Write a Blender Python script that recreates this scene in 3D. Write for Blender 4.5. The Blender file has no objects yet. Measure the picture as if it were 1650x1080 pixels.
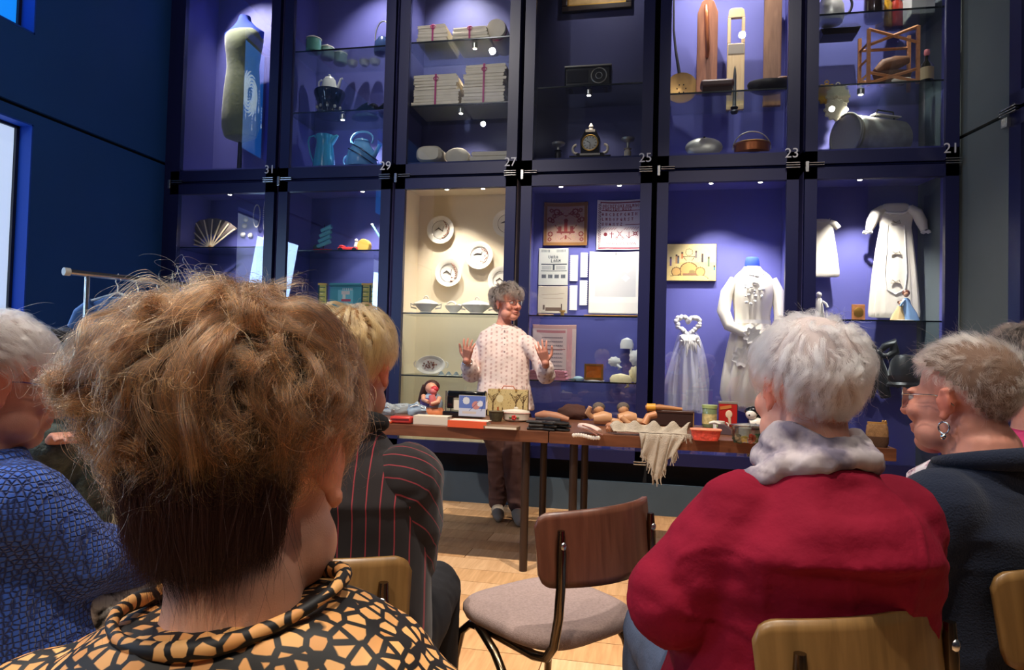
import bpy, bmesh, math, random
import numpy as np
from mathutils import Vector, Matrix
random.seed(7); RNG = np.random.default_rng(7)
SC = bpy.context.scene; COL = SC.collection
PI = math.pi
def lin(r, g, b):
    return tuple((x/255/12.92 if x/255 <= .04045 else ((x/255+.055)/1.055)**2.4) for x in (r, g, b))
# ---------------------------------------------------------------- camera
YAW, PITCH, ROLL, FPX, CAMZ = -0.2021, 0.0283, 0.0264, 1100.0, 1.15
FW = np.array([math.sin(YAW)*math.cos(PITCH), math.cos(YAW)*math.cos(PITCH), math.sin(PITCH)])
_r0 = np.array([math.cos(YAW), -math.sin(YAW), 0.0]); _u0 = np.cross(_r0, FW)
RT = _r0*math.cos(ROLL)+_u0*math.sin(ROLL); UP = -_r0*math.sin(ROLL)+_u0*math.cos(ROLL)
CAM = np.array([0, 0, CAMZ])
cd = bpy.data.cameras.new('camera'); cam = bpy.data.objects.new('camera', cd); COL.objects.link(cam)
cd.sensor_width = 36; cd.lens = 36*FPX/1650; cd.clip_start = .05; cd.clip_end = 100
cam.matrix_world = Matrix(((RT[0], UP[0], -FW[0], 0), (RT[1], UP[1], -FW[1], 0), (RT[2], UP[2], -FW[2], CAMZ), (0, 0, 0, 1)))
SC.camera = cam
# ---------------------------------------------------------------- world, exposure, lights
SC.view_settings.view_transform = 'Standard'; SC.view_settings.look = 'None'
SC.view_settings.exposure = 0.0; SC.view_settings.gamma = 1.0; SC.view_settings.use_curve_mapping = False
wd = bpy.data.worlds.new('world'); SC.world = wd; wd.use_nodes = True
wd.node_tree.nodes['Background'].inputs[0].default_value = (.55, .68, 1, 1)
wd.node_tree.nodes['Background'].inputs[1].default_value = 0.6
def light(name, kind, loc, power, color=(1, 1, 1), target=None, size=.1, spot=60, blend=.5, sy=None):
    l = bpy.data.lights.new(name, kind); o = bpy.data.objects.new(name, l); COL.objects.link(o)
    o.location = loc; l.energy = power; l.color = color
    if kind == 'AREA':
        l.size = size
        if sy: l.shape = 'RECTANGLE'; l.size_y = sy
    else: l.shadow_soft_size = size
    if kind == 'SPOT': l.spot_size = math.radians(spot); l.spot_blend = blend
    if target is not None:
        o.rotation_euler = (Vector(target)-Vector(loc)).to_track_quat('-Z', 'Y').to_euler()
    return o
WARM = (1, .86, .70); NEUT = (1, .93, .84)
# ceiling spots of the lecture area; some added to brighten neck and upper cases
for _p, _t, _w, _c, _a in (((-1.3, 2.2, 4.6), (-1.2, 4.0, .7), 560, WARM, 70), ((.6, 2.2, 4.6), (.6, 4.0, .7), 560, WARM, 70),
                           ((-1.0, .7, 4.6), (-.6, .8, 1.0), 250, WARM, 55), ((.5, .75, 4.6), (.45, 1.3, .9), 360, NEUT, 55), ((1.9, 1.9, 4.5), (.9, 1.3, 1.0), 120, NEUT, 50),
                           ((-2.6, 1.2, 4.5), (-1.5, 1.3, 1.0), 330, NEUT, 60), ((-.9, -1.5, 4.0), (-.4, .5, .95), 240, WARM, 26), ((.9, -1.2, 4.2), (.3, 1.3, .9), 60, WARM, 40), ((-.2, 2.9, 4.6), (-.9, 4.7, 1.5), 34, WARM, 38), ((-1.9, 2.6, 4.7), (-1.5, 5.3, 3.3), 110, NEUT, 48), ((.9, 2.6, 4.7), (1.2, 5.3, 3.3), 70, NEUT, 48)):
    light('ceiling_spot', 'SPOT', _p, _w, _c, _t, .035, _a, .7)
for _x in (-2.4, 0, 2.2):
    for _y in (-1.2, 1.0):
        light('ambient_fill', 'POINT', (_x, _y, 4.4), 40 if _x < -1 else 8, NEUT, None, .035)  # unseen point lamps added as ambient fill for the room and left wall
# daylight through the side windows
light('daylight', 'AREA', (-4.12, 3.4, 1.7), 22, (.45, .68, 1), (-1, 3.4, 1.2), .6, sy=1.3)
light('daylight', 'AREA', (-4.12, .2, 1.7), 40, (.45, .68, 1), (1, 1.8, 1.2), .7, sy=1.3)
CASE_LIGHTS = {}   # the showcase spots are set with their cabinets
# ---------------------------------------------------------------- pixel helpers (1650 x 1080)
def ray(px, py): return FW + RT*((px-825)/FPX) - UP*((py-540)/FPX)
def WY(px, py, Y): r = ray(px, py); return CAM + r*(Y/r[1])            # on the plane Y
def WX(px, py, X): r = ray(px, py); return CAM + r*(X/r[0])
def WZ(px, py, Z): r = ray(px, py); return CAM + r*((Z-CAMZ)/r[2])
def C(px, py, d): return CAM + ray(px, py)*d                            # at camera depth d
def depth(P): return float((np.asarray(P)-CAM) @ FW)
def proj(P):
    v = np.asarray(P)-CAM; z = v@FW
    return 825+FPX*(v@RT)/z, 540-FPX*(v@UP)/z
def XatZ(px, Y, Z):                                                      # X of a point at (Y, Z) seen in column px
    a = -6.0; b = 6.0
    for _ in range(50):
        m = (a+b)/2
        if proj((m, Y, Z))[0] < px: a = m
        else: b = m
    return (a+b)/2
# ---------------------------------------------------------------- materials
MATS = {}
def nt(m): return m.node_tree.nodes, m.node_tree.links
def mat(name, col=(128, 128, 128), rough=.5, metal=0.0, spec=.5, var=0.0, vscale=8.0, bump=0.0, bscale=60.0, sss=0.0, emit=None, estr=1.0, coat=0.0, sheen=0.0, alpha=1.0, trans=0.0):
    if name in MATS: return MATS[name]
    m = bpy.data.materials.new(name); m.use_nodes = True; n, l = nt(m); b = n['Principled BSDF']
    c = (*lin(*col), 1)
    b.inputs['Base Color'].default_value = c; b.inputs['Roughness'].default_value = rough; b.inputs['Metallic'].default_value = metal
    b.inputs['Specular IOR Level'].default_value = spec; b.inputs['Coat Weight'].default_value = coat; b.inputs['Sheen Weight'].default_value = sheen
    b.inputs['Alpha'].default_value = alpha; b.inputs['Transmission Weight'].default_value = trans
    if sss: b.inputs['Subsurface Weight'].default_value = sss; b.inputs['Subsurface Radius'].default_value = (.012, .005, .003); b.inputs['Subsurface Scale'].default_value = 1
    if emit: b.inputs['Emission Color'].default_value = (*lin(*emit), 1); b.inputs['Emission Strength'].default_value = estr
    tc = n.new('ShaderNodeTexCoord')
    if var:
        t = n.new('ShaderNodeTexNoise'); t.inputs['Scale'].default_value = vscale; t.inputs['Detail'].default_value = 5
        l.new(tc.outputs['Object'], t.inputs['Vector'])
        r = n.new('ShaderNodeMapRange'); r.inputs[1].default_value = .3; r.inputs[2].default_value = .7; r.inputs[3].default_value = 1-var; r.inputs[4].default_value = 1+var
        l.new(t.outputs[0], r.inputs[0])
        x = n.new('ShaderNodeMix'); x.data_type = 'RGBA'; x.blend_type = 'MULTIPLY'; x.inputs[0].default_value = 1
        x.inputs[6].default_value = c; l.new(r.outputs[0], x.inputs[7]); l.new(x.outputs[2], b.inputs['Base Color'])
    if bump:
        t2 = n.new('ShaderNodeTexNoise'); t2.inputs['Scale'].default_value = bscale; t2.inputs['Detail'].default_value = 3
        l.new(tc.outputs['Object'], t2.inputs['Vector'])
        bp = n.new('ShaderNodeBump'); bp.inputs['Strength'].default_value = bump; bp.inputs['Distance'].default_value = .004
        l.new(t2.outputs[0], bp.inputs['Height']); l.new(bp.outputs[0], b.inputs['Normal'])
    MATS[name] = m; return m
def mat_attr(name, rough=.6, sss=0.0, bump=0.0, bscale=60, spec=.4, sheen=0.0, emit=0.0):
    if name in MATS: return MATS[name]
    m = mat(name, rough=rough, sss=sss, bump=bump, bscale=bscale, spec=spec, sheen=sheen); n, l = nt(m)
    a = n.new('ShaderNodeAttribute'); a.attribute_name = 'Col'; l.new(a.outputs['Color'], n['Principled BSDF'].inputs['Base Color'])
    if emit: l.new(a.outputs['Color'], n['Principled BSDF'].inputs['Emission Color']); n['Principled BSDF'].inputs['Emission Strength'].default_value = emit
    return m
def mat_glass(name, tint=(255, 255, 255), refl=2.0, rough=0.0, maxr=.6):
    if name in MATS: return MATS[name]
    m = bpy.data.materials.new(name); m.use_nodes = True; n, l = nt(m); n.remove(n['Principled BSDF'])
    t = n.new('ShaderNodeBsdfTransparent'); t.inputs[0].default_value = (*lin(*tint), 1)
    g = n.new('ShaderNodeBsdfGlossy'); g.inputs['Roughness'].default_value = rough
    f = n.new('ShaderNodeFresnel'); f.inputs[0].default_value = 1.5
    k = n.new('ShaderNodeMath'); k.operation = 'MULTIPLY'; k.inputs[1].default_value = refl; k.use_clamp = True
    k2 = n.new('ShaderNodeMath'); k2.operation = 'MINIMUM'; k2.inputs[1].default_value = maxr
    x = n.new('ShaderNodeMixShader'); l.new(f.outputs[0], k.inputs[0]); l.new(k.outputs[0], k2.inputs[0]); l.new(k2.outputs[0], x.inputs[0]); l.new(t.outputs[0], x.inputs[1]); l.new(g.outputs[0], x.inputs[2])
    l.new(x.outputs[0], n['Material Output'].inputs[0]); MATS[name] = m; return m
def mat_tulle(name, col, opac):
    if name in MATS: return MATS[name]
    m = bpy.data.materials.new(name); m.use_nodes = True; n, l = nt(m); b = n['Principled BSDF']
    b.inputs['Base Color'].default_value = (*lin(*col), 1); b.inputs['Roughness'].default_value = .9
    t = n.new('ShaderNodeBsdfTransparent'); x = n.new('ShaderNodeMixShader'); x.inputs[0].default_value = opac
    l.new(t.outputs[0], x.inputs[1]); l.new(b.outputs[0], x.inputs[2]); l.new(x.outputs[0], n['Material Output'].inputs[0]); MATS[name] = m; return m
def mat_wood(name, c1, c2, scale=(1, 12, 12), rough=.45, dist=3.0):
    if name in MATS: return MATS[name]
    m = mat(name, c1, rough=rough); n, l = nt(m); tc = n.new('ShaderNodeTexCoord'); mp = n.new('ShaderNodeMapping'); mp.inputs['Scale'].default_value = scale
    t = n.new('ShaderNodeTexNoise'); t.inputs['Scale'].default_value = 4; t.inputs['Detail'].default_value = 6; t.inputs['Distortion'].default_value = dist*.2
    r = n.new('ShaderNodeValToRGB'); r.color_ramp.elements[0].position = .3; r.color_ramp.elements[1].position = .7
    r.color_ramp.elements[0].color = (*lin(*c1), 1); r.color_ramp.elements[1].color = (*lin(*c2), 1)
    l.new(tc.outputs['Object'], mp.inputs[0]); l.new(mp.outputs[0], t.inputs['Vector']); l.new(t.outputs[0], r.inputs[0]); l.new(r.outputs[0], n['Principled BSDF'].inputs['Base Color'])
    return m
def mat_hair(name, c1, c2, rough=.35, rr=.4, mid=None):
    if name in MATS: return MATS[name]
    m = bpy.data.materials.new(name); m.use_nodes = True; n, l = nt(m); n.remove(n['Principled BSDF'])
    h = n.new('ShaderNodeBsdfHairPrincipled'); h.parametrization = 'COLOR'; h.inputs['Roughness'].default_value = rough; h.inputs['Radial Roughness'].default_value = rr
    i = n.new('ShaderNodeHairInfo'); r = n.new('ShaderNodeValToRGB'); r.color_ramp.elements[0].color = (*lin(*c1), 1); r.color_ramp.elements[1].color = (*lin(*c2), 1)
    if mid: q = r.color_ramp.elements.new(.62); q.color = (*lin(*mid), 1)
    l.new(i.outputs['Random'], r.inputs[0]); l.new(r.outputs[0], h.inputs['Color']); l.new(h.outputs[0], n['Material Output'].inputs[0]); MATS[name] = m; return m
# ---------------------------------------------------------------- mesh builder
def rot(ax, a): return np.array(Matrix.Rotation(a, 3, ax))
class MB:
    def __init__(s): s.v = []; s.f = []
    def add(s, vs, fs):
        o = len(s.v); s.v.extend([tuple(map(float, p)) for p in vs]); s.f.extend([tuple(i+o for i in f) for f in fs]); return s
    def box(s, c, d, R=None):
        x, y, z = (k/2 for k in d); vs = np.array([(a, b, e) for a in (-x, x) for b in (-y, y) for e in (-z, z)])
        if R is not None: vs = vs@np.asarray(R).T
        return s.add(vs+np.asarray(c), [(0, 1, 3, 2), (4, 6, 7, 5), (0, 4, 5, 1), (2, 3, 7, 6), (0, 2, 6, 4), (1, 5, 7, 3)])
    def b2(s, a, b): a = np.asarray(a, float); b = np.asarray(b, float); return s.box((a+b)/2, np.abs(b-a))
    def rings(s, R, caps=True, close=False):
        n = len(R[0]); vs = [p for r in R for p in r]; m = len(R); fs = []
        for i in range(m if close else m-1):
            j = (i+1) % m
            for k in range(n): fs.append((i*n+k, i*n+(k+1) % n, j*n+(k+1) % n, j*n+k))
        if caps and not close: fs.append(tuple(range(n))[::-1]); fs.append(tuple((m-1)*n+k for k in range(n)))
        return s.add(vs, fs)
    def lathe(s, prof, c=(0, 0, 0), R=None, seg=24, sx=1.0, sy=1.0, caps=True):
        R3 = []
        for r, z in prof:
            r = max(r, 1e-5); q = np.array([(r*sx*math.cos(2*PI*k/seg), r*sy*math.sin(2*PI*k/seg), z) for k in range(seg)])
            if R is not None: q = q@np.asarray(R).T
            R3.append(q+np.asarray(c))
        return s.rings(R3, caps)
    def ell(s, c, r, R=None, seg=16, rg=10):
        if np.isscalar(r): r = (r, r, r)
        R3 = []
        for i in range(rg+1):
            t = PI*(i/rg); st = max(math.sin(t), .02); q = np.array([(r[0]*st*math.cos(2*PI*k/seg), r[1]*st*math.sin(2*PI*k/seg), -r[2]*math.cos(t)) for k in range(seg)])
            if R is not None: q = q@np.asarray(R).T
            R3.append(q+np.asarray(c))
        return s.rings(R3)
    def tube(s, pts, r, seg=10, caps=True, close=False):
        P = [np.asarray(p, float) for p in pts]; n = len(P); r = [r]*n if np.isscalar(r) else r; R3 = []; u = None
        for i in range(n):
            t = (P[(i+1) % n]-P[i-1]) if close else (P[min(i+1, n-1)]-P[max(i-1, 0)])
            t = t/(np.linalg.norm(t)+1e-9)
            if u is None: u = np.cross(t, (0, 0, 1) if abs(t[2]) < .9 else (1, 0, 0))
            u = u-t*(u@t); u = u/(np.linalg.norm(u)+1e-9); w = np.cross(t, u)
            R3.append([P[i]+r[i]*(u*math.cos(2*PI*k/seg)+w*math.sin(2*PI*k/seg)) for k in range(seg)])
        return s.rings(R3, caps, close)
    def chain(s, pts, r, seg=14):
        r = [r]*len(pts) if np.isscalar(r) else r
        s.tube(pts, r, seg) if len(pts) > 1 else None
        for p, k in zip(pts, r): s.ell(p, k, seg=seg, rg=8)
        return s
    def grid(s, fn, nu, nv):
        vs = [fn(i/nu, j/nv) for j in range(nv+1) for i in range(nu+1)]
        return s.add(vs, [(j*(nu+1)+i, j*(nu+1)+i+1, (j+1)*(nu+1)+i+1, (j+1)*(nu+1)+i) for j in range(nv) for i in range(nu)])
    def prism(s, poly, y0, y1, R=None, c=(0, 0, 0)):                    # polygon in x,z pushed along y
        n = len(poly); vs = np.array([(x, y0, z) for x, z in poly]+[(x, y1, z) for x, z in poly])
        if R is not None: vs = vs@np.asarray(R).T
        return s.add(vs+np.asarray(c), [tuple(range(n)), tuple(range(2*n-1, n-1, -1))]+[(k, k+n, (k+1) % n+n, (k+1) % n) for k in range(n)])
    def build(s, name, m, parent=None, k=1.0, smooth=True, bevel=0, solid=0, sub=0, angle=40):
        me = bpy.data.meshes.new(name); me.from_pydata([(p[0]*k, p[1]*k, p[2]*k) for p in s.v], [], s.f)
        bm = bmesh.new(); bm.from_mesh(me); bmesh.ops.recalc_face_normals(bm, faces=bm.faces); bm.to_mesh(me); bm.free()
        return finish(me, name, m, parent, smooth, bevel*k, solid*k, sub, angle)
def finish(me, name, m, parent=None, smooth=True, bevel=0, solid=0, sub=0, angle=40):
    if isinstance(m, bpy.types.Material): me.materials.append(m)
    o = bpy.data.objects.new(name, me); COL.objects.link(o)
    if parent is not None: o.parent = parent
    if smooth:
        me.polygons.foreach_set('use_smooth', [True]*len(me.polygons))
        if angle < 180: me.set_sharp_from_angle(angle=math.radians(angle))
    if solid: q = o.modifiers.new('s', 'SOLIDIFY'); q.thickness = solid; q.offset = 0
    if bevel: q = o.modifiers.new('b', 'BEVEL'); q.width = bevel; q.segments = 2; q.limit_method = 'ANGLE'; q.angle_limit = math.radians(50)
    if sub: q = o.modifiers.new('u', 'SUBSURF'); q.levels = sub; q.render_levels = sub
    return o
def tag(o, label, cat, group=None, kind=None):
    o['label'] = label; o['category'] = cat
    if group: o['group'] = group
    if kind: o['kind'] = kind
    return o
def struct(o): o['kind'] = 'structure'; return o
class Thing:                                                            # an Empty that parents its parts; parts are written in units of k metres
    def __init__(s, name, label, cat, loc, rz=0.0, group=None, k=1.0, rx=0.0, ry=0.0):
        s.o = bpy.data.objects.new(name, None); COL.objects.link(s.o); s.o.location = [float(x) for x in loc]; s.o.rotation_euler = (rx, ry, rz); s.k = k
        s.o.empty_display_size = .05; tag(s.o, label, cat, group)
    def part(s, name, mb, m, label=None, parent=None, **kw):
        o = mb.build(name, m, parent or s.o, k=s.k, **kw)
        if label: o['label'] = label
        return o
def copy_thing(root, loc, label, rz=None):
    def cp(o, par):
        c = o.copy(); COL.objects.link(c)
        if par is not None: c.parent = par
        for ch in [x for x in bpy.data.objects if x.parent == o]: cp(ch, c)
        return c
    c = cp(root, None); c.location = loc; c['label'] = label
    if rz is not None: c.rotation_euler[2] = rz
    return c
def printed(name, w, h, img, m, parent=None, fn=None, solid=0):          # flat print: a grid whose faces carry the colours of img (rows from the top)
    H, Wd = img.shape[:2]; fn = fn or (lambda u, v: ((u-.5)*w, 0, (v)*h))
    mb = MB().grid(fn, Wd, H); me = bpy.data.meshes.new(name); me.from_pydata(mb.v, [], mb.f)
    a = me.attributes.new('Col', 'FLOAT_COLOR', 'FACE'); q = np.ones((H, Wd, 4), np.float32); q[:, :, :3] = img[::-1]; a.data.foreach_set('color', q.ravel())
    return finish(me, name, m, parent, True, 0, solid, 0, 180)
def arr(h, w, c): return np.tile(np.array(lin(*c)), (h, w, 1))
def text(name, body, size, m, parent, loc, rotx=PI/2, ext=.001):
    c = bpy.data.curves.new(name, 'FONT'); c.body = body; c.size = size; c.extrude = ext; c.align_x = 'CENTER'
    q = bpy.data.objects.new(name, c); COL.objects.link(q); me = bpy.data.meshes.new_from_object(q.evaluated_get(bpy.context.evaluated_depsgraph_get()))
    bpy.data.objects.remove(q); bpy.data.curves.remove(c); me.name = name; me.materials.clear(); me.materials.append(m)
    o = bpy.data.objects.new(name, me); COL.objects.link(o); o.parent = parent; o.location = loc; o.rotation_euler = (rotx, 0, 0); return o
# vectorised value noise
def vnoise(P, seed=0):
    P = np.asarray(P, float); i = np.floor(P).astype(np.int64); f = P-i; f = f*f*(3-2*f)
    def h(a, b, c):
        n = (a*374761393+b*668265263+c*2147483647+seed*974634777) & 0x7fffffff
        n = ((n ^ (n >> 13))*1274126177) & 0x7fffffff
        return ((n ^ (n >> 16)) & 0xffff)/65535.0
    r = 0
    for dx in (0, 1):
        for dy in (0, 1):
            for dz in (0, 1):
                w = (f[:, 0] if dx else 1-f[:, 0])*(f[:, 1] if dy else 1-f[:, 1])*(f[:, 2] if dz else 1-f[:, 2])
                r = r+w*h(i[:, 0]+dx, i[:, 1]+dy, i[:, 2]+dz)
    return r*2-1
# ================================================================ the room
D, X0, MW, ZG = 5.125, -3.0806, 1.0257, 2.5439
M_NAVY = mat('navy lacquer', (22, 26, 74), rough=.38, var=.06, vscale=3)
M_BLACK = mat('black gap', (8, 8, 14), rough=.8)
M_WALL = mat('blue wall paint', (18, 80, 160), rough=.75, var=.05, vscale=2, bump=.08, bscale=180)
M_CHROME = mat('brushed chrome', (205, 205, 205), rough=.25, metal=1)
M_GREYWALL = mat('grey green wall paint', (92, 102, 104), rough=.8, var=.05, vscale=3)
M_PANE = mat_glass('showcase glass', (250, 252, 255), refl=2.1)
M_SHELF = mat_glass('glass shelf', (243, 249, 249), refl=1.3)
M_SEDGE = mat('dark glass edge', (14, 26, 30), rough=.2)
XL = XatZ(262, D, ZG)
# floor: planks, each a part
fl = struct(MB().b2((XL-.3, -2.2, -.12), (4.2, 5.9, -.02)).build('floor', mat('dark floor joint', (70, 48, 30), rough=.9), smooth=False))
pl_mats = [mat_wood('oak plank %s' % n, a, b, (14, 1.2, 8), rough=.5) for n, a, b in (('pale', (196, 150, 104), (222, 178, 130)), ('honey', (186, 138, 92), (210, 164, 116)), ('sandy', (204, 160, 116), (226, 186, 142)))]
pw = .19; y = .9; i = 0; meshes = {}
while y < 5.2:
    x = -3.4-(i*.53 % 1.1)
    while x < 2.6:
        L = 1.32
        key = (i*7+int(x*10)) % 3
        if key not in meshes:
            o = MB().box((0, 0, 0), (L-.004, pw-.004, .02)).build('plank', pl_mats[key], fl, smooth=False); meshes[key] = o.data
        else: o = bpy.data.objects.new('plank', meshes[key]); COL.objects.link(o); o.parent = fl
        o.location = (x+L/2, y+pw/2, -.01); x += L
    y += pw; i += 1
fz = MB(); fz.b2((XL-.3, -2.2, -.02), (4.2, .9, 0)); fz.b2((3.9, .9, -.02), (4.2, 5.4, 0)); fz.b2((XL-.3, .9, -.02), (-4.45, 5.4, 0))
fo = fz.build('plank', pl_mats[0], fl, smooth=False); fo['kind'] = 'stuff'
# walls
yw1 = WX(48, 330, XL)[1]; tz1 = WX(24, 190, XL)[2]; bz1 = WX(46, 529, XL)[2]
yw2 = WX(57, 40, XL)[1]; bz2 = WX(57, 57, XL)[2]
zs = WX(130, 209.6, XL)[2]
tk = .3; WW = .70
wl = MB()
for (za, zb, zo, zt, yo) in ((0, zs-.014, bz1, tz1, yw1), (zs+.014, 4.8, bz2, bz2+1.3, yw2)):
    wl.b2((XL-tk, yo, za), (XL, 5.9, zb)); wl.b2((XL-tk, yo-WW, za), (XL, yo, zo)); wl.b2((XL-tk, yo-WW, zt), (XL, yo, zb)); wl.b2((XL-tk, .6, za), (XL, yo-WW, zb)); wl.b2((XL-tk, -.2, za), (XL, .6, zo)); wl.b2((XL-tk, -.2, zt), (XL, .6, zb)); wl.b2((XL-tk, -2.2, za), (XL, -.2, zb))
struct(wl.build('wall_left', M_WALL, smooth=False))
struct(MB().b2((XL-tk, -2.2, zs-.03), (XL-.03, 5.9, zs+.03)).build('trim_1', M_BLACK, smooth=False))
# windows: frame, pane, reveal
M_DAY1 = mat('bright daylight pane', (190, 210, 235), emit=(196, 216, 248), estr=.85, rough=.3)
M_DAY2 = mat('blue film pane', (20, 140, 235), emit=(20, 135, 245), estr=.9, rough=.3)
M_REV = mat('cobalt window reveal', (18, 84, 205), rough=.6)
def recess(px, py, Y):       # X where a pane edge at this Y is seen in column px
    r = ray(px, py); return CAM[0]+r[0]*(Y/r[1])
for nm, yo, y0, zo, zt, px, py, mp in (('window_1', yw1, yw1-WW, bz1, tz1, 24, 330, M_DAY1), ('window_2', yw2, yw2-WW, bz2, bz2+1.3, 32, 40, M_DAY2), ('window_3', .6, -.2, bz1, tz1, 0, 0, M_DAY1), ('window_4', .6, -.2, bz2, bz2+1.3, 0, 0, M_DAY2)):
    xr = recess(px, py, yo-.004) if px else XL-.18
    o = struct(MB().b2((xr-.02, y0, zo), (xr, yo, zt)).build(nm, mp, smooth=False))
    q = MB(); t = .012
    q.b2((xr, yo-t, zo), (XL+.002, yo-.001, zt)); q.b2((xr, y0, zo+.001), (XL+.002, yo, zo+t)); q.b2((xr, y0, zt-t), (XL+.002, yo, zt-.001)); q.b2((xr, y0, zo), (XL+.002, y0+t, zt))
    q.build('reveal', M_REV, o, smooth=False)
    f = MB(); f.b2((xr, yo-.035, zo), (xr+.02, yo-.013, zt)); f.b2((xr, y0+.013, zo), (xr+.02, yo, zo+.03)); f.b2((xr, y0+.013, zt-.03), (xr+.02, yo, zt)); f.b2((xr, y0+.013, zo), (xr+.02, y0+.035, zt))
    f.build('window_frame', mat('dark window frame', (30, 36, 48), rough=.5), o, smooth=False)
# white chandelier print on the blue film of the second window
pr = MB(); w2 = bpy.data.objects['window_2']; ry_ = yw2-WW; xp = recess(32, 40, yw2-.004)+.003
for q in range(9):
    yy_ = ry_+.06+q*.07; zt_ = bz2+.30+.20*((q*5) % 3)/2+.5*abs(q-4)*.06; n_ = 5+(q*3) % 4
    for j in range(n_): pr.ell((xp, yy_, zt_+.24-j*.035), (.002, .006, .012), seg=6, rg=4)
    pr.lathe([(.001, .05), (.012, .012), (.016, 0), (.010, -.014), (.001, -.02)], (xp, yy_, zt_+.02), seg=8, sx=.12)
for q in range(12):
    a0_ = q*.52; pr.tube([(xp, ry_+.34+.16*math.cos(a0_+t_)*(.3+t_*.35), bz2+.72+.24*math.sin(a0_+t_)*(.3+t_*.35)) for t_ in np.linspace(0, 2.2, 9)], [.004+.010*math.sin(PI*k_/8) for k_ in range(9)], 6)
pr.build('chandelier_print', mat('white window print', (220, 232, 240), emit=(200, 224, 245), estr=1.6), w2)
# wall behind the showcases, plinth, rear, right, ceiling
XR = X0+5*MW
struct(MB().b2((XL-.3, 5.80, 0), (3.4, 5.95, 4.8)).build('wall_back', M_BLACK, smooth=False))
struct(MB().b2((XL, 5.30, 0), (XR+.3, 5.36, .36)).build('baseboard_recess', mat('dark plinth recess', (38, 36, 38), rough=.8), smooth=False))
struct(MB().b2((XL, D+.01, 0), (XR, D+.05, .225)).build('baseboard_back', mat('slate blue plinth', (62, 78, 92), rough=.6, var=.05), smooth=False))
struct(MB().b2((XL, D+.02, .225), (X0-MW+.03, D+.6, 4.8)).build('trim_2', M_NAVY, smooth=False))
ra = .19; rd = np.array([math.sin(ra), -math.cos(ra)]); rn = np.array([-math.cos(ra), -math.sin(ra)])
Rr = np.array([[rd[0], -rn[0], 0], [rd[1], -rn[1], 0], [0, 0, 1]])     # local x along the wall toward the camera, y out of the room
def RW(t, o, z): return np.array([XR+.012+rd[0]*t-rn[0]*o, D+rd[1]*t-rn[1]*o, z])
def rbox(mb, a, b): a = np.array(a, float); b = np.array(b, float); return mb.box(RW(*((a+b)/2)), np.abs(b-a), Rr)
tcab = 0
for _t in np.arange(.05, 2, .005):
    if proj(RW(_t, 0, 2.2))[0] > 1626: tcab = _t; break
wr = MB(); rbox(wr, (-.6, .0, 0), (tcab, .12, zs-.012)); rbox(wr, (-.6, 0, zs+.012), (tcab, .12, 4.8)); rbox(wr, (tcab+1.05, 0, 0), (6.6, .12, 4.8))
struct(wr.build('wall_right', M_GREYWALL, smooth=False))
tr = MB(); rbox(tr, (-.6, .04, 0), (tcab+1.1, .16, 4.8)); struct(tr.build('trim_3', M_BLACK, smooth=False))
struct(MB().b2((XL-.3, -2.35, 0), (4.2, -2.2, 4.8)).build('wall_front', mat('far blue wall', (16, 30, 70), rough=.8), smooth=False))
struct(MB().b2((XL-.3, -2.35, 4.8), (4.2, 5.95, 4.95)).build('ceiling', mat('dark ceiling', (46, 50, 66), rough=.9), smooth=False))
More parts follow.
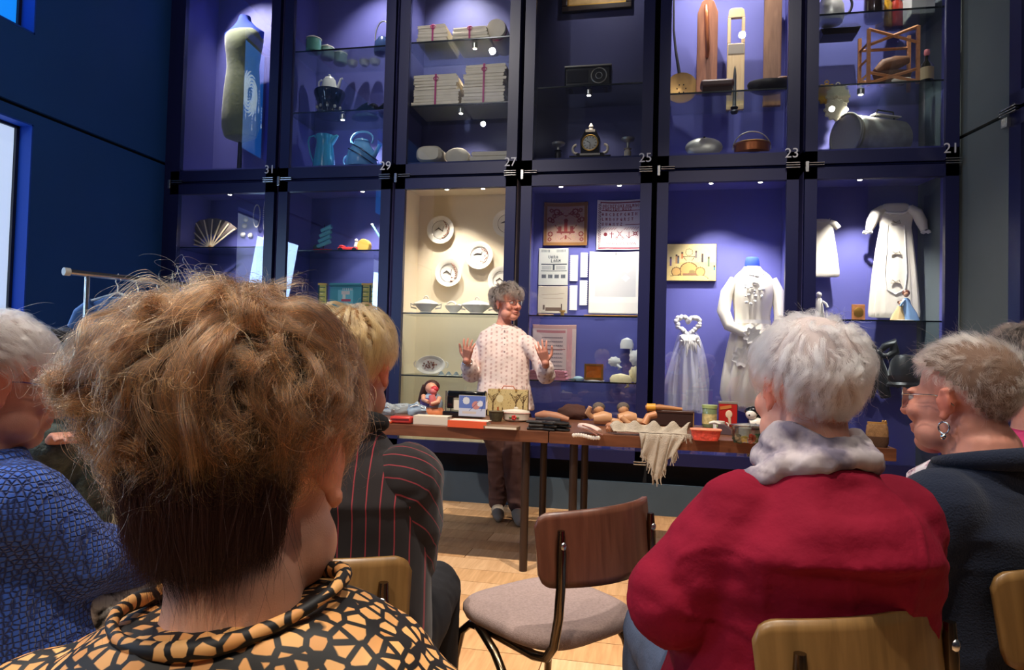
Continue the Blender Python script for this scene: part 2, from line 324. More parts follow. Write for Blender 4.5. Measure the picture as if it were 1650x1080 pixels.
# ================================================================ showcases
ZB, ZT = .37, 4.62
DEP = .55
def interior(name, col): return mat('showcase lining '+name, col, rough=.62, var=.03, vscale=2)
L_BLUE = interior('blue', (92, 92, 162)); L_CREAM = interior('cream', (234, 218, 192)); L_DARK = interior('deep blue', (52, 54, 104))
M_NUM = mat('white number', (215, 215, 222), rough=.6, emit=(200, 200, 210), estr=.0)
M_LAMP = mat('lamp glow', (255, 250, 235), emit=(255, 246, 225), estr=14)
M_LAMPH = mat('lamp housing', (190, 190, 185), rough=.3, metal=1)
shelfZ = {}; SKEW = math.radians(2.4)
def cabinet(ci, row, num, label, shelves, lining, spots):
    xa = X0+(ci-1)*MW+.02; xb = xa+MW-.04; z0, z1 = (ZB, ZG-.012) if row == 0 else (ZG+.012, ZT)
    t = Thing('display_cabinet', label, 'cabinet', ((xa+xb)/2, D, z0), group='navy glass showcases along the wall')
    w = xb-xa; h = z1-z0; T = .018; zf = T if row == 0 else 1.15+(z0+.09-1.15)*(5.26/5.165)-z0
    b = MB(); b.b2((-w/2, .055, 0), (-w/2+T, DEP, h)); b.b2((w/2-T, .055, 0), (w/2, DEP, h)); b.b2((-w/2, .055, 0), (w/2, DEP, zf)); b.b2((-w/2, .055, h-T), (w/2, DEP, h)); b.b2((-w/2, DEP-T, 0), (w/2, DEP, h))
    t.part('carcass', b, lining, smooth=False)
    st = .082; f = MB(); f.b2((-w/2, 0, 0), (-w/2+st, .045, h)); f.b2((w/2-st, 0, 0), (w/2, .045, h)); f.b2((-w/2, 0, h-.085), (w/2, .045, h)); f.b2((-w/2, 0, 0), (w/2, .045, .09))
    door = t.part('door', f, M_NAVY, smooth=False)
    gp = t.part('glass_pane', MB().b2((-w/2+st, -.0005, .09), (w/2-st, .0005, h-.085)), M_PANE, parent=door, smooth=False); gp.location[1] = .0185
    if ci == 0: gp.rotation_euler[2] = SKEW
    hg = MB()
    if row == 1:
        for q in range(3): hg.box((w/2-.045, -.017, -.028+q*.017), (.095, .03, .007))
        hg2 = MB(); hg2.box((-w/2+.01, -.017, -.025), (.022, .03, .075))
        for q in range(2): hg2.box((-w/2+.075, -.013, .0+q*.016-.012), (.10, .022, .006))
        t.part('hinge', hg, M_CHROME, parent=door, smooth=False, bevel=.002); t.part('hinge', hg2, M_CHROME, parent=door, smooth=False, bevel=.002)
        n = text('number', num, .098, M_NUM, door, (w/2-.05, -.001, .05)); n['label'] = 'white number '+num
    else:
        for q in range(2): hg.box((w/2-.045, -.017, .0+q*.018), (.09, .03, .008))
        t.part('hinge', hg, M_CHROME, parent=door, smooth=False, bevel=.002)
    zsh = []
    for (px, py) in shelves:
        Z = WY(px, py, D+.07)[2]; zsh.append(Z); zz = Z-z0
        s = t.part('shelf', MB().b2((-w/2+T, .075, zz-.007), (w/2-T, DEP-T, zz)), M_SHELF, smooth=False)
        t.part('shelf_edge', MB().b2((-w/2+T, .066, zz-.009), (w/2-T, .0755, zz+.001)), M_SEDGE, parent=s, smooth=False)
    shelfZ[num] = zsh+[z0+zf]
    for (dx, pw, tx, tz, *zl) in spots:      # lamp x offset, power, target x offset, target z above cabinet floor
        y = .12; zq = (zsh[zl[0]]-z0-.012-h+T) if zl else 0   # lamps under a glass shelf are added to brighten the exhibits below
        lp = t.part('spotlight', MB().lathe([(.018, -.05), (.024, -.045), (.024, -.01), (.012, 0)], (dx, y, h-T+zq), seg=14), M_LAMPH)
        t.part('bulb', MB().lathe([(.001, -.0525), (.015, -.0525), (.015, -.0505)], (dx, y, h-T+zq), seg=12), M_LAMP, parent=lp)
        light('showcase_spot', 'SPOT', ((xa+xb)/2+dx, D+y, z1-T-.058+zq), pw*7, (1, .90, .74) if lining is L_CREAM else (1, .93, .86), ((xa+xb)/2+tx, D+DEP*.8, z0+tz), .015, 84, .8)
    return t
cabinet(0, 1, '31', 'upper navy showcase numbered 31 with the green velvet dress', [], L_BLUE, [(-.25, 26, .05, 1.2)])
cabinet(1, 1, '29', 'upper navy showcase numbered 29 with enamel pots and blue kettles', [(580, 76), (590, 176)], L_BLUE, [(.2, 13, .15, 1.2), (0, 5, .1, .1, 1)])
cabinet(2, 1, '27', 'upper navy showcase numbered 27 with tied stacks of linen', [(745, 63), (745, 167)], L_DARK, [(-.15, 30, -.1, 1.0), (.1, 8, .05, .3, 0), (0, 4, 0, .1, 1)])
cabinet(3, 1, '25', 'upper navy showcase numbered 25 with radio and mantel clock', [(950, 137)], L_DARK, [(.1, 3, .1, 1.7), (0, 1.5, .05, .1, 0)])
cabinet(4, 1, '23', 'upper navy showcase numbered 23 with wooden boards and copper ware', [(1180, 146)], L_BLUE, [(-.2, 17, -.2, .8), (.25, 12, .2, .9)])
cabinet(5, 1, '21', 'upper navy showcase numbered 21 with wooden rack and metal drum', [(1400, 18), (1400, 134)], L_BLUE, [(-.15, 20, 0, 1.0), (-.1, 7, -.05, .3, 1)])
cabinet(0, 0, '32', 'lower navy showcase at far end with folding fan and necklaces', [(345, 398)], L_BLUE, [(0, 8, 0, 1.4)])
cabinet(1, 0, '30', 'lower navy showcase with tin toys above lithographed tins', [(550, 403), (555, 502)], L_BLUE, [(.2, 9, .2, 1.4)])
cabinet(2, 0, '28', 'lower showcase with cream lining, hung plates and tureens', [(740, 505), (740, 607)], L_CREAM, [(-.1, 9, -.1, 1.3), (.2, 7, .0, .5)])
cabinet(3, 0, '26', 'lower navy showcase with embroidered samplers and lace', [(945, 509), (945, 615)], L_BLUE, [(.25, 11, .2, 1.2), (-.2, 7, -.2, 1.3)])
cabinet(4, 0, '24', 'lower navy showcase with white dress, veil and painting', [], L_BLUE, [(-.1, 16, .05, 1.0), (.25, 15, .15, .3)])
cabinet(5, 0, '22', 'lower navy showcase with white christening gown and black bow', [(1420, 516)], L_BLUE, [(-.1, 18, .05, 1.1)])
# angled showcase at the right edge
t = Thing('display_cabinet', 'navy showcase on the angled right wall, mostly cut off', 'cabinet', RW(tcab+.02, 0, 0), rz=math.atan2(rd[1], rd[0]), group='navy glass showcases along the wall')
for za, zb in ((.37, zs-.012), (zs+.012, 4.62)):
    f = MB(); f.b2((0, -.02, za), (.1, .03, zb)); f.b2((.9, -.02, za), (1.0, .03, zb)); f.b2((0, -.02, za), (1, .03, za+.09)); f.b2((0, -.02, zb-.09), (1, .03, zb))
    dr = t.part('door', f, M_NAVY, smooth=False)
    t.part('glass_pane', MB().b2((.1, .0, za+.09), (.9, .001, zb-.09)), M_PANE, parent=dr, smooth=False)
    t.part('carcass', MB().b2((0, .05, za), (.02, .5, zb)).b2((.98, .05, za), (1, .5, zb)).b2((0, .48, za), (1, .5, zb)).b2((0, .05, za), (1, .5, za+.02)).b2((0, .05, zb-.02), (1, .5, zb)), L_DARK, smooth=False)
hg = MB()
for q in range(3): hg.box((.02, -.035, zs-.02+q*.017), (.14, .03, .007))
hg.box((-.005, -.035, zs-.07), (.05, .03, .06))
t.part('hinge', hg, M_CHROME, smooth=False, bevel=.002)
# ================================================================ tables
M_TOP = mat_wood('walnut veneer', (92, 54, 36), (122, 76, 52), (1.2, 14, 8), rough=.38)
M_TEDGE = mat_wood('walnut edge band', (96, 54, 36), (124, 74, 50), (1.2, 8, 8), rough=.5)
M_TLEG = mat('dark bronze steel', (62, 48, 42), rough=.35, metal=.5)
YF, YK, ZTAB = 3.552, 4.30, .75
xj = XatZ(884, YF, .73); xr2 = XatZ(1446, YF, .75)
def table(xa, xb, label):
    t = Thing('folding_table', label, 'table', ((xa+xb)/2, (YF+YK)/2, 0), group='walnut tables set end to end')
    w = xb-xa-.006; dp = YK-YF
    tp = t.part('tabletop', MB().box((0, 0, ZTAB-.03), (w, dp, .06)), M_TOP, smooth=False, bevel=.002)
    for sx in (-1, 1):
        for sy in (-1, 1):
            t.part('leg', MB().lathe([(.022, 0), (.022, ZTAB-.06)], (sx*(w/2-.125), sy*(dp/2-.06), 0), seg=16), M_TLEG)
    t.part('apron', MB().b2((-w/2+.11, -.02, ZTAB-.10), (w/2-.11, .02, ZTAB-.06)), M_TLEG, smooth=False)
    return t
table(xj-1.62, xj, 'walnut table in front of the cream showcase, piled with books')
table(xj, xr2, 'walnut table nearer the white dress, piled with textiles')
def onT(px, py): return WZ(px, py, ZTAB)
# ================================================================ exhibits in the showcases
def pt(name, label, cat, px, py, Y, group=None, rz=0.0, **kw):
    P = WY(px, py, Y); return Thing(name, label, cat, P, rz, group, depth(P)/FPX, **kw)
def ps(name, label, cat, px, Y, Z, group=None, rz=0.0, **kw):
    P = np.array([XatZ(px, Y, Z), Y, Z]); return Thing(name, label, cat, P, rz, group, depth(P)/FPX, **kw)
def sz(num, i): return shelfZ[num][i]+.0005
YB = D+DEP-.020      # back lining
RX = rot('X', PI/2)  # turns a lathe's axis from +z to -y
def arc(cx, cz, rx, rz, a0, a1, n=14, y=0): return [(cx+rx*math.cos(math.radians(a0+(a1-a0)*i/n)), y, cz+rz*math.sin(math.radians(a0+(a1-a0)*i/n))) for i in range(n+1)]
def skirt(mb, prof, seg=40, amp=.0, nf=9, ph=0.0):   # prof: (z, half width, half depth, cx, fold share)
    R = []
    for z, w, d, cx, a in prof:
        R.append([((cx+w*(1+a*math.cos(nf*t+ph+.6*math.sin(3*t)))*math.cos(t)), d*(1+a*math.cos(nf*t+ph+.6*math.sin(3*t)))*math.sin(t), z) for t in [2*PI*k/seg for k in range(seg)]])
    return mb.rings(R)
W_IV = mat('ivory cotton', (238, 230, 212), rough=.85, bump=.25, bscale=220, var=.03)
W_LIN = mat('washed linen', (226, 214, 190), rough=.9, bump=.2, bscale=160, var=.06, vscale=14)
W_LACE = mat('white lace', (238, 234, 226), rough=.9, bump=.6, bscale=400)
ENAM = mat('white enamel', (236, 232, 220), rough=.15, coat=.5)
TURQ = mat('turquoise enamel', (62, 160, 190), rough=.18, coat=.6, var=.05)
LBLUE = mat('pale blue enamel', (120, 180, 226), rough=.18, coat=.6)
BLKE = mat('black enamel', (18, 20, 26), rough=.12, coat=.7)
COP = mat('copper', (190, 112, 66), rough=.28, metal=.7, var=.1)
BRASS = mat('brass', (205, 160, 92), rough=.32, metal=.6, var=.12, vscale=20)
PEWT = mat('pewter', (190, 186, 172), rough=.33, metal=.6, var=.1)
ALU = mat('aluminium', (196, 194, 184), rough=.35, metal=.5, var=.12, vscale=10)
IRON = mat('cast iron', (40, 38, 38), rough=.45, metal=.6)
WOODL = mat_wood('pale beech', (206, 172, 120), (226, 196, 146), (10, 10, 1.2))
WOODR = mat_wood('red brown board', (132, 78, 50), (168, 106, 70), (10, 10, 1.2))
WOODB = mat_wood('old brown board', (120, 84, 56), (150, 110, 78), (10, 10, 1.2))
WOODO = mat_wood('orange crate wood', (176, 108, 58), (206, 140, 84), (8, 8, 8))
FORMB = mat('blue dress form cloth', (44, 76, 196), rough=.8)
GOLD = mat('old gold', (196, 150, 70), rough=.35, metal=.9)
RIB = mat('magenta ribbon', (176, 46, 110), rough=.6)
# ---- 31: green velvet dress on blue form
t = ps('dress_form', 'dark green velvet sleeveless dress on a blue headless dress form', 'mannequin', 385, 5.42, sz('31', 0))
vel = mat('green velvet', (116, 124, 74), rough=.85, sheen=.6, bump=.5, bscale=30, var=.22, vscale=9)
mb = MB(); skirt(mb, [(52, 33, 20, 0, .02), (100, 33, 20, 0, .02), (150, 31, 19, 0, .01), (176, 26, 16, 0, 0), (200, 30, 19, 0, 0), (222, 34, 20, 0, 0), (234, 33, 15, 0, 0), (239, 24, 11, 0, 0)], nf=7); t.part('dress', mb, vel, sub=1)
t.part('belt', MB().rings([[(27*math.cos(a), 17*math.sin(a), z) for a in np.linspace(0, 2*PI, 30)[:-1]] for z in (172, 178)]), vel)
mb = MB(); skirt(mb, [(215, 32, 18, 0, 0), (233, 35, 13, 0, 0), (243, 20, 10, 0, 0), (252, 11, 9, 0, 0), (260, 9, 8, 0, 0), (261.5, 4, 4, 0, 0)]); t.part('neck', mb, FORMB)
t.part('stand', MB().lathe([(24, 0), (24, 2), (4, 3), (3, 60)], seg=20), IRON)
# ---- 29: enamel ware
z0, z1, z2 = sz('29', 0), sz('29', 1), sz('29', 2)
MINT = mat('mint enamel', (92, 150, 134), rough=.2, coat=.5); MINT2 = mat('grey green enamel', (96, 120, 112), rough=.2, coat=.5)
for (px, Y, r, h, m, lab) in ((505, 5.25, 12, 26, MINT, 'largest mint green enamel canister with white lid'), (527, 5.38, 11, 21, MINT2, 'middle grey green enamel canister beside the largest one'), (548, 5.50, 11, 20, MINT2, 'smallest grey green enamel canister toward the shelf back')):
    t = ps('canister', lab, 'canister', px, Y, z0, 'enamel canisters in a row')
    t.part('body', MB().lathe([(r*.8, 0), (r, 2), (r*1.02, h*.8), (r*.95, h*.85)]), m); t.part('lid', MB().lathe([(r*1.05, h*.85), (r*1.05, h*.9), (r*.8, h*.98), (2, h), (2, h+3), (.5, h+4)]), ENAM)
for q, (px, lab) in enumerate(((568, 'small metal bowl next to the canisters'), (587, 'small metal bowl in the middle of the top shelf'), (604, 'small metal bowl closest to the tall wire-handled kettle'))):
    t = ps('metal_bowl', lab, 'bowl', px, 5.55, z0, 'small metal bowls')
    t.part('bowl', MB().lathe([(5, 0), (8, 3), (9, 8), (8.4, 8), (7.6, 3.4), (4.5, .8)]), ALU); t.part('knob', MB().ell((0, 0, 9), (3, 3, 3)).lathe([(8.5, 7.5), (4, 10), (1, 11)]), ALU)
t = ps('kettle', 'tall blue can with a high wire handle on the upper shelf', 'kettle', 616, 5.35, z0)
t.part('body', MB().lathe([(13, 0), (14, 2), (13, 18), (10, 22), (8, 26)]), mat('slate blue enamel', (60, 84, 130), rough=.2, coat=.5)); t.part('handle', MB().tube(arc(0, 28, 13, 26, -10, 190), 1.1), PEWT)
t = ps('teapot', 'white enamel coffee pot standing on the black enamel stove', 'teapot', 530, 5.33, z1+.205)
t.part('body', MB().lathe([(14, 0), (14.5, 3), (10, 21), (8, 22)]), ENAM); t.part('lid', MB().lathe([(8.5, 22), (7, 25), (2, 27), (2.4, 29.5), (.5, 31)]), ENAM)
t.part('spout', MB().tube([(11, 0, 4), (16, 0, 8), (18, 0, 16), (20, 0, 22), (23, 0, 23)], [4, 3.2, 2.2, 1.8, 1.6]), ENAM); t.part('handle', MB().tube([(-9, 0, 19), (-14, 0, 22), (-18, 0, 19), (-18, 0, 13), (-13, 0, 6)], 1.5), ENAM)
t = ps('spirit_stove', 'black enamel burner stove under the white coffee pot', 'stove', 530, 5.33, z1)
t.part('pan', MB().lathe([(20, 24), (24, 33), (25, 38), (24, 41), (22, 40), (20, 36)]), BLKE); t.part('body', MB().lathe([(22, 0), (23, 3), (20, 6), (18, 10), (19, 22), (21, 26)]), BLKE)
v = MB()
for a in range(0, 360, 36): v.ell((18.6*math.cos(math.radians(a)), 18.6*math.sin(math.radians(a)), 13), (2.6, 2.6, 3), seg=8, rg=6)
t.part('knob', v, PEWT)
t = ps('meat_grinder', 'black coffee grinder lying on glass beside the stove', 'grinder', 588, 5.42, z1)
t.part('body', MB().tube([(-14, 0, 10), (-2, 0, 16), (8, 0, 19)], [6, 8, 9]), BLKE); t.part('bowl', MB().ell((14, 0, 15), (10, 9, 10)), BLKE); t.part('base', MB().lathe([(22, 0), (23, 2), (19, 6), (8, 8), (6, 12)], (0, 0, 0), sx=1, sy=.6), mat('smoky glass dish', (70, 96, 110), rough=.1, coat=.6))
t = ps('enamel_pan', 'dark pan cut off by the frame beside the grinder', 'pan', 622, 5.40, z1)
t.part('pan', MB().lathe([(9, 0), (12, 3), (13, 14), (12, 14), (10, 3)]), BLKE); t.part('lid', MB().lathe([(13, 14), (9, 20), (3, 23), (3, 26), (.5, 27)]), BLKE)
t = ps('pitcher', 'turquoise enamel water pitcher with a tall loop handle', 'pitcher', 522, 5.27, z2)
t.part('body', MB().lathe([(18, 0), (18, 3), (15, 28), (13, 40), (13.5, 48), (15, 53), (13.8, 53), (12, 44)]), TURQ); t.part('spout', MB().tube([(10, 0, 41), (16, 0, 48), (22, 0, 53)], [6, 5, 2.2]), TURQ)
t.part('handle', MB().tube([(-12, 0, 48), (-19, 0, 54), (-27, 0, 52), (-29, 0, 44), (-25, 0, 25), (-17, 0, 6)], 1.5), TURQ)
t = ps('kettle', 'pale blue enamel water can with round bail handle and long spout', 'kettle', 582, 5.29, z2)
t.part('body', MB().lathe([(25, 0), (26, 3), (22, 26), (14, 36), (12, 42), (11, 42)]), LBLUE); t.part('handle', MB().tube(arc(0, 46, 19, 13, -30, 210), 1.8), LBLUE); t.part('lid', MB().lathe([(13, 42), (11, 45), (2, 46), (2, 49), (.5, 50)]), LBLUE)
t.part('spout', MB().tube([(14, -6, 12), (26, -8, 18), (34, -8, 34)], [6, 4, 3]), LBLUE); t.part('side_handle', MB().tube(arc(-22, 12, 9, 9, 70, 290), 1.4), LBLUE); t.part('reflection_line', MB().tube([(-8, -24, 33), (12, -27, 22), (34, -14, 6)], 1.2).tube([(-12, -24, 25), (8, -27, 14), (28, -16, 0.8)], 1.0), BLKE)  # dark reflection lines drawn as black tubes across the kettle
# ---- 27: tied stacks of linen
def linen(px, Y, Z, w, dp, hs, lab, jit=1.5, seed=0):
    rg = random.Random(seed); t = ps('linen_stack', lab, 'linen', px, Y, Z, 'tied stacks of household linen'); z = 0
    mw = 0
    for j, h in enumerate(hs):
        ww = w*(1-.12*rg.random()) if j else w; ox = rg.uniform(-jit, jit); mw = max(mw, 0)
        mb = MB(); R = []
        for yy in (-dp/2, dp/2):
            sec = [(-ww/2, .3), (ww/2-1.5, .1), (ww/2, h*.5), (ww/2-1.5, h-.25), (-ww/2, h-.4), (-ww/2+.8, h*.5)]
            R.append([(ox+a, yy+rg.uniform(-.8, .8), z+b+.35*math.sin(a*.2+j)*(b > h*.4)) for a, b in sec])
        t.part('folded_cloth', mb.rings(R), W_LIN, smooth=False); z += h
    r = MB(); q = .8
    r.b2((-2, -dp/2-q, 0.1), (1.0, -dp/2-q+.5, z+.8)); r.b2((-2, -dp/2-q, z+.1), (1.0, dp/2, z+.8)); r.tube(arc(0, z*.86, 4, 3, 0, 360, 10, -dp/2-q-.4)[:-1], .7, 6)
    t.part('ribbon', r, RIB, smooth=False)
    return t
s0, s1, s2 = sz('27', 0), sz('27', 1), sz('27', 2)
linen(708, 5.37, s0, 50, 68, [5.5, 6, 5, 4.5, 5], 'narrow tied linen stack leaning on the upper shelf', 3, 1)
linen(766, 5.37, s0, 60, 70, [4.5, 5, 4.5, 4.5], 'low tied linen stack in the middle of the upper shelf', 1, 2)
t = ps('linen_roll', 'rolled linen half hidden by the frame of case 27', 'linen', 806, 5.39, s0, None); t.part('roll', MB().lathe([(15, -33), (16, -30), (16, 30), (15, 33)], (0, 0, 16), RX), W_LIN); t.part('ribbon', MB().lathe([(16.3, -2), (16.6, 0), (16.3, 2)], (0, -26, 16), RX, caps=False), RIB)
linen(713, 5.38, s1, 78, 74, [5, 4.6, 5, 4.8, 4.6, 5, 4.4, 5, 4.6, 4.6], 'broad tied linen stack on the lower glass shelf', 2, 3)
linen(788, 5.38, s1, 70, 74, [5, 5, 5.5, 5, 5, 5, 4.8, 5, 5.4, 5, 5, 5], 'tallest tied linen stack beside the frame of case 27', 3, 4)
t = ps('textile_bundle', 'rounded cream textile bundle at the bottom of case 27', 'linen', 697, 5.30, s2); t.part('bundle', MB().rings([[(21*sc*math.copysign(abs(math.cos(a))**.6, math.cos(a)), 24*sy_, 14+13*sc*math.copysign(abs(math.sin(a))**.7, math.sin(a))) for a in np.linspace(0, 2*PI, 25)[:-1]] for sc, sy_ in ((.8, -1), (1, -.8), (1, .8), (.8, 1))]), W_LIN)
t = ps('textile_roll', 'round coil of cream cloth next to the bundle', 'linen', 738, 5.30, s2)
t.part('roll', MB().lathe([(.5, -13), (4, -14), (5, -13), (9, -14), (10, -13), (14, -14), (16, -13), (19, -11), (20, -6), (20, 8), (17, 10)], (0, 0, 13), RX, sx=1, sy=.66), W_LIN)
t = ps('folded_sheets', 'flat pair of folded sheets at the bottom right of case 27', 'linen', 794, 5.30, s2)
for q in range(2): t.part('folded_cloth', MB().rings([[(x, yy, q*7.2+3.4+3.2*s) for x, s in ((-31+q*3, -1), (31, -1), (33, 0), (31, 1), (-31+q*3, 1), (-33+q*3, 0))] for yy in (-24, 24)]), W_LIN)
# ---- 25: radio, clock, candlesticks, picture
t = ps('table_radio', 'black vintage radio with silver top on the shelf of case 25', 'radio', 948, 5.30, sz('25', 0))
t.part('case', MB().box((0, 0, 16), (74, 34, 32)), mat('black bakelite', (14, 14, 18), rough=.3), bevel=3); t.part('top_panel', MB().box((0, -1, 33), (75, 34, 3)), PEWT, smooth=False, bevel=1)
t.part('speaker', MB().tube(arc(18, 16, 12, 12, 0, 360, 28, -18)[:-1], .9, 8, close=True).tube(arc(18, 16, 5, 5, 0, 360, 20, -18)[:-1], .7, 8, close=True), PEWT); t.part('grille', MB().box((-16, -17.4, 16), (34, 1, 20)), mat('charcoal radio cloth', (30, 30, 36), rough=.9)); t.part('foot', MB().box((-28, 0, -.2), (6, 20, 1)).box((28, 0, -.2), (6, 20, 1)), IRON, smooth=False)
MARB = mat('pale marble', (224, 206, 178), rough=.3); MBLK = mat('black marble', (20, 14, 16), rough=.2)
t = ps('mantel_clock', 'black marble mantel clock with white dial and pale scrolls', 'clock', 951, 5.32, sz('25', 1))
t.part('plinth', MB().box((0, 0, 5), (66, 22, 6)).box((0, 0, 10), (44, 18, 5)), MBLK, smooth=False, bevel=.6); t.part('foot', MB().box((-28, -2, 1.8), (15, 22, 3.6)).box((28, -2, 1.8), (15, 22, 3.6)), MARB, smooth=False); t.part('band', MB().box((0, -9.5, 10), (32, 1, 3)), MARB, smooth=False)
t.part('case', MB().prism([(-15, 12), (15, 12), (16, 34), (12, 42), (8, 50), (-8, 50), (-12, 42), (-16, 34)], -9, 9), MBLK, smooth=False); t.part('finial', MB().box((0, -4, 48), (15, 12, 4)).lathe([(6, 50), (3, 54), (4, 57), (1, 63)], seg=14), MARB)
d = t.part('dial', MB().lathe([(.1, 10.2), (11, 10.2), (12, 9.5)], (0, 0, 28), RX), mat('cream dial', (232, 226, 206), rough=.4)); t.part('dial_ring', MB().tube(arc(0, 28, 12.5, 12.5, 0, 360, 28, -10.2)[:-1], 1.2, 8, close=True), GOLD)
m = MB()
for q in range(12): a = q*PI/6; m.box((9.3*math.sin(a), -10.6, 28+9.3*math.cos(a)), (.8, .4, 2.4), rot('Y', a))
m.box((-2.6, -10.8, 29.5), (6, .4, .8), rot('Y', .5)).box((0, -10.8, 24.5), (.7, .4, 6)); t.part('hand', m, BLKE, parent=d, smooth=False)
for s in (-1, 1): t.part('scroll', MB().tube(arc(s*22, 19, 6, 7, 90 if s < 0 else 90, 290 if s < 0 else -110, 14, -6), 2.2), MARB)
for px, lab, h in ((899, 'dark candlestick at the near end of case 25', 32), (1011, 'polished candlestick with wide drip tray beside the clock', 36)):
    t = ps('candlestick', lab, 'candlestick', px, 5.30, sz('25', 1), 'pair of mantel candlesticks'); t.part('base', MB().lathe([(7, 0), (7, 14), (4, 17), (8, 18)], seg=16, sx=.8), MARB if px > 950 else MBLK); t.part('stem', MB().lathe([(2, 17), (2.4, 24), (2, h-7)], seg=12), PEWT); t.part('drip_tray', MB().lathe([(2, h-8), (10, h-4), (11, h-1), (10.4, h-1), (3, h-5)], seg=18), PEWT)
t = pt('framed_picture', 'picture in dark moulded frame at the top of case 25', 'picture', 961, 17, YB-.02)
t.part('frame', MB().b2((-56, -4, 0), (56, 3, 9)).b2((-56, -4, 66), (56, 3, 75)).b2((-56, -4, 9), (-47, 3, 66)).b2((47, -4, 9), (56, 3, 66)), mat('dark frame wood', (40, 24, 18), rough=.35), smooth=False, bevel=1.2)
t.part('fillet', MB().b2((-47, -2.5, 9), (47, 1, 11)).b2((-47, -2.5, 64), (47, 1, 66)).b2((-47, -2.5, 11), (-45, 1, 64)).b2((45, -2.5, 11), (47, 1, 64)), GOLD, smooth=False)
t.part('canvas', MB().b2((-46, -1, 10), (46, 0, 65)), mat('ochre landscape paint', (176, 140, 84), rough=.5, var=.4, vscale=12), smooth=False)
# ---- 23: boards, brass skimmer, copper
t = pt('skimmer', 'brass skimmer with round perforated disc hanging by its iron handle', 'utensil', 1098, 143, 5.56)
t.part('disc', MB().lathe([(.1, -2), (12, -1), (22, 2), (25, 3), (25, 4), (21, 3), (.1, -.5)], R=RX, seg=32), BRASS)
h = MB()
for r_, n_ in ((7, 6), (14, 12)):
    for q in range(n_): h.ell((r_*math.cos(q*2*PI/n_), -.6-0*r_, r_*math.sin(q*2*PI/n_)), (1.2, 1.4, 1.2), seg=6, rg=4)
t.part('perforation', h, mat('dark hole', (46, 30, 16), rough=.9)); t.part('handle', MB().tube([(-4, -3, 24), (-10, -3, 60), (-14, -2, 95), (-15, -2, 150)], [2.6, 2.2, 1.8, 1.6]), IRON)
def board(px, py0, py1, w, m, lab, Y=5.50, slot=False):
    t = pt('washing_board', lab, 'board', px, py1, Y, 'long wooden mangle boards'); h = (py1-py0)
    if slot: mb = MB().prism([(-w/2, 0), (w/2, 0), (w/2, h-58), (-w/2, h-58)], -4, 3).b2((-w/2, -4, h-58), (-w/2+5, 3, h-16)).b2((w/2-5, -4, h-58), (w/2, 3, h-16)).prism([(-w/2, h-16), (w/2, h-16), (w/2-2, h-3), (w/2-6, h), (-w/2+6, h), (-w/2+2, h-3)], -4, 3)
    else: mb = MB().prism([(-w/2, 0), (w/2, 0), (w/2, h-24), (w*.3, h-6), (w*.1, h), (-w*.1, h), (-w*.3, h-6), (-w/2, h-24)], -4, 3)
    t.part('plank_body', mb, m, smooth=False, bevel=.8); return t, h
t, h = board(1138, -4, 152, 32, WOODR, 'reddish wooden mangle board with a turned handle on its front'); t.part('handle', MB().tube([(-3, -5, h-14), (-3, -12, h-30), (-2, -13, h-60), (0, -12, h-88), (0, -5, h-98)], [3, 4, 3, 3.5, 2.5]), COP)
t, h = board(1184, 12, 178, 27, WOODL, 'pale beech board with a rectangular slot near its top', slot=True); t.part('label_plate', MB().b2((-12, -4.6, h-75), (12, -4.2, h-60)), mat('grey stamp', (150, 140, 124), rough=.8), smooth=False)
t, h = board(1243, -40, 172, 27, WOODB, 'tall plain brown board reaching out of view at the top')
t = ps('scrubbing_brush', 'dark brown scrubbing brush on the glass shelf of case 23', 'brush', 1155, 5.26, sz('23', 0)); t.part('back', MB().box((0, 0, 16), (52, 20, 13)), mat('dark stained wood', (70, 38, 26), rough=.5), bevel=4); t.part('bristles', MB().box((0, 0, 5), (46, 16, 9)), mat('brown bristle', (54, 34, 26), rough=.9, bump=.8, bscale=300))
t = pt('fid', 'slender dark pointed peg standing before the beech board', 'tool', 1183, 183, 5.40); t.part('shaft', MB().lathe([(5, 0), (6, 3), (3, 8), (2.6, 60), (1.6, 72), (.3, 78)], seg=14), mat('green black wood', (34, 40, 40), rough=.5)); t.part('collar', MB().lathe([(5.5, 8), (6, 10), (3.4, 12)], seg=14), IRON)
t = ps('oval_iron_dish', 'black oval pan leaning in front of the tall board', 'pan', 1238, 5.28, sz('23', 0)); t.part('pan', MB().lathe([(20, 0), (31, 6), (33, 14), (31, 18), (27, 14), (18, 5)], sx=1, sy=.55, seg=30), IRON); t.part('grip', MB().ell((22, -6, 20), (11, 5, 4)), mat('worn leather', (120, 78, 50), rough=.6))
t = ps('dish_cover', 'oval pewter lid standing on edge at the bottom of case 23', 'lid', 1134, 5.28, sz('23', 1)); t.part('lid', MB().lathe([(.1, 3), (14, 2), (22, -1), (24, -3), (23, -4), (.1, 1)], (0, 0, 17), rot('X', PI/2-.2), seg=34, sx=1.22, sy=.74), PEWT); t.part('hole', MB().ell((0, -3, 31), (1.8, 1.5, 1.6), seg=10, rg=6), IRON)
t = ps('copper_pan', 'copper pan with thin arched handle beside the pewter lid', 'pan', 1211, 5.28, sz('23', 1)); t.part('pan', MB().lathe([(24, 0), (27, 3), (27, 15), (29, 17), (27, 18), (25, 16), (25, 3)], seg=30), COP); t.part('handle', MB().tube(arc(0, 12, 29, 27, -5, 185, 20), .9), PEWT); t.part('rim_ring', MB().tube([(28*math.cos(a), 28*math.sin(a), 17) for a in np.linspace(0, 2*PI, 31)[:-1]], 1.1, 8, close=True), BRASS)
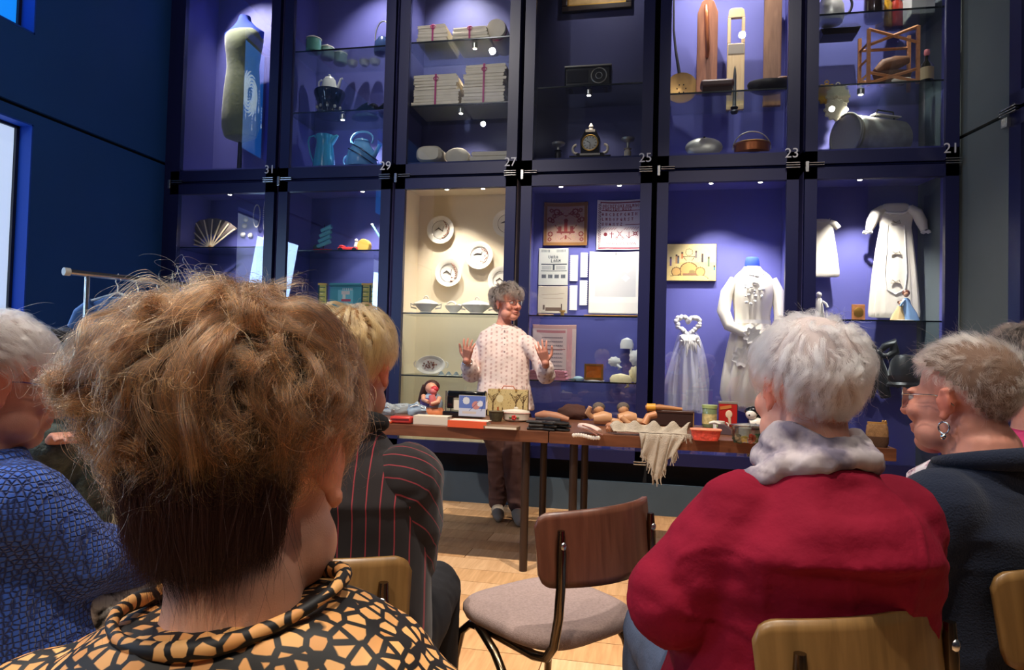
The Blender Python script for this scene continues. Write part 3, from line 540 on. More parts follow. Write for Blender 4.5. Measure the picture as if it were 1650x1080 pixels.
# ---- 21: rack, drum, jars
s0, s1, s2 = sz('21', 0), sz('21', 1), sz('21', 2)
t = ps('metal_jug', 'shiny metal jug on the top shelf of case 21', 'jug', 1338, 5.34, s0); t.part('body', MB().lathe([(18, 0), (21, 8), (20, 26), (13, 42), (14, 52)]), ALU); t.part('handle', MB().tube(arc(20, 28, 12, 16, -80, 80), 2), IRON)
t = ps('roasting_tin', 'flat black roasting tin under the metal jug', 'tin', 1350, 5.50, s0-.002); t.part('tray', MB().rings([[(x*s, yy*s, z) for x, yy in ((-30, -18), (30, -18), (30, 18), (-30, 18))] for s, z in ((.85, -9), (1, 0), (.94, 0), (.82, -7))]), IRON, smooth=False)
for px, m, lab, h, r in ((1408, mat('dark preserve jar', (36, 26, 22), rough=.12, coat=.6), 'tall dark preserving jar on the top shelf of case 21', 70, 15), (1424, mat('yellow fruit jar', (150, 112, 34), rough=.12, coat=.6, var=.4, vscale=30), 'jar of yellow fruit behind the tall dark jar', 54, 13), (1444, mat('red fruit jar', (122, 40, 30), rough=.12, coat=.6, var=.4, vscale=30), 'jar of red fruit beside the yellow one', 50, 12)):
    t = ps('preserving_jar', lab, 'jar', px, 5.36 if px < 1420 else 5.50, s0, 'preserving jars'); t.part('jar', MB().lathe([(r*.9, 0), (r, 4), (r, h*.7), (r*.7, h*.85), (r*.7, h*.9)]), m); t.part('lid', MB().lathe([(r*.8, h*.9), (r*.8, h), (.1, h+1)]), PEWT)
t = ps('cardboard_box', 'grey box at the right end of the top shelf in case 21', 'box', 1476, 5.42, s0); t.part('box', MB().box((0, 0, 24), (34, 60, 48)), mat('grey cardboard', (150, 150, 146), rough=.8), smooth=False, bevel=1); t.part('lid', MB().box((0, 0, 46), (36, 62, 8)), mat('grey cardboard lid', (140, 142, 140), rough=.8), smooth=False)
WAF = mat('white crochet', (232, 222, 190), rough=.9, bump=.9, bscale=130); WAY = mat('yellow crochet', (222, 170, 60), rough=.9, bump=.9, bscale=130)
for px, dz, rr, m, lab, yy, tilt in ((1332, 8, 17, WAY, 'yellow crochet potholder hanging on the shelf edge', 5.47, .2), (1350, -1, 18, WAF, 'upper white crochet potholder beside the yellow one', 5.42, .1), (1347, -23, 18, WAF, 'lower white crochet potholder hanging below the shelf', 5.40, .1)):
    t = ps('potholder', lab, 'potholder', px, yy, s1+dz*.0048, 'crochet potholders'); t.part('cloth', MB().rings([[((rr+1.3*math.cos(12*a))*q*math.cos(a), y, (rr+1.3*math.cos(12*a))*q*math.sin(a)) for a in np.linspace(0, 2*PI, 73)[:-1]] for q, y in ((.9, -1.6), (1, 0), (.9, 1.6))]), m)
    t.part('loop', MB().tube(arc(0, rr+2, 3, 3, -60, 240), .8, 6), m)
t = ps('wooden_rack', 'open wooden crate of slats holding a basket of bread', 'crate', 1433, 5.32, s1)
for x, y, m in ((-36, -16, WOODO), (36, -16, WOODO), (-40, 18, WOODO), (34, 18, WOODO)): t.part('post', MB().box((x, y, 46), (5, 5, 92)), m, smooth=False)
for (a, b) in (((-36, -16, 92), (36, -16, 66)), ((-36, -16, 66), (36, -16, 92)), ((-36, -16, 4), (36, -16, 24)), ((-36, -16, 22), (36, -16, 4)), ((-40, 18, 72), (34, 18, 72)), ((-40, 18, 20), (34, 18, 20))): t.part('slat', MB().tube([a, b], 2.6, 4), WOODO, smooth=False)
for z in (20, 45, 70): t.part('slat', MB().tube([(-36, -16, z), (-40, 18, z)], 2.4, 4), WOODO, smooth=False)
t = ps('bread_basket', 'long brown bread loaf in a dark basket inside the wooden crate', 'bread', 1437, 5.33, s1+.02)
t.part('loaf', MB().tube([(-24, 0, 24), (-12, 0, 34), (6, 0, 38), (24, 0, 42)], [6, 11, 11, 6], 14), mat('brown crust', (130, 82, 46), rough=.6, var=.25, vscale=18, bump=.5, bscale=60)); t.part('basket', MB().lathe([(18, 1), (26, 10), (30, 22), (28, 22), (22, 8)], sx=1, sy=.42), mat('brown wicker', (92, 56, 32), rough=.7, bump=1, bscale=90)); t.part('cloth', MB().ell((12, -10, 5), (16, 4, 5)), W_IV)
t = ps('bottle', 'dark bottle with a pink stopper and pale label beside the crate', 'bottle', 1493, 5.32, s1); t.part('glass', MB().lathe([(9, 0), (10, 2), (10, 34), (4, 42), (3.4, 50)]), mat('dark bottle glass', (30, 28, 22), rough=.08, coat=1)); t.part('label', MB().lathe([(10.3, 10), (10.3, 30)], caps=False), mat('sand label', (150, 130, 96), rough=.8)); t.part('stopper', MB().lathe([(3, 50), (4.6, 54), (4, 60), (.5, 62)], seg=14), mat('pink rubber', (206, 120, 120), rough=.5))
t = ps('metal_drum', 'large dented aluminium drum lying with its round lid to the front', 'drum', 1412, 5.42, s2, rz=.46)
t.part('drum', MB().lathe([(31, -46), (33, -42), (33, 42), (30, 46)], (6, 10, 33), rot('Y', PI/2), seg=36), mat('dull aluminium', (168, 166, 156), rough=.42, metal=.4, var=.2, vscale=12)); L = t.part('lid', MB().lathe([(.1, 3), (26, 3), (30, 5), (34, 5), (34, 0), (30, -1)], (-46, 10, 33), rot('Y', -PI/2), seg=36), mat('embossed aluminium', (205, 202, 188), rough=.4, metal=.3, bump=1.0, bscale=24)); t.part('rim', MB().tube([(-51, 10+34*math.cos(a), 33+34*math.sin(a)) for a in np.linspace(0, 2*PI, 37)[:-1]], 2, 8, close=True), PEWT, parent=L)
t.part('handle', MB().tube([(-8, -4, 63), (-4, -6, 74), (26, -6, 74), (30, -4, 63)], 1.3), IRON); t.part('foot', MB().box((-34, -10, 3), (8, 8, 8)).box((36, -10, 3), (8, 8, 8)).box((36, 26, 3), (8, 8, 8)).box((-34, 26, 3), (8, 8, 8)), PEWT, smooth=False)
t.part('plate', MB().box((12, -6, 66), (50, 12, 1.6)), ENAM, smooth=False)
# ---- 32 (lower far end): fan, jewellery
s0, s1 = sz('32', 0), sz('32', 1)
t = ps('folding_fan', 'opened folding fan of dark lace with pale ribs', 'fan', 340, 5.45, s0)
N = 16; mb = MB().grid(lambda u, v: ((22+36*v)*math.cos(math.radians(168-128*u)), 1.6*(-1)**int(round(u*N)), 6+(22+26*v)*math.sin(math.radians(168-128*u))), N, 3); t.part('leaf', mb, mat('brown fan lace', (104, 92, 84), rough=.8, bump=.6, bscale=80), solid=.4, smooth=False)
for q in range(0, N+1, 2): a = math.radians(168-128*q/N); t.part('rib', MB().tube([(0, -2.4, 5), (55*math.cos(a), -2.2, 6+46*math.sin(a))], [1.2, 1.0], 5), mat('bone rib', (226, 206, 170), rough=.5), smooth=False)
t.part('rivet', MB().ell((0, -3, 5), 4), GOLD)
PEARL = mat('pearl', (232, 224, 214), rough=.2, coat=.5)
def beads(px, py, Y, w, h, n, lab, r=1.1, tassel=False):
    t = pt('necklace', lab, 'necklace', px, py, Y, 'necklaces hanging in the far showcase'); m = MB()
    for q in range(n): a = 2*PI*q/n; m.ell((w*math.sin(a), 0, h/2-h/2*math.cos(a)), r, seg=6, rg=4)
    o = t.part('bead', m, PEARL); o['kind'] = 'stuff'
    t.part('pendant', MB().lathe([(3, -14), (1.6, -4), (1.2, 2)], seg=8) if tassel else MB().ell((0, 0, 0), 1.8, seg=8, rg=6), PEARL); return t
beads(413, 366, 5.60, 6, 36, 40, 'short pearl necklace hanging in the far lower showcase'); beads(427, 372, 5.60, 4, 50, 50, 'long pearl chain ending in a tassel', tassel=True)
for px, py, lab in ((396, 354, 'upper round pearl brooch'), (394, 364, 'lower round pearl brooch'), (391, 378, 'leaf-shaped silver brooch'), (403, 379, 'small oval silver brooch below the short necklace')):
    t = pt('brooch', lab+' on the back of the far showcase', 'brooch', px, py, 5.64, 'brooches in the far showcase'); t.part('stone', MB().ell((0, 0, 0), (3.4, 2, 3)), PEARL); t.part('setting', MB().tube(arc(0, 0, 4, 3.4, 0, 360, 14)[:-1], .6, 6, close=True), PEWT)
# ---- 30: tin toys and tins
s0, s1, s2 = sz('30', 0), sz('30', 1), sz('30', 2)
TEAL = mat('teal tinplate', (110, 180, 184), rough=.35); TRED = mat('red tinplate', (190, 44, 40), rough=.35); YEL = mat('yellow tinplate', (222, 180, 80), rough=.4)
t = ps('tin_sailing_boat', 'tin toy boat with striped teal sails and red hull', 'toy', 519, 5.36, s0)
t.part('hull', MB().rings([[(x*s, y*s, z) for x, y in ((-17, 0), (-8, -6), (10, -6), (17, 0), (10, 6), (-8, 6))] for s, z in ((.7, 0), (1, 6), (.9, 6))]), TRED); t.part('mast', MB().tube([(2, 0, 6), (3, 0, 46)], .8, 6), IRON)
for q in range(4): t.part('sail', MB().tube([(-8+q*2, -1, 10+q*8.5), (14+q*.5, -1, 19+q*8)], [3.2, 3.6], 6), TEAL, smooth=False)
t.part('cargo', MB().ell((-10, 0, 9), (6, 4, 5)), mat('dark green paint', (40, 66, 54), rough=.5))
t = ps('tin_race_car', 'low red tin toy car with a driver and yellow drum', 'toy', 568, 5.36, s0); t.part('body', MB().box((-6, 0, 6), (36, 14, 6)).box((-18, 0, 10), (8, 12, 5)), TRED, bevel=2); t.part('drum', MB().lathe([(10, -6), (11, -4), (11, 4), (10, 6)], (20, 0, 11), RX), YEL); t.part('driver', MB().lathe([(4, 10), (3, 15), (2.6, 17)], (6, 0, 0), seg=10).ell((6, 0, 20), 3, seg=10, rg=6), ENAM)
for x in (-18, 6): t.part('wheel', MB().lathe([(4, -8), (4, 8)], (x, 0, 4), RX, seg=14), IRON)
t = pt('wooden_rod', 'pale blue rod leaning in the corner of the toy shelf', 'rod', 607, 374, 5.42, rz=0, ry=-.6); t.part('shaft', MB().lathe([(1.6, -14), (1.6, 14)], seg=8), TEAL); t.part('tip', MB().ell((0, 0, 15), 2, seg=8, rg=6), ENAM)
img = arr(44, 56, (70, 150, 156)); rg = np.random.default_rng(3)
img[6:34, 14:40] = lin(120, 190, 196); img[8:14, 20:34] = lin(226, 206, 190); img[14:22, 22:27] = lin(230, 222, 200); img[22:26, 20:36] = lin(196, 60, 70); img[30:33, 18:36:2] = lin(60, 90, 110); img[3:7, 22:38:3] = lin(240, 230, 220)
P_ = mat_attr('printed tin', .35)
t = ps('lithographed_tin', 'large turquoise tin box with a picture panel on its front', 'tin', 557, 5.30, s1-.0); t.part('body', MB().b2((-29, -.2, 0), (29, 26, 42)), TEAL, smooth=False, bevel=1.2); o = printed('picture', 57*t.k, 41*t.k, img, P_, t.o); o.location = (0, -.6*t.k, .5*t.k); t.part('lid', MB().b2((-29.6, -1, 42), (29.6, 27, 47)), mat('dark teal lid', (50, 120, 124), rough=.35), smooth=False, bevel=1)
img = arr(34, 16, (196, 186, 90)); img[2::6, 2:14] = lin(40, 90, 80); img[4::6, 4:10] = lin(240, 226, 160); img[:, :3] = lin(30, 70, 70)
for px, Y, lab in ((518, 5.36, 'yellow patterned tin standing beside the turquoise box'), (588, 5.28, 'tall yellow patterned tin closer to the turquoise box'), (601, 5.25, 'tall yellow patterned tin closest to the door frame')):
    t = ps('tea_tin', lab, 'tin', px, Y, s1, 'yellow patterned tins', rz=.25); t.part('body', MB().b2((-6.5, -.2, 0), (6.5, 12, 44)), mat('olive tin', (150, 140, 70), rough=.4), smooth=False); o = printed('pattern', 13*t.k, 43*t.k, img, P_, t.o); o.location = (0, -.5*t.k, .4*t.k); t.part('lid', MB().b2((-6.8, -.6, 44), (6.8, 12.4, 47)), YEL, smooth=False)
# ---- 28: plates, tureens, platter
PORC = mat('glazed porcelain', (238, 232, 222), rough=.12, coat=.6); DEC1 = mat('brown transfer print', (150, 96, 78), rough=.4); DEC2 = mat('dark transfer print', (70, 58, 52), rough=.4)
for q, (px, py, lab) in enumerate(((711, 371, 'porcelain plate hung topmost on the cream back wall'), (773, 412, 'porcelain plate with a dark bird hung in the middle'), (724, 440, 'porcelain plate hung lowest above the first tureen'), (817, 361, 'porcelain plate half cut off by the door frame, upper one'), (809, 452, 'porcelain plate behind the curly hair of the speaker'))):
    t = pt('porcelain_plate', lab, 'plate', px, py, YB-.035, 'hung bird plates'); R_ = 22.5
    t.part('plate', MB().lathe([(.1, 1), (13, 1), (15, 2.5), (21, 4.6), (R_, 5), (R_, 4), (20, 2.8), (14, -1), (.1, -1.5)], R=RX, seg=36), PORC)
    rg = random.Random(q); m = MB()
    for j in range(9): a = math.radians(-75+j*17); rr = rg.uniform(9, 14); m.tube([(rr*math.cos(a), -2.2-.12*rr, rr*math.sin(a)), ((rr+rg.uniform(1, 3))*math.cos(a+.25), -2.4-.12*rr, (rr+2)*math.sin(a+.25))], [.7, .4], 5); m.ell((rr*math.cos(a), -2-.12*rr, rr*math.sin(a)), (1.1, .4, 1.1), seg=6, rg=4)
    t.part('flower_print', m, DEC1); t.part('rim_line', MB().tube(arc(0, 0, 14.6, 14.6, 0, 360, 36, -2.7)[:-1], .3, 5, close=True), DEC2)
    sg = 1 if q % 2 else -1; m = MB().tube([(-10, -1.6, 1*sg), (-4, -1.6, 3), (3, -1.6, 2*sg), (4, -1.6, 6)], [.4, 1.3, 1.1, .4], 5); t.part('bird_print', m, DEC2)
    t.part('hanger', MB().lathe([(3, -3), (3, 1)], R=RX, c=(0, 6, 0), seg=10), PEWT)
s0, s1, s2 = sz('28', 0), sz('28', 1), sz('28', 2)
def tureen(px, Y, Z, w, h, lab, m=PORC):
    t = ps('tureen', lab, 'tureen', px, Y, Z, 'porcelain tureens'); q = w/2
    t.part('bowl', MB().lathe([(q*.45, 0), (q*.5, 1.5), (q*.4, 3), (q*.9, h*.5), (q, h*.58)], sy=.6, seg=30), m); t.part('lid', MB().lathe([(q*1.02, h*.58), (q*.9, h*.68), (q*.4, h*.84), (2, h*.88)], sy=.6, seg=30), m)
    t.part('knob', MB().tube(arc(0, h*.88, 4, 5, -20, 200, 10), 1.2, 7), m)
    for s in (-1, 1): t.part('handle', MB().tube([(s*q*.92, 0, h*.5), (s*(q+5), 0, h*.6), (s*(q+4), 0, h*.36), (s*q*.75, 0, h*.3)], 1.4, 7), m)
tureen(686, 5.28, s0, 42, 26, 'low white tureen alone at the left end of the shelf')
tureen(768, 5.34, s0, 52, 26, 'wide tureen with a fruit knob beside the speaker')
t = ps('sauce_boat', 'white sauce boat between the two tureens', 'sauce boat', 731, 5.34, s0); t.part('boat', MB().lathe([(7, 0), (6, 3), (13, 9), (15, 14), (13, 14), (10, 8)], sy=.55, seg=26), PORC); t.part('handle', MB().tube(arc(-4, 12, 8, 8, 30, 200, 12), 1.6, 8), PORC); t.part('foot', MB().lathe([(8, 0), (8.5, .8), (7, 1.6)], sy=.6), PORC)
t = ps('serving_platter', 'oval white platter with a brown print standing on edge', 'platter', 694, 5.34, s1); t.part('plate', MB().lathe([(.1, 0), (17, .4), (19, 2), (24, 3.4), (25, 3), (19, 0), (.1, -1.4)], (0, 0, 15.5), rot('X', PI/2-.22), seg=40, sy=.63), PORC)
m = MB()
for j in range(26): a = random.uniform(0, 2*PI); rr = random.random()**.5; m.ell((14*rr*math.cos(a), -1.2-.22*7*rr*math.sin(a)*-.0, 15.5+7*rr*math.sin(a)), (1.6, 1.2+.22*abs(7*rr*math.sin(a)), 1), seg=6, rg=4)
o = t.part('landscape_print', m, DEC1)
for s in (-1, 1): t.part('handle', MB().tube(arc(s*25, 17, 3.4, 4.5, -90 if s > 0 else 90, 90 if s > 0 else 270, 8), 1.2, 6), PORC)
for q in range(5):
    t = ps('salt_dish', ['salt dish next to the oval platter', 'second blue grey salt dish from the platter', 'middle one of the five salt dishes', 'fourth salt dish from the platter', 'salt dish closest to the speaker'][q], 'dish', 711+q*12, 5.30, s1, 'small blue grey salt dishes'); t.part('dish', MB().lathe([(6, 0), (2, 6), (.3, 7)], seg=4), mat('blue grey glaze', (130, 142, 150), rough=.25), smooth=False); t.part('rim', MB().lathe([(6.2, 0), (6.4, .8), (5.6, 1.2)], seg=12), PORC)
# ---- 26: samplers, papers, lace, bonnets
F35 = dict(zip('ABCDEFGHIJKLMNOPQRSTUVWXYZ', '25755 65656 34443 65556 74647 74644 34553 55755 72227 11152 55655 44447 57755 65555 25552 65644 25573 65655 34216 72222 55557 55552 55775 55255 55222 71247'.split()))
def letters(img, s, x, y, col, dx=4):
    for ch in s:
        if ch in F35:
            for r, d in enumerate(F35[ch]):
                for b in range(3):
                    if int(d) >> (2-b) & 1 and 0 <= y+r < img.shape[0] and 0 <= x+b < img.shape[1]: img[y+r, x+b] = col
        x += dx
def line(img, x0, y0, x1, y1, col):
    n = int(max(abs(x1-x0), abs(y1-y0), 1)*1.5)
    for q in range(n+1):
        x = int(round(x0+(x1-x0)*q/n)); y = int(round(y0+(y1-y0)*q/n))
        if 0 <= y < img.shape[0] and 0 <= x < img.shape[1]: img[y, x] = col
def disc(img, cx, cy, r, col, ring=None):
    yy, xx = np.mgrid[:img.shape[0], :img.shape[1]]; d = np.hypot(xx-cx, yy-cy); img[(d <= r) & (d > (ring if ring is not None else -1))] = col
PR = mat_attr('stitched cloth', .9, bump=.35, bscale=500); PPAP = mat_attr('printed paper', .75)
def hung(name, label, cat, x0, y0, x1, y1, img, m=PR, Y=YB-.012, sag=1.0, group=None, part='cloth'):
    t = pt(name, label, cat, (x0+x1)/2, y1, Y, group); w = x1-x0; h = y1-y0; k = t.k
    o = printed(part, w*k, h*k, img, m, t.o, lambda u, v: ((u-.5)*w*k, -(.8+sag*math.sin(7*u+3*v))*k, (v*h-sag*1.6*math.sin(PI*u)*v)*k), solid=.3*k)
    return t
rg = np.random.default_rng(11)
# brown sampler
img = arr(66, 66, (176, 142, 120)); img += rg.normal(0, .02, img.shape); br = lin(134, 62, 54); gd = lin(150, 104, 56)
img[1:6, :] = gd; img[-5:, :] = gd; img[:, 1:5] = gd; img[:, -5:-1] = gd
for s in (-1, 1):
    for (a, b, c_) in ((14, 14, 5), (18, 20, 3), (9, 16, 3), (22, 12, 3), (24, 26, 4), (20, 28, 3), (23, 48, 4), (24, 56, 3)): disc(img, 33+s*a, b, c_, br, c_-2)
    line(img, 33, 20, 33+s*14, 14, br); line(img, 33+s*4, 16, 33+s*22, 26, br); img[36:46, 33+s*9-2:33+s*9+3] = br; line(img, 33+s*6, 48, 33+s*16, 34, br); line(img, 33+s*3, 52, 33+s*8, 56, br)
img[28:46, 31:36] = lin(160, 70, 60); img[44:47, 20:47] = br; img[50:56, 32:35] = br; disc(img, 33, 27, 3, br)
hung('sampler', 'brownish red cross-stitched sampler hung at upper left of the sampler case', 'sampler', 875, 325, 946, 396, np.clip(img, 0, 1))
# red and white sampler
img = arr(82, 74, (240, 226, 216)); rd_ = lin(150, 50, 58)
img[3:5, 5:70] = rd_; img[78:80, 3:72] = rd_; img[17, 8:70] = rd_
for q in range(6, 78, 3): line(img, 2, q+2, 6, q-1, lin(110, 50, 50))
letters(img, 'ABCDEFGHIJKLMNO', 9, 7, lin(176, 96, 92)); letters(img, 'PQRSTUV WXYZ', 9, 12, lin(176, 96, 92)); 
letters(img, 'ABCDEFGHIK', 8, 21, rd_, 6); letters(img, 'LMNOPQRST', 8, 29, rd_, 6); letters(img, 'UVWXYZ', 8, 37, rd_, 6); img[40, 46:70] = rd_
for q in range(8, 32, 4): line(img, q, 48, q+3, 45, rd_); line(img, q+36, 48, q+39, 45, rd_)
disc(img, 14, 56, 3, rd_); disc(img, 62, 55, 3, rd_, 1); line(img, 24, 52, 24, 62, rd_); line(img, 21, 55, 27, 55, rd_); line(img, 33, 50, 41, 60, rd_); line(img, 41, 50, 33, 60, rd_); disc(img, 32, 62, 2, rd_, 1); disc(img, 42, 62, 2, rd_, 1)
line(img, 52, 52, 52, 62, rd_); line(img, 48, 58, 52, 62, rd_); line(img, 56, 58, 52, 62, rd_); line(img, 58, 52, 66, 58, rd_); line(img, 66, 52, 58, 58, rd_)
for q in range(16, 64, 3): line(img, q, 71-(q*7 % 3), q+2, 72+(q*5 % 2), rd_)
hung('sampler', 'white sampler with rows of red stitched letters, scissors and anchor', 'sampler', 961, 321, 1034, 403, img)
# printed sheets
img = arr(58, 46, (204, 204, 190)); ink = lin(70, 76, 80); letters(img, 'VARA', 15, 11, ink); letters(img, 'LARM', 19, 17, ink); img[2:6, 4:18:2] = lin(110, 114, 114); img[2:6, 28:42:2] = lin(110, 114, 114); img[24:26, 4:44] = ink; img[26:34, 22:25] = ink; img[35, 4:44] = ink; img[28:34:2, 5:20] = lin(130, 132, 130); img[28:34:2, 27:42] = lin(130, 132, 130)
for q in range(4): img[41:47, 5+q*10:12+q*10] = lin(110, 112, 112); img[42:46, 6+q*10:11+q*10:2] = ink
hung('printed_sheet', 'grey printed sheet with black lettering under the brown sampler', 'sheet', 867, 400, 915, 460, img, PPAP, sag=.3, part='paper')
img = arr(46, 46, (196, 184, 160)); bn = lin(92, 74, 60); img[32:40, 8:11] = bn; img[36:42, 12:38] = lin(104, 84, 66); img[30:38, 36:38] = bn; line(img, 6, 14, 40, 12, lin(160, 146, 124)); line(img, 8, 20, 38, 20, lin(160, 146, 124))
hung('printed_sheet', 'beige sheet with a small dark house picture resting on the shelf', 'sheet', 866, 461, 914, 505, img, PPAP, sag=.3, part='paper')
def zig(px, y0, y1, w, lab, side):
    t = pt('lace_strip', lab, 'lace', px, y1, YB-.01, 'white lace strips between the samplers'); h = y1-y0; n = max(6, int(h/3)); P_ = []
    for q in range(n): P_ += [(side*w/2, q*h/n), (side*(w/2+2.2), (q+.5)*h/n)]
    P_.append((side*w/2, h)); P_ = P_+[(-side*w/2, h), (-side*w/2, 0)]
    t.part('strip', MB().prism(P_, -.8, .4), W_LACE, smooth=False)
zig(925, 411, 453, 11, 'upper left white lace strip with small notches', -1); zig(940, 407, 447, 10, 'upper right white lace strip with wide notches', 1); zig(924, 460, 500, 11, 'lower left white lace strip standing on the shelf', -1); zig(939, 452, 492, 11, 'lower right white lace strip', 1)
img = arr(44, 34, (236, 230, 214)); 
for q in range(4, 36, 1):
    img[q, 4:30] = lin(206, 204, 196)
for (a, b) in ((12, 12), (18, 10), (24, 12), (12, 18), (23, 18)): disc(img, a, b, 2, lin(244, 240, 228))
img[32:36, :] = lin(244, 238, 222)
t = hung('white_cloth', 'large white damask cloth with woven panel right of the lace', 'cloth', 948, 405, 1033, 506, img, sag=.8); t.part('pin', MB().ell((0, -3, 98), 1.2, seg=8, rg=6), PEWT)
s0, s1, s2 = sz('26', 0), sz('26', 1), sz('26', 2)
t = ps('brass_spool', 'little brass spool on the shelf below the lace', 'spool', 906, 5.45, s0); t.part('spool', MB().lathe([(5, 0), (5, 2), (3, 3), (3, 8), (5, 9), (5, 11)], seg=14), BRASS)
t = ps('wooden_bobbins', 'dark lace bobbin lying at the end of the sampler shelf', 'bobbin', 880, 5.45, s0); t.part('shaft', MB().tube([(-12, 0, 3), (12, 0, 3)], [2.6, 1.6], 10), WOODB); t.part('head', MB().ell((-13, 0, 3), 3, seg=10, rg=6), IRON)
t = ps('measuring_rod', 'gilt wooden rod along the shelf under the damask cloth', 'rod', 985, 5.40, s0); t.part('rod', MB().b2((-44, -2, 0), (44, 3, 4)), GOLD, smooth=False, bevel=.6); t.part('end_cap', MB().b2((40, -2.4, -.0), (45, 3.4, 4.5)), BRASS, smooth=False)
img = arr(80, 66, (226, 196, 186)); pk = lin(204, 130, 130); img[:, 52:60] = lin(222, 160, 158); img[8:12, 6:50] = pk; ik = lin(130, 108, 112)
for q in range(18, 70, 6): img[q:q+2, 14:46] = ik*np.ones(3); img[q, 14:46:3] = lin(226, 196, 186)
img[36, 10:50] = lin(150, 70, 76); img[66, 10:50] = lin(150, 70, 76); img[:6] = lin(208, 160, 150)
hung('sampler', 'long pink banner with lines of stitched verse behind the speaker', 'sampler', 856, 523, 927, 610, img, sag=.6)
PINK = mat('dusty pink cloth', (206, 130, 142), rough=.9, bump=.3, bscale=120)
t = ps('folded_pink_cloth', 'folded dusty pink cloths lying below the stitched verse', 'cloth', 884, 5.30, s1)
for q in range(3): t.part('folded_cloth', MB().rings([[(x, yy, q*5+2.4+2.3*s) for x, s in ((-30, -1), (28-q, -1), (30-q, 0), (28-q, 1), (-30, 1), (-32, 0))] for yy in (-14, 22)]), PINK)
t = ps('amber_box', 'amber coloured carved box on a white fringe', 'box', 957, 5.30, s1); AMB = mat('amber lacquer', (196, 106, 30), rough=.25, coat=.6, var=.3, vscale=14); t.part('box', MB().box((0, 0, 15), (30, 18, 26)), AMB, bevel=2); t.part('frame', MB().b2((-15, -10, 3), (15, -9, 6)).b2((-15, -10, 25), (15, -9, 28)).b2((-15, -10, 6), (-12, -9, 25)).b2((12, -10, 6), (15, -9, 25)), GOLD, smooth=False); t.part('foot_fringe', MB().rings([[(16*math.cos(a)*q, 11*math.sin(a)*q, z) for a in np.linspace(0, 2*PI, 25)[:-1]] for q, z in ((1, 0), (1.06, 1.5), (.9, 2.2))]), W_LACE)
t = ps('shell', 'pale blue shell dish beside the amber box', 'shell', 932, 5.28, s1); t.part('dish', MB().ell((0, 0, 3.5), (9, 7, 4)), mat('pale blue glaze', (168, 196, 204), rough=.3)); t.part('leaf', MB().ell((-8, -2, 1.8), (8, 5, 1.8)), mat('grey green leaf', (66, 84, 78), rough=.7))
def bonnet(px, py, Y, w, h, lab, kind=0, onz=None, m=W_LACE):
    t = ps('bonnet', lab, 'bonnet', px, Y, onz, 'white baby caps') if onz else pt('bonnet', lab, 'bonnet', px, py, Y, 'white baby caps')
    if kind == 0: t.part('crown', MB().lathe([(w*.5, 0), (w*.52, h*.4), (w*.4, h*.8), (.3, h)], sy=.6, seg=26), m); t.part('ribbon', MB().tube([(w*.3, -2, 0), (w*.36, -3, -h*.45), (w*.2, -3, -h*.6)], [2, 2.6, .8], 6), m)
    else: t.part('crown', MB().rings([[(w*.5*q*math.cos(a)*(1+.08*math.cos(9*a)), y, h*.5+h*.5*q*math.sin(a)*(1+.08*math.cos(9*a))) for a in np.linspace(0, 2*PI, 37)[:-1]] for q, y in ((.5, -5), (1, -2), (1, 1), (.6, 3))]), m); t.part('ribbon', MB().tube([(w*.2, -3, h*.2), (w*.5, -4, -h*.1), (w*.3, -3, -h*.3)], [2.5, 3, 1], 6), m)
bonnet(1010, 562, 5.62, 21, 18, 'round white cap pinned to the blue back wall'); bonnet(1025, 590, 5.58, 22, 26, 'white cap with ruffled edge below the round cap', 1); bonnet(990, 591, 5.60, 20, 16, 'small white cap with pointed ribbon beside the amber box', 1)
CREAMC = mat('cream knitted cap', (240, 226, 178), rough=.9, bump=.5, bscale=150)
bonnet(1000, 0, 5.30, 34, 14, 'flat cream knitted cap lying on the shelf', 0, s1, CREAMC); bonnet(1022, 0, 5.34, 18, 26, 'upright cream cap at the right end of the shelf', 1, s1, CREAMC)
# ---- 24: painting, veil, dress on form
img = arr(60, 80, (226, 200, 130)); yy, xx = np.mgrid[:60, :80]; img[:30] = img[:30]*np.array([.95, 1.02, 1.25]); img += (rg.normal(0, .02, (60, 80, 1))); dk = lin(110, 80, 50)
for cx, cy, r in ((37, 44, 15), (17, 45, 8), (55, 45, 8)): disc(img, cx, cy, r, lin(214, 170, 100)); disc(img, cx, cy, r, dk, r-1.5)
img[52:60] = lin(232, 204, 130); disc(img, 37, 13, 6, lin(236, 216, 150)); disc(img, 37, 13, 6, dk, 5); line(img, 28, 20, 33, 27, dk); line(img, 46, 20, 41, 27, dk); line(img, 28, 20, 46, 20, dk)
for x, y, h, cc in ((7, 24, 12, (110, 90, 130)), (16, 20, 12, (190, 140, 90)), (19, 22, 10, (90, 100, 110)), (25, 16, 8, (200, 120, 70)), (47, 14, 9, (120, 110, 110)), (57, 19, 11, (70, 60, 60)), (67, 24, 13, (100, 120, 90)), (76, 38, 5, (60, 120, 130))): img[y:y+h, x:x+3] = lin(*cc); disc(img, x+1, y-2, 1.6, lin(80, 60, 50))
disc(img, 42, 47, 5, lin(150, 130, 80)); img[48:52, 28:50] = lin(150, 110, 80); line(img, 8, 52, 24, 50, dk); line(img, 60, 50, 68, 56, dk)
t = pt('painting', 'yellow naive painting of small figures above arches, hung beside the dress', 'painting', 1112, 453, YB-.02); t.part('panel', MB().b2((-40, -2, 0), (40, 3.5, 60)), mat('panel edge', (60, 48, 40), rough=.6), smooth=False); o = printed('picture', 79*t.k, 59*t.k, np.clip(img, 0, 1), mat_attr('painted surface', .45), t.o); o.location = (0, -2.3*t.k, .5*t.k)
TUL = mat_tulle('white tulle', (236, 236, 240), .42)
t = pt('bridal_veil', 'white tulle veil hanging from a heart-shaped flower crown', 'veil', 1106, 662, 5.52)
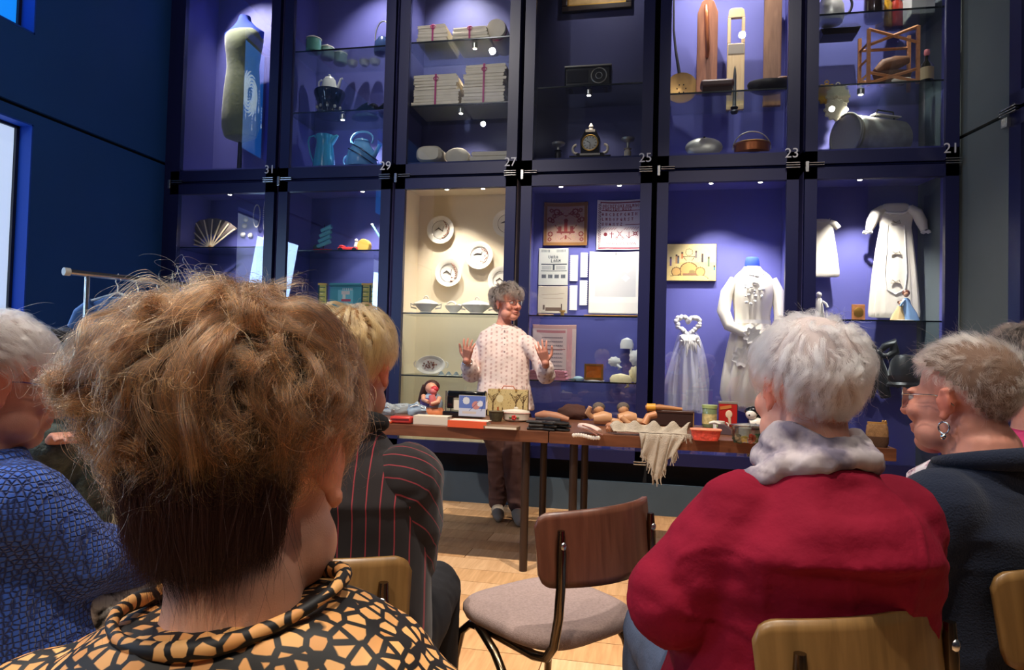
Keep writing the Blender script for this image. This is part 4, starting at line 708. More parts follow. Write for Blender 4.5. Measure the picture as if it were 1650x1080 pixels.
def veil(w0, w1, h, y0, sd):
    def f(u, v): s = 1-v; w = w0+(w1-w0)*min(1, s*1.5)**.7; a = (u-.5)*2; return (a*w+2*math.sin(5*s+sd), y0+(3+4*s)*math.sin(u*19+sd+2*s)*.7-6*(1-a*a), h*v+(2.5*math.sin(u*9+sd))*(1-v))
    return f
for q, (w0, w1, h, y0) in enumerate(((13, 36, 128, 0), (12, 33, 120, -7), (10, 24, 112, -12))): t.part('tulle', MB().grid(veil(w0, w1, h, y0, q*1.7), 40, 30), TUL, solid=0)
fl_ = MB()
for q in range(46):
    a = 2*PI*q/46; hx = 16*math.sin(a)**3*1.15; hz = (13*math.cos(a)-5*math.cos(2*a)-2*math.cos(3*a)-math.cos(4*a))*1.05; fl_.ell((hx+random.uniform(-1, 1), -3+random.uniform(-1, 1), 138+hz+random.uniform(-1, 1)), random.uniform(3, 4.6), seg=8, rg=5)
t.part('flower_crown', fl_, W_LACE)
fl_ = MB()
for q in range(16): a = -PI*.9+PI*.8*q/15; L = random.uniform(18, 36); fl_.tube([(8*math.cos(a), -13, 122), (L*.55*math.cos(a), -17, 122+L*.5*math.sin(a)), (L*.7*math.cos(a), -16, 122+L*math.sin(a))], [1, 3.2, .6], 6)
t.part('feathers', fl_, W_LACE)
t = pt('dress_form', 'long white high-necked wedding dress on a blue dress form', 'mannequin', 1208, 668, 5.44)
mb = MB(); skirt(mb, [(0, 50, 34, -2, .06), (60, 43, 29, -1, .07), (115, 36, 24, 0, .07), (140, 30, 21, 1, .05), (150, 27, 19, 1, .02), (166, 28, 20, 1, .02), (190, 33, 22, 2, 0), (212, 34, 19, 2, 0), (226, 27, 14, 1, 0), (232, 17, 11, 0, 0), (238, 13, 10, 0, 0), (240, 12, 9.5, 0, 0)], seg=60, nf=11)
t.part('dress', mb, W_IV, sub=1)
t.part('sleeve', MB().tube([(-27, -2, 218), (-39, -4, 196), (-44, -6, 166), (-36, -16, 142), (-18, -25, 132), (-6, -27, 128)], [8, 10, 10.5, 9.5, 7, 6], 18), W_IV); t.part('sleeve', MB().tube([(30, -2, 218), (40, -2, 196), (44, -4, 160), (42, -10, 130), (36, -16, 110)], [8, 10, 10, 9, 7], 18), W_IV)
def ruffle(mb, c, r, n=9, R=None): return mb.rings([[((r*q+1.8*q*math.cos(n*a))*math.cos(a)+c[0], c[1]+y, c[2]+(r*q+1.8*q*math.cos(n*a))*math.sin(a)) for a in np.linspace(0, 2*PI, 61)[:-1]] for q, y in ((.4, -3), (1, -5), (1, -3), (.5, 0))])
t.part('cuff', ruffle(MB(), (-2, -28, 126), 13), W_LACE); t.part('cuff', ruffle(MB(), (-16, -24, 92), 15), W_LACE); t.part('cuff', ruffle(MB(), (34, -18, 104), 11), W_LACE)
lc = MB()
for q in range(26): lc.ell((random.uniform(-13, 15), -21-random.uniform(0, 1), random.uniform(176, 226)), (random.uniform(1.5, 3.4), 1.2, random.uniform(1.5, 3)), seg=8, rg=5)
t.part('lace_front', lc, W_LACE); t.part('waistband', MB().rings([[(1+29*math.cos(a), 20.5*math.sin(a), z) for a in np.linspace(0, 2*PI, 37)[:-1]] for z in (146, 152)], caps=False), W_LACE)
t.part('neck', MB().lathe([(11, 236), (12, 240), (11, 248), (10, 253), (9, 254)], sy=.8), FORMB); zf_ = (ZB+.0185-t.o.location[2])/t.k; t.part('stand', MB().lathe([(26, zf_), (26, zf_+3), (3, zf_+5), (3, 10)], seg=20), IRON)
# ---- 22: baby dress, christening gown, figurines, bow, hat
def flat_gown(name, lab, cat, px, py, Y, prof, sleeves, m=W_IV, nf=6):
    t = pt(name, lab, cat, px, py, Y); mb = MB(); skirt(mb, [(z, w, d_, cx, a) for z, w, d_, cx, a in prof], seg=44, nf=nf); t.part('gown', mb, m, sub=1)
    for S in sleeves: t.part('sleeve', MB().tube(S[0], S[1], 14), m)
    return t
t = flat_gown('baby_dress', 'plain white baby dress hanging half behind the frame', 'dress', 1322, 447, 5.55, [(0, 28, 5, 0, .06), (2, 28, 5, 0, .06), (40, 24, 4.6, 0, .05), (70, 19, 4, 0, .03), (84, 18, 3.6, 0, 0), (92, 14, 3, 0, 0), (95, 11, 2.4, 0, 0)], [([(13, 0, 89), (20, -1, 86), (26, -1, 79)], [4.5, 5, 4.5]), ([(-13, 0, 89), (-20, -1, 86), (-26, -1, 79)], [4.5, 5, 4.5])]); t.part('neck_trim', MB().tube(arc(0, 94, 12, 5, 180, 360, 12, -4), .9, 6), W_LACE)
t = flat_gown('christening_gown', 'long white christening gown with puffed sleeves hung on the back wall', 'dress', 1440, 513, 5.52, [(0, 38, 6, 0, .09), (3, 38, 6, 0, .09), (50, 35, 5.6, 0, .08), (100, 30, 5, 0, .07), (138, 25, 4.6, 1, .05), (146, 23.5, 4, 1, .02), (150, 24, 4, 1, 0), (160, 26, 4.4, 1, .01), (176, 26, 4, 1, 0), (184, 20, 3.4, 1, 0), (187, 16, 2.6, 1, 0)], [([(-18, -1, 178), (-29, -2, 170), (-35, -2, 155), (-39, -2, 142)], [6.5, 8.5, 8.5, 5.5]), ([(21, -1, 178), (32, -2, 170), (39, -2, 155), (43, -2, 142)], [6.5, 8.5, 8.5, 5.5])], nf=13)
t.part('front_panel', MB().tube([(-12, -4.4, 150), (-13, -5, 110), (-16, -5.4, 70), (-12, -6, 46), (0, -6.4, 38), (14, -6, 46), (17, -5.4, 72), (15, -5, 110), (13, -4.4, 150)], 1.0, 6), W_LACE)
r_ = MB()
for zz in (154, 104, 58):
    for s in (-1, 1): r_.tube([(0, -5-(160-zz)*.016, zz), (s*5, -6.5-(160-zz)*.016, zz+3), (s*7, -6-(160-zz)*.016, zz-2), (0, -5.5-(160-zz)*.016, zz-1)], .8, 6)
t.part('bow', r_, mat('grey ribbon', (170, 160, 140), rough=.7)); t.part('collar', MB().tube([(1+20*math.sin(a), -4-1.5*math.cos(3*a), 178-9*math.cos(a)) for a in np.linspace(-1.9, 1.9, 22)], 2.4, 8), W_LACE)
c_ = MB()
for s, x in ((-1, -41), (1, 45)): c_.tube([(x+6*math.cos(a), -3+6*math.sin(a)*.8, 139+1.0*math.cos(5*a)) for a in np.linspace(0, 2*PI, 25)[:-1]], 2, 6, close=True)
t.part('cuff', c_, W_LACE)
s0, s1 = sz('22', 0), sz('22', 1)
t = ps('porcelain_figurine', 'white porcelain praying figure at the left end of the shelf', 'figurine', 1319, 5.34, s0); t.part('robe', MB().lathe([(10, 0), (10, 3), (7, 22), (5, 34), (3, 37)], sy=.8), PORC); t.part('head', MB().ell((0, 0, 41), (4.4, 4.4, 5)), PORC); t.part('hands', MB().tube([(5, -4, 30), (9, -9, 26), (11, -10, 20)], 2, 8), PORC)
t = ps('framed_miniature', 'small wooden framed oval portrait on the gown shelf', 'picture', 1383, 5.36, s0, rx=-.05); t.part('frame', MB().b2((-10, -1.4, 0), (10, 1.4, 27)), WOODO, smooth=False, bevel=.8); t.part('oval', MB().lathe([(7, 1.5), (7.4, 2), (6.4, 2.4)], (0, 0, 14), RX, sy=1.1), GOLD); t.part('portrait', MB().lathe([(.1, 1.8), (6.5, 1.8)], (0, 0, 14), RX, sy=1.1), mat('pale portrait', (206, 196, 180), rough=.5)); t.part('sitter', MB().ell((0, -1.9, 11), (3.6, .3, 2.4), seg=10, rg=6).ell((0, -1.9, 16), (1.8, .3, 2.2), seg=10, rg=6), mat('dark portrait figure', (70, 60, 56), rough=.6))
t = ps('couple_figurine', 'porcelain figurine of a lady in blue with a child in cream', 'figurine', 1457, 5.32, s0)
FB = mat('powder blue glaze', (130, 166, 206), rough=.25); FC = mat('cream glaze', (222, 194, 140), rough=.25); FS = mat('figurine skin', (206, 160, 130), rough=.4); FH = mat('brown glaze', (96, 56, 40), rough=.35)
mb = MB(); skirt(mb, [(0, 15, 11, 8, .06), (14, 11, 9, 7, .06), (27, 6, 5, 4, .02), (34, 5.5, 4, 3, 0), (38, 3, 3, 2, 0)], seg=30, nf=7); t.part('blue_gown', mb, FB)
mb = MB(); skirt(mb, [(2, 12, 9, -9, .06), (12, 9, 7, -8, .06), (20, 5, 4, -7, 0), (25, 4, 3.4, -6, 0)], seg=26, nf=7); t.part('cream_dress', mb, FC)
t.part('head', MB().ell((2, -1, 44), (4.4, 4, 5)).ell((-6, -2, 29), (3.4, 3.2, 3.8)), FS); t.part('hair', MB().ell((2.4, .6, 46), (6, 5, 5.4)).ell((-6.4, 0, 31), (4, 3.6, 3.4)), FH); t.part('arm', MB().tube([(-1, -3, 35), (-6, -6, 28), (-8, -6, 24)], 1.8, 8), FB); t.part('base', MB().lathe([(20, 0), (20, 1.6), (18, 2.2)], sy=.6), PORC)
BLKS = mat('black silk', (20, 20, 22), rough=.42, sheen=.4, bump=.3, bscale=40, var=.3)
t = pt('black_bow', 'large black silk bow with long tails pinned behind the white-haired guest', 'bow', 1412, 640, 5.56)
for s in (-1, 1): t.part('loop', MB().tube([(0, -3, 70), (s*10, -6, 82), (s*22, -5, 88), (s*25, -4, 74), (s*14, -7, 66), (0, -3, 68)], [3, 6, 8, 8, 6, 3], 10), BLKS)
t.part('knot', MB().ell((0, -7, 70), (6, 5, 7)), BLKS)
for s in (-1, 1): t.part('tail', MB().tube([(s*2, -4, 66), (s*7, -5, 40), (s*9, -4, 15), (s*13, -3, 0)], [4, 8, 9, 8], 10), BLKS)
t = pt('black_hat', 'black felt hat beside the black bow', 'hat', 1458, 628, 5.50); t.part('crown', MB().lathe([(24, 10), (24, 30), (21, 46), (14, 55), (.3, 57)], sy=.8), BLKS); t.part('brim', MB().lathe([(20, 6), (27, 4), (28, 8), (24, 12)], sy=.85), BLKS); t.part('band', MB().lathe([(24.6, 14), (24.6, 22)], sy=.8, caps=False), mat('dark hat ribbon', (46, 36, 34), rough=.4)); t.part('peg', MB().tube([(0, 0, 8), (0, 34, 2)], 1.6, 8), IRON)
# ================================================================ clothes rack
t = Thing('clothes_rack', 'chrome clothes rail against the blue wall, far left', 'rack', (0, 0, 0))
rp = [C(126, 440, 3.75), C(255, 450, 4.15)]
zr = rp[0][2]; p0 = np.array([rp[0][0], rp[0][1], zr]); p1 = np.array([rp[1][0], rp[1][1], zr]); dv = (p1-p0)/np.linalg.norm(p1-p0); p1 = p0+dv*1.35
nv = np.array([-dv[1], dv[0], 0]); t.o.location = tuple((p0+p1)/2*np.array([1, 1, 0])); O = np.array(t.o.location)
t.part('rail', MB().tube([p0-O-dv*.05, p1-O+dv*.05], .017, 14), M_CHROME); t.part('end_cap', MB().tube([p0-O-dv*.075, p0-O-dv*.045], .022, 14), mat('white plastic', (226, 232, 230), rough=.4)); t.part('end_cap', MB().tube([p1-O+dv*.045, p1-O+dv*.075], .022, 14), MATS['white plastic'])
for p in (p0+dv*.05, p1-dv*.05):
    q = np.array([p[0], p[1], 0])-O; t.part('upright', MB().tube([q+(0, 0, .06), q+(0, 0, zr-.005)], .013, 12), M_CHROME); t.part('foot', MB().tube([q-nv*.22+(0, 0, .06), q+nv*.22+(0, 0, .06)], .014, 10), M_CHROME)
    for s in (-1, 1): t.part('castor', MB().lathe([(.022, -.01), (.026, 0), (.022, .01)], q+nv*.2*s+(0, 0, .027), rot('Y', PI/2), seg=14), IRON)
JEAN = mat('faded blue cotton', (74, 112, 168), rough=.85, bump=.3, bscale=90, var=.1)
for q, (s, lab, cc) in enumerate(((.22, 'faded blue dress on the hanger closest to the rail end', (74, 112, 168)), (.34, 'darker blue garment behind the faded blue dress', (44, 78, 140)), (.47, 'grey blue garment third on the clothes rail', (110, 128, 156)))):
    b = p0+dv*s+(0, 0, zr*0); g = Thing('hanging_dress', lab, 'dress', b-(0, 0, 1.12), math.atan2(dv[1], dv[0])+PI/2+.5, 'garments on the clothes rail')
    m = mat('rail cotton %d' % q, cc, rough=.85, bump=.3, bscale=90, var=.08); mb = MB(); skirt(mb, [(.0, .24, .05, 0, .1), (.3, .21, .045, 0, .08), (.62, .17, .04, 0, .04), (.86, .17, .04, 0, 0), (.96, .16, .035, 0, 0), (1.0, .08, .03, 0, 0), (1.005, .05, .02, 0, 0)], seg=36, nf=8); g.part('dress', mb, m)
    for s2_ in (-1, 1): g.part('sleeve', MB().tube([(s2_*.13, 0, .96), (s2_*.2, 0, .9), (s2_*.235, 0, .82)], [.045, .05, .045], 12), m)
    g.part('hanger', MB().tube([(-.17, 0, .975), (0, 0, 1.03), (.17, 0, .975)], .008, 8).tube([(0, 0, 1.03), (0, 0, 1.07), (.014, 0, 1.095), (0, 0, 1.12+.02), (-.016, 0, 1.105)], .0035, 6), MATS['white plastic']); g.part('tag', MB().box((.06, -.055, .8), (.035, .004, .06)), MATS['white plastic'], smooth=False)
# ================================================================ chairs
PLY = mat_wood('chair plywood', (88, 50, 36), (112, 68, 50), (14, 2, 1.4), rough=.33); PLYL = mat_wood('olive chair plywood', (112, 82, 44), (138, 104, 60), (14, 2, 1.4), rough=.35)
TUBE = mat('bronzed steel tube', (120, 104, 84), rough=.22, metal=1); SEATF = mat('taupe seat cloth', (158, 136, 130), rough=.95, bump=.5, bscale=420, var=.16, vscale=160)
def chair(loc, rz, label, back=None, group='school chairs of the audience'):
    t = Thing('school_chair', label, 'chair', (loc[0], loc[1], 0), rz, group)
    R = []
    for q, z in ((.86, .428), (.97, .432), (1, .445), (1, .458), (.96, .468), (.8, .472)):
        ring = []
        for k in range(40):
            a = 2*PI*k/40; cx = math.copysign(abs(math.cos(a))**.55, math.cos(a)); sy = math.copysign(abs(math.sin(a))**.55, math.sin(a)); ring.append((.198*q*cx*(1+.06*sy), .20*q*sy, z))
        R.append(ring)
    t.part('seat', MB().rings(R), SEATF, angle=180)
    def f(u, v):
        s = 2*u-1; e_ = max(0, abs(s)-.86)/.14; h = 1-.34*(1-math.sqrt(max(0, 1-e_*e_))); z = .685+(v-.5)*.17*h; return (.205*s, -.245+.075*s*s+.02*(v-.5), z+.012*(1-s*s)*(v-.2))
    t.part('backrest', MB().grid(f, 56, 10), back or PLY, solid=.012, angle=180)
    for s in (-1, 1):
        bt = t.part('back_post', MB().tube([(s*.165, -.212, .735), (s*.165, -.214, .68), (s*.166, -.216, .60), (s*.167, -.212, .53), (s*.168, -.20, .46), (s*.168, -.175, .425), (s*.168, -.13, .415), (s*.168, .1, .415)], [.009, .013, .012, .012, .012, .012, .012, .012], 12), TUBE)
        t.part('rivet', MB().ell((s*.165, -.222, .70), (.009, .006, .011), seg=10, rg=6), M_CHROME, parent=bt)
        t.part('leg', MB().tube([(s*.17, .10, .415), (s*.195, .04, .418), (s*.212, -.03, .40), (s*.218, -.085, .35), (s*.22, -.13, .25), (s*.222, -.20, .0)], .0115, 12), TUBE)
        t.part('leg', MB().tube([(s*.168, .06, .415), (s*.17, .13, .41), (s*.175, .165, .38), (s*.18, .185, .30), (s*.185, .205, 0)], .0115, 12), TUBE)
    t.part('crossbar', MB().tube([(-.19, .04, .412), (.19, .04, .412)], .010, 10), IRON)
    return t
chair((-.262, 1.885), math.radians(51), 'empty wooden-backed chair with taupe seat beside the red blouse')
# ================================================================ things on the tables
def pT(name, label, cat, px, py, group=None, rz=0.0, dz=0, **kw):
    P = onT(px, py)+(0, 0, .0005+dz); return Thing(name, label, cat, P, rz, group, depth(P)/FPX, **kw)
PLAST = mat('clear crumpled plastic', (190, 200, 206), rough=.15, spec=.8, alpha=.72, bump=1.0, bscale=26)
def lump(mb, c, r, n=14, sd=0, amp=.3):
    P0 = len(mb.v); mb.ell(c, r, seg=22, rg=14); A = np.array(mb.v[P0:]); d = vnoise((A-c)/np.mean(r)*2.2+sd, sd)*amp; mb.v[P0:] = [tuple(p) for p in (np.array(c)+(A-c)*(1+d[:, None]))]; return mb
ORG = mat('orange card', (226, 92, 50), rough=.5); REDP = mat('red plastic', (206, 62, 54), rough=.35); PAPER = mat('book paper', (226, 216, 198), rough=.8); KR = mat('kraft brown', (126, 100, 78), rough=.75)
t = pT('torch', 'black-faced torch with a yellow barrel behind the striped jacket', 'torch', 600, 668); t.part('barrel', MB().tube([(-6, -3, 4), (4, 6, 11)], [6, 7], 16), mat('yellow rubber', (210, 200, 40), rough=.5)); t.part('head', MB().tube([(4, 6, 11), (9, 9, 14)], [8, 10], 18), BLKE); t.part('lens', MB().tube([(9, 9, 14), (10, 9.6, 14.6)], [8.6, 8.6], 18), mat('torch lens', (50, 50, 56), rough=.1))
t = pT('plastic_bag', 'crumpled clear plastic bag beside the yellow torch', 'bag', 626, 669); t.part('bag', lump(MB(), (0, 0, 10), (16, 9, 10), sd=2, amp=.5), PLAST); t.part('seal', MB().tube([(-14, -4, 8), (0, -8, 14), (13, -5, 8)], .8, 6), M_CHROME)
t = pT('plastic_bag', 'bluish plastic bag leaning against the doll figurine', 'bag', 672, 672, rz=.2); t.part('bag', lump(MB(), (0, 0, 11), (15, 8, 12), sd=5, amp=.5), mat('bluish plastic', (166, 186, 206), rough=.15, alpha=.8, bump=1, bscale=26)); t.part('seal', MB().tube([(-12, -6, 16), (0, -7, 20), (12, -4, 14)], .8, 6), M_CHROME)
t = pT('plastic_bag', 'flat grey plastic bag behind the red case', 'bag', 650, 667, dz=0); t.part('bag', lump(MB(), (0, 6, 8), (22, 8, 9), sd=8, amp=.35), PLAST); t.part('seal', MB().tube([(-18, 2, 10), (0, 0, 14), (18, 3, 9)], .8, 6), M_CHROME)
t = pT('card_folder', 'thin orange folder half hidden by the striped jacket', 'folder', 612, 682, rz=.1); t.part('cover', MB().box((0, 6, 2), (40, 22, 3.4)), ORG, smooth=False, bevel=.5); t.part('sheet', MB().box((2, 5, 4), (34, 18, .8)), PAPER, smooth=False)
t = pT('pencil_case', 'red plastic case lying between the orange folder and white book', 'case', 645, 683); t.part('case', MB().box((0, 8, 6), (36, 20, 11)), REDP, bevel=2.5); t.part('zip', MB().box((0, -2.2, 7), (30, .8, 1.4)), mat('dark zip', (90, 24, 24), rough=.5), smooth=False)
def book(px, py, w, d, h, cover, lab, rz=0, spine=None, dz=0):
    t = pT('book', lab, 'book', px, py, None, rz, dz); t.part('cover', MB().b2((-w/2, 0, h-1), (w/2, d, h)).b2((-w/2, 0, 0), (w/2, d, 1)).b2((-w/2, 0, 1), (w/2, .8, h-1)), cover, smooth=False, bevel=.3); t.part('pages', MB().b2((-w/2+.8, .9, 1), (w/2-.8, d-.8, h-1)), PAPER, smooth=False); return t
t = book(693, 685, 58, 26, 14, mat('ivory cover', (228, 216, 196), rough=.6), 'thick ivory book in front of the doll figurine')
# doll figurine: woman holding a baby
t = pT('doll_figurine', 'painted figurine of a dark-haired woman hugging a baby', 'figurine', 696, 669, rz=-.2)
DSK = mat('doll skin', (222, 160, 130), rough=.4); t.part('base', MB().lathe([(21, 0), (22, 3), (20, 9), (17, 13)], sy=.8), mat('terracotta skirt', (214, 128, 84), rough=.5, var=.2, vscale=20))
t.part('body', MB().lathe([(17, 12), (18, 20), (14, 30), (7, 36)], sy=.8), mat('pale blue dress', (166, 186, 208), rough=.6, var=.2, vscale=25)); t.part('head', MB().ell((-1, -2, 43), (10.5, 9.5, 10)), DSK); t.part('hair', MB().ell((-3, 2.5, 46), (13.5, 10, 10.5)).tube([(-12, 0, 45), (-18, 1, 34), (-25, 2, 20)], [7, 6, 3], 12), mat('dark brown hair', (62, 30, 24), rough=.5))
b = t.part('baby', MB().ell((8, -11, 39), (6, 6, 6)).tube([(6, -13, 33), (8, -13, 24), (7, -13, 16)], [5, 6, 4], 12), mat('rosy baby dress', (226, 120, 120), rough=.5)); t.part('bonnet', MB().ell((9, -9.5, 42), (6.5, 6, 5.5)), mat('red bonnet', (200, 50, 60), rough=.5), parent=b); t.part('arm', MB().tube([(-13, -6, 30), (-8, -14, 25), (4, -19, 22)], [4, 4, 3], 10).tube([(15, -4, 28), (17, -12, 22), (8, -18, 19)], [4, 4, 3], 10), DSK); t.part('apron', MB().box((-6, -14.5, 20), (16, 2, 12)).box((3, -16, 26), (16, 3, 4)), mat('navy white stripes', (90, 70, 130), rough=.6), bevel=1)
# sewing machine
t = pT('sewing_machine', 'black toy sewing machine behind the standing photo card', 'sewing machine', 746, 673); t.k *= 1.22; t.part('base', MB().box((0, 6, 4), (54, 24, 8)), BLKE, bevel=1.5); t.part('arm', MB().box((2, 6, 30), (50, 10, 9)).box((20, 6, 18), (11, 10, 24)), BLKE, bevel=2); t.part('head', MB().box((-19, 6, 22), (9, 9, 22)), BLKE, bevel=1.5); t.part('needle_bar', MB().tube([(-19, 6, 12), (-19, 6, 6)], 1, 8).tube([(-26, 6, 4), (-26, 6, 34)], .9, 8), M_CHROME); t.part('hand_wheel', MB().lathe([(7, -1.5), (8, 0), (7, 1.5)], (28, 6, 28), rot('Y', PI/2)), BLKE); t.part('plate', MB().box((-4, .5, 16), (18, 1, 13)), PAPER, smooth=False)
t = book(752, 690, 66, 27, 11, ORG, 'orange spined book under the standing photo card', rz=-.06)
t.part('top_sheet', MB().b2((-30, 2, 11), (34, 26, 12)), PAPER, smooth=False)
rg = np.random.default_rng(5); img = arr(34, 46, (104, 124, 190)); yy, xx = np.mgrid[:34, :46]
img[(yy > 20)] = lin(206, 210, 226); disc(img, 29, 15, 7, lin(206, 140, 134)); disc(img, 36, 12, 5, lin(228, 226, 236)); disc(img, 12, 8, 6, lin(220, 222, 226)); img[26:30, 6:30] = lin(214, 200, 190); line(img, 18, 24, 34, 8, lin(60, 60, 120)); line(img, 38, 24, 44, 6, lin(70, 70, 130))
t = pT('photo_card', 'blue glossy photo card propped up on the orange book', 'card', 760, 683, None, -.06, .0108*0+onT(752, 690)[2]*0+12*depth(onT(752, 690))/FPX); t.part('card', MB().b2((-23, .4, 0), (23, 1.2, 34)), PAPER, smooth=False); o = printed('print', 45*t.k, 33*t.k, img, mat_attr('glossy print', .2), t.o); o.location = (0, .2*t.k, .4*t.k); t.part('prop', MB().prism([(-2, 0), (2, 0), (2, 22), (-2, 22)], 1.2, 7), PAPER, smooth=False)
# picnic case
t = pT('lunch_case', 'small case printed with a forest scene and wire handle', 'case', 817, 671, rz=.04); img = arr(42, 66, (206, 184, 130)); yy, xx = np.mgrid[:42, :66]
for q in range(240): a, b = rg.integers(0, 66), rg.integers(0, 42); img[b, a] = lin(*[(150, 120, 70), (116, 96, 56), (190, 150, 90), (226, 208, 160)][rg.integers(0, 4)])
for x, ts in ((46, 1), (58, 2), (8, 3)):
    line(img, x, 38, x+1, 10, lin(84, 60, 40)); line(img, x+1, 38, x+1, 16, lin(84, 60, 40))
    for q in range(7): line(img, x, 22-q*2, x+(-1)**q*(5+q), 12-q*1.3, lin(90, 66, 42))
img[34:, :] = img[34:, :]*.7; img[28:36, 16:19] = lin(170, 90, 50); img[29:36, 24:26] = lin(110, 90, 60); disc(img, 20, 14, 6, lin(224, 210, 166))
t.part('case', MB().b2((-33, .3, 0), (33, 14, 43)), mat('tan tin case', (176, 146, 96), rough=.4), smooth=False, bevel=1.5); o = printed('scene_print', 65*t.k, 42*t.k, np.clip(img, 0, 1), P_, t.o); o.location = (0, -.1*t.k, .4*t.k); t.part('handle', MB().tube([(-11, 7, 43), (-8, 6, 48), (8, 6, 48), (11, 7, 43)], 1.1, 8), mat('pink wire handle', (200, 130, 110), rough=.4)); t.part('clasp', MB().box((-14, 0, 42), (3, 2, 4)).box((14, 0, 42), (3, 2, 4)), BRASS, smooth=False)
t = pT('clay_pot', 'dark moss green pot in front of the forest case', 'pot', 799, 679); t.part('pot', MB().lathe([(9, 0), (11, 8), (11.5, 15), (10, 15), (8, 4)]), mat('moss glaze', (72, 66, 46), rough=.6, bump=.6, bscale=80, var=.3)); t.part('rim', MB().lathe([(11.5, 14), (12.3, 16), (10.5, 16.4)]), mat('moss rim', (90, 80, 56), rough=.6))
t = pT('enamel_dish', 'white lidded dish with a red flower beside the forest case', 'dish', 831, 679); t.part('dish', MB().lathe([(16, 0), (21, 3), (22.5, 13), (23, 14), (21, 14)], sy=.7, seg=32), mat('cream enamel', (232, 224, 208), rough=.25, coat=.4)); t.part('lid', MB().lathe([(23, 14), (22, 17), (10, 19), (3, 19.5), (3.6, 22), (1, 23)], sy=.7, seg=32), MATS['cream enamel']); m = MB()
for q in range(5): a = 2*PI*q/5; m.ell((2.6*math.cos(a), -15.4, 7+2.6*math.sin(a)), (1.9, 1, 1.9), seg=8, rg=5)
t.part('flower', m, mat('red flower paint', (200, 50, 46), rough=.4)); t.part('leaf', MB().ell((-6, -15, 7), (2.6, 1, 1.4), seg=8, rg=5).ell((6, -15, 7), (2.6, 1, 1.4), seg=8, rg=5), mat('green leaf paint', (90, 120, 70), rough=.4)); t.part('rim_line', MB().lathe([(23.2, 13.4), (23.6, 14), (23.2, 14.6)], sy=.7, seg=32, caps=False), mat('rose rim', (226, 170, 160), rough=.4))
t = pT('folder', 'brown cloth folder lying flat at the table edge', 'folder', 806, 693, rz=-.04); t.part('cover', MB().box((0, 11, 3), (56, 24, 5.4)), KR, smooth=False, bevel=.6); t.part('pages', MB().box((1, 9.6, 3), (52, 22.4, 3.2)), PAPER, smooth=False)
# gloves, furs, dolls
BLT = mat('black leather', (22, 20, 22), rough=.4, bump=.6, bscale=50)
for q, (dx, dzq, rzq, lab) in enumerate(((0, 0, 0, 'lowest black leather glove of the pile'), (3, 5.2, .1, 'middle black leather glove of the pile'), (-2, 10.2, -.08, 'topmost black leather glove of the pile'))):
    t = pT('leather_glove', lab, 'glove', 884+dx, 695, 'pile of black leather gloves', rzq, dzq*.0034); k = MB(); k.rings([[(x, 11+10*s*c_, 2.4+2.4*d_) for s, d_ in ((-1, 0), (-.9, -.9), (.9, -.9), (1, 0), (.9, .8), (-.9, .8))] for x, c_ in ((-36, .9), (-20, 1), (0, .8), (12, 1))]); t.part('palm', k, BLT)
    for f_ in range(4): t.part('finger', MB().tube([(10, 4+f_*5, 2.4), (24, 3.5+f_*5, 2.4), (34-abs(f_-1.5)*2, 4+f_*5, 2)], [2.4, 2.3, 1.6], 8), BLT)
    t.part('thumb', MB().tube([(-8, 2, 2.4), (2, -2, 2.4), (10, -3, 2)], [2.6, 2.4, 1.6], 8), BLT)
t = pT('fur_muff', 'tan leather muff lying on the black gloves', 'muff', 886, 684, dz=.02, rz=-.2); t.part('muff', MB().tube([(-26, 4, 7), (-12, 3, 8.5), (10, 4, 7), (30, 6, 3)], [4, 7.5, 7, 4], 16), mat('tan leather', (166, 112, 82), rough=.55, bump=.6, bscale=40)); t.part('lining', MB().tube([(-24, 1, 2), (0, -1, 2.6), (18, 0, 2)], [3, 5, 3], 12), mat('dark lining', (46, 42, 48), rough=.8))
FUR = mat('dark brown fur', (70, 36, 26), rough=.8, bump=1, bscale=220, var=.3)
t = pT('fur_collar', 'dark brown fur collar behind the tan muff', 'fur', 922, 676); t.part('fur', lump(MB(), (0, 4, 10), (28, 12, 13), sd=3, amp=.25), FUR); t.part('tail', MB().tube([(22, 2, 12), (34, 0, 10), (44, 0, 5)], [7, 6, 3], 12), FUR)
DOLL = mat('old doll skin', (196, 146, 106), rough=.45, var=.08); GREYH = mat('grey doll hair', (96, 84, 76), rough=.8, bump=1, bscale=120)
for px, lab in ((968, 'tan doll with bent arm lying closest to the fur collar'), (1008, 'tan doll lying behind the white crochet mitt')):
    t = pT('doll', lab, 'doll', px, 686, 'old dolls lying on the table', rz=.2); t.part('torso', MB().tube([(-12, 2, 10), (4, 2, 12), (16, 3, 11)], [8, 11.5, 9], 16), DOLL); h_ = t.part('head', MB().ell((-2, 14, 25), (9, 8.5, 9.5)), DOLL); t.part('hair', MB().ell((-2, 15.5, 28), (10.4, 9, 8.6)), GREYH, parent=h_)
    t.part('arm', MB().tube([(-14, 0, 12), (-22, -2, 20), (-18, -4, 30)] if px < 980 else [(-8, -9, 14), (0, -12, 6), (8, -12, 3)], [4.6, 4.6, 3.4], 12), DOLL); t.part('leg', MB().tube([(14, 0, 8), (26, -3, 7), (34, -4, 4)], [5.5, 5, 3], 12), DOLL)
t = pT('doll_hand', 'carved pair of small doll hands with bent fingers', 'doll', 985, 698); 
for q in range(5): t.part('finger', MB().tube([(-6+q*3.2, 0, 12-abs(q-2)), (-7+q*3.6, -2.5, 6), (-6+q*3.4, -2, 1.2)], [2, 2, 1.3], 8), mat('copper tan', (176, 116, 82), rough=.45))
t.part('palm', MB().ell((0, 3, 11), (10, 6, 6)), MATS['copper tan'])
WOOLP = mat('pale pink knit', (226, 196, 186), rough=.95, bump=1, bscale=240); WOOLW = mat('white crochet wool', (232, 224, 212), rough=.95, bump=1, bscale=260)
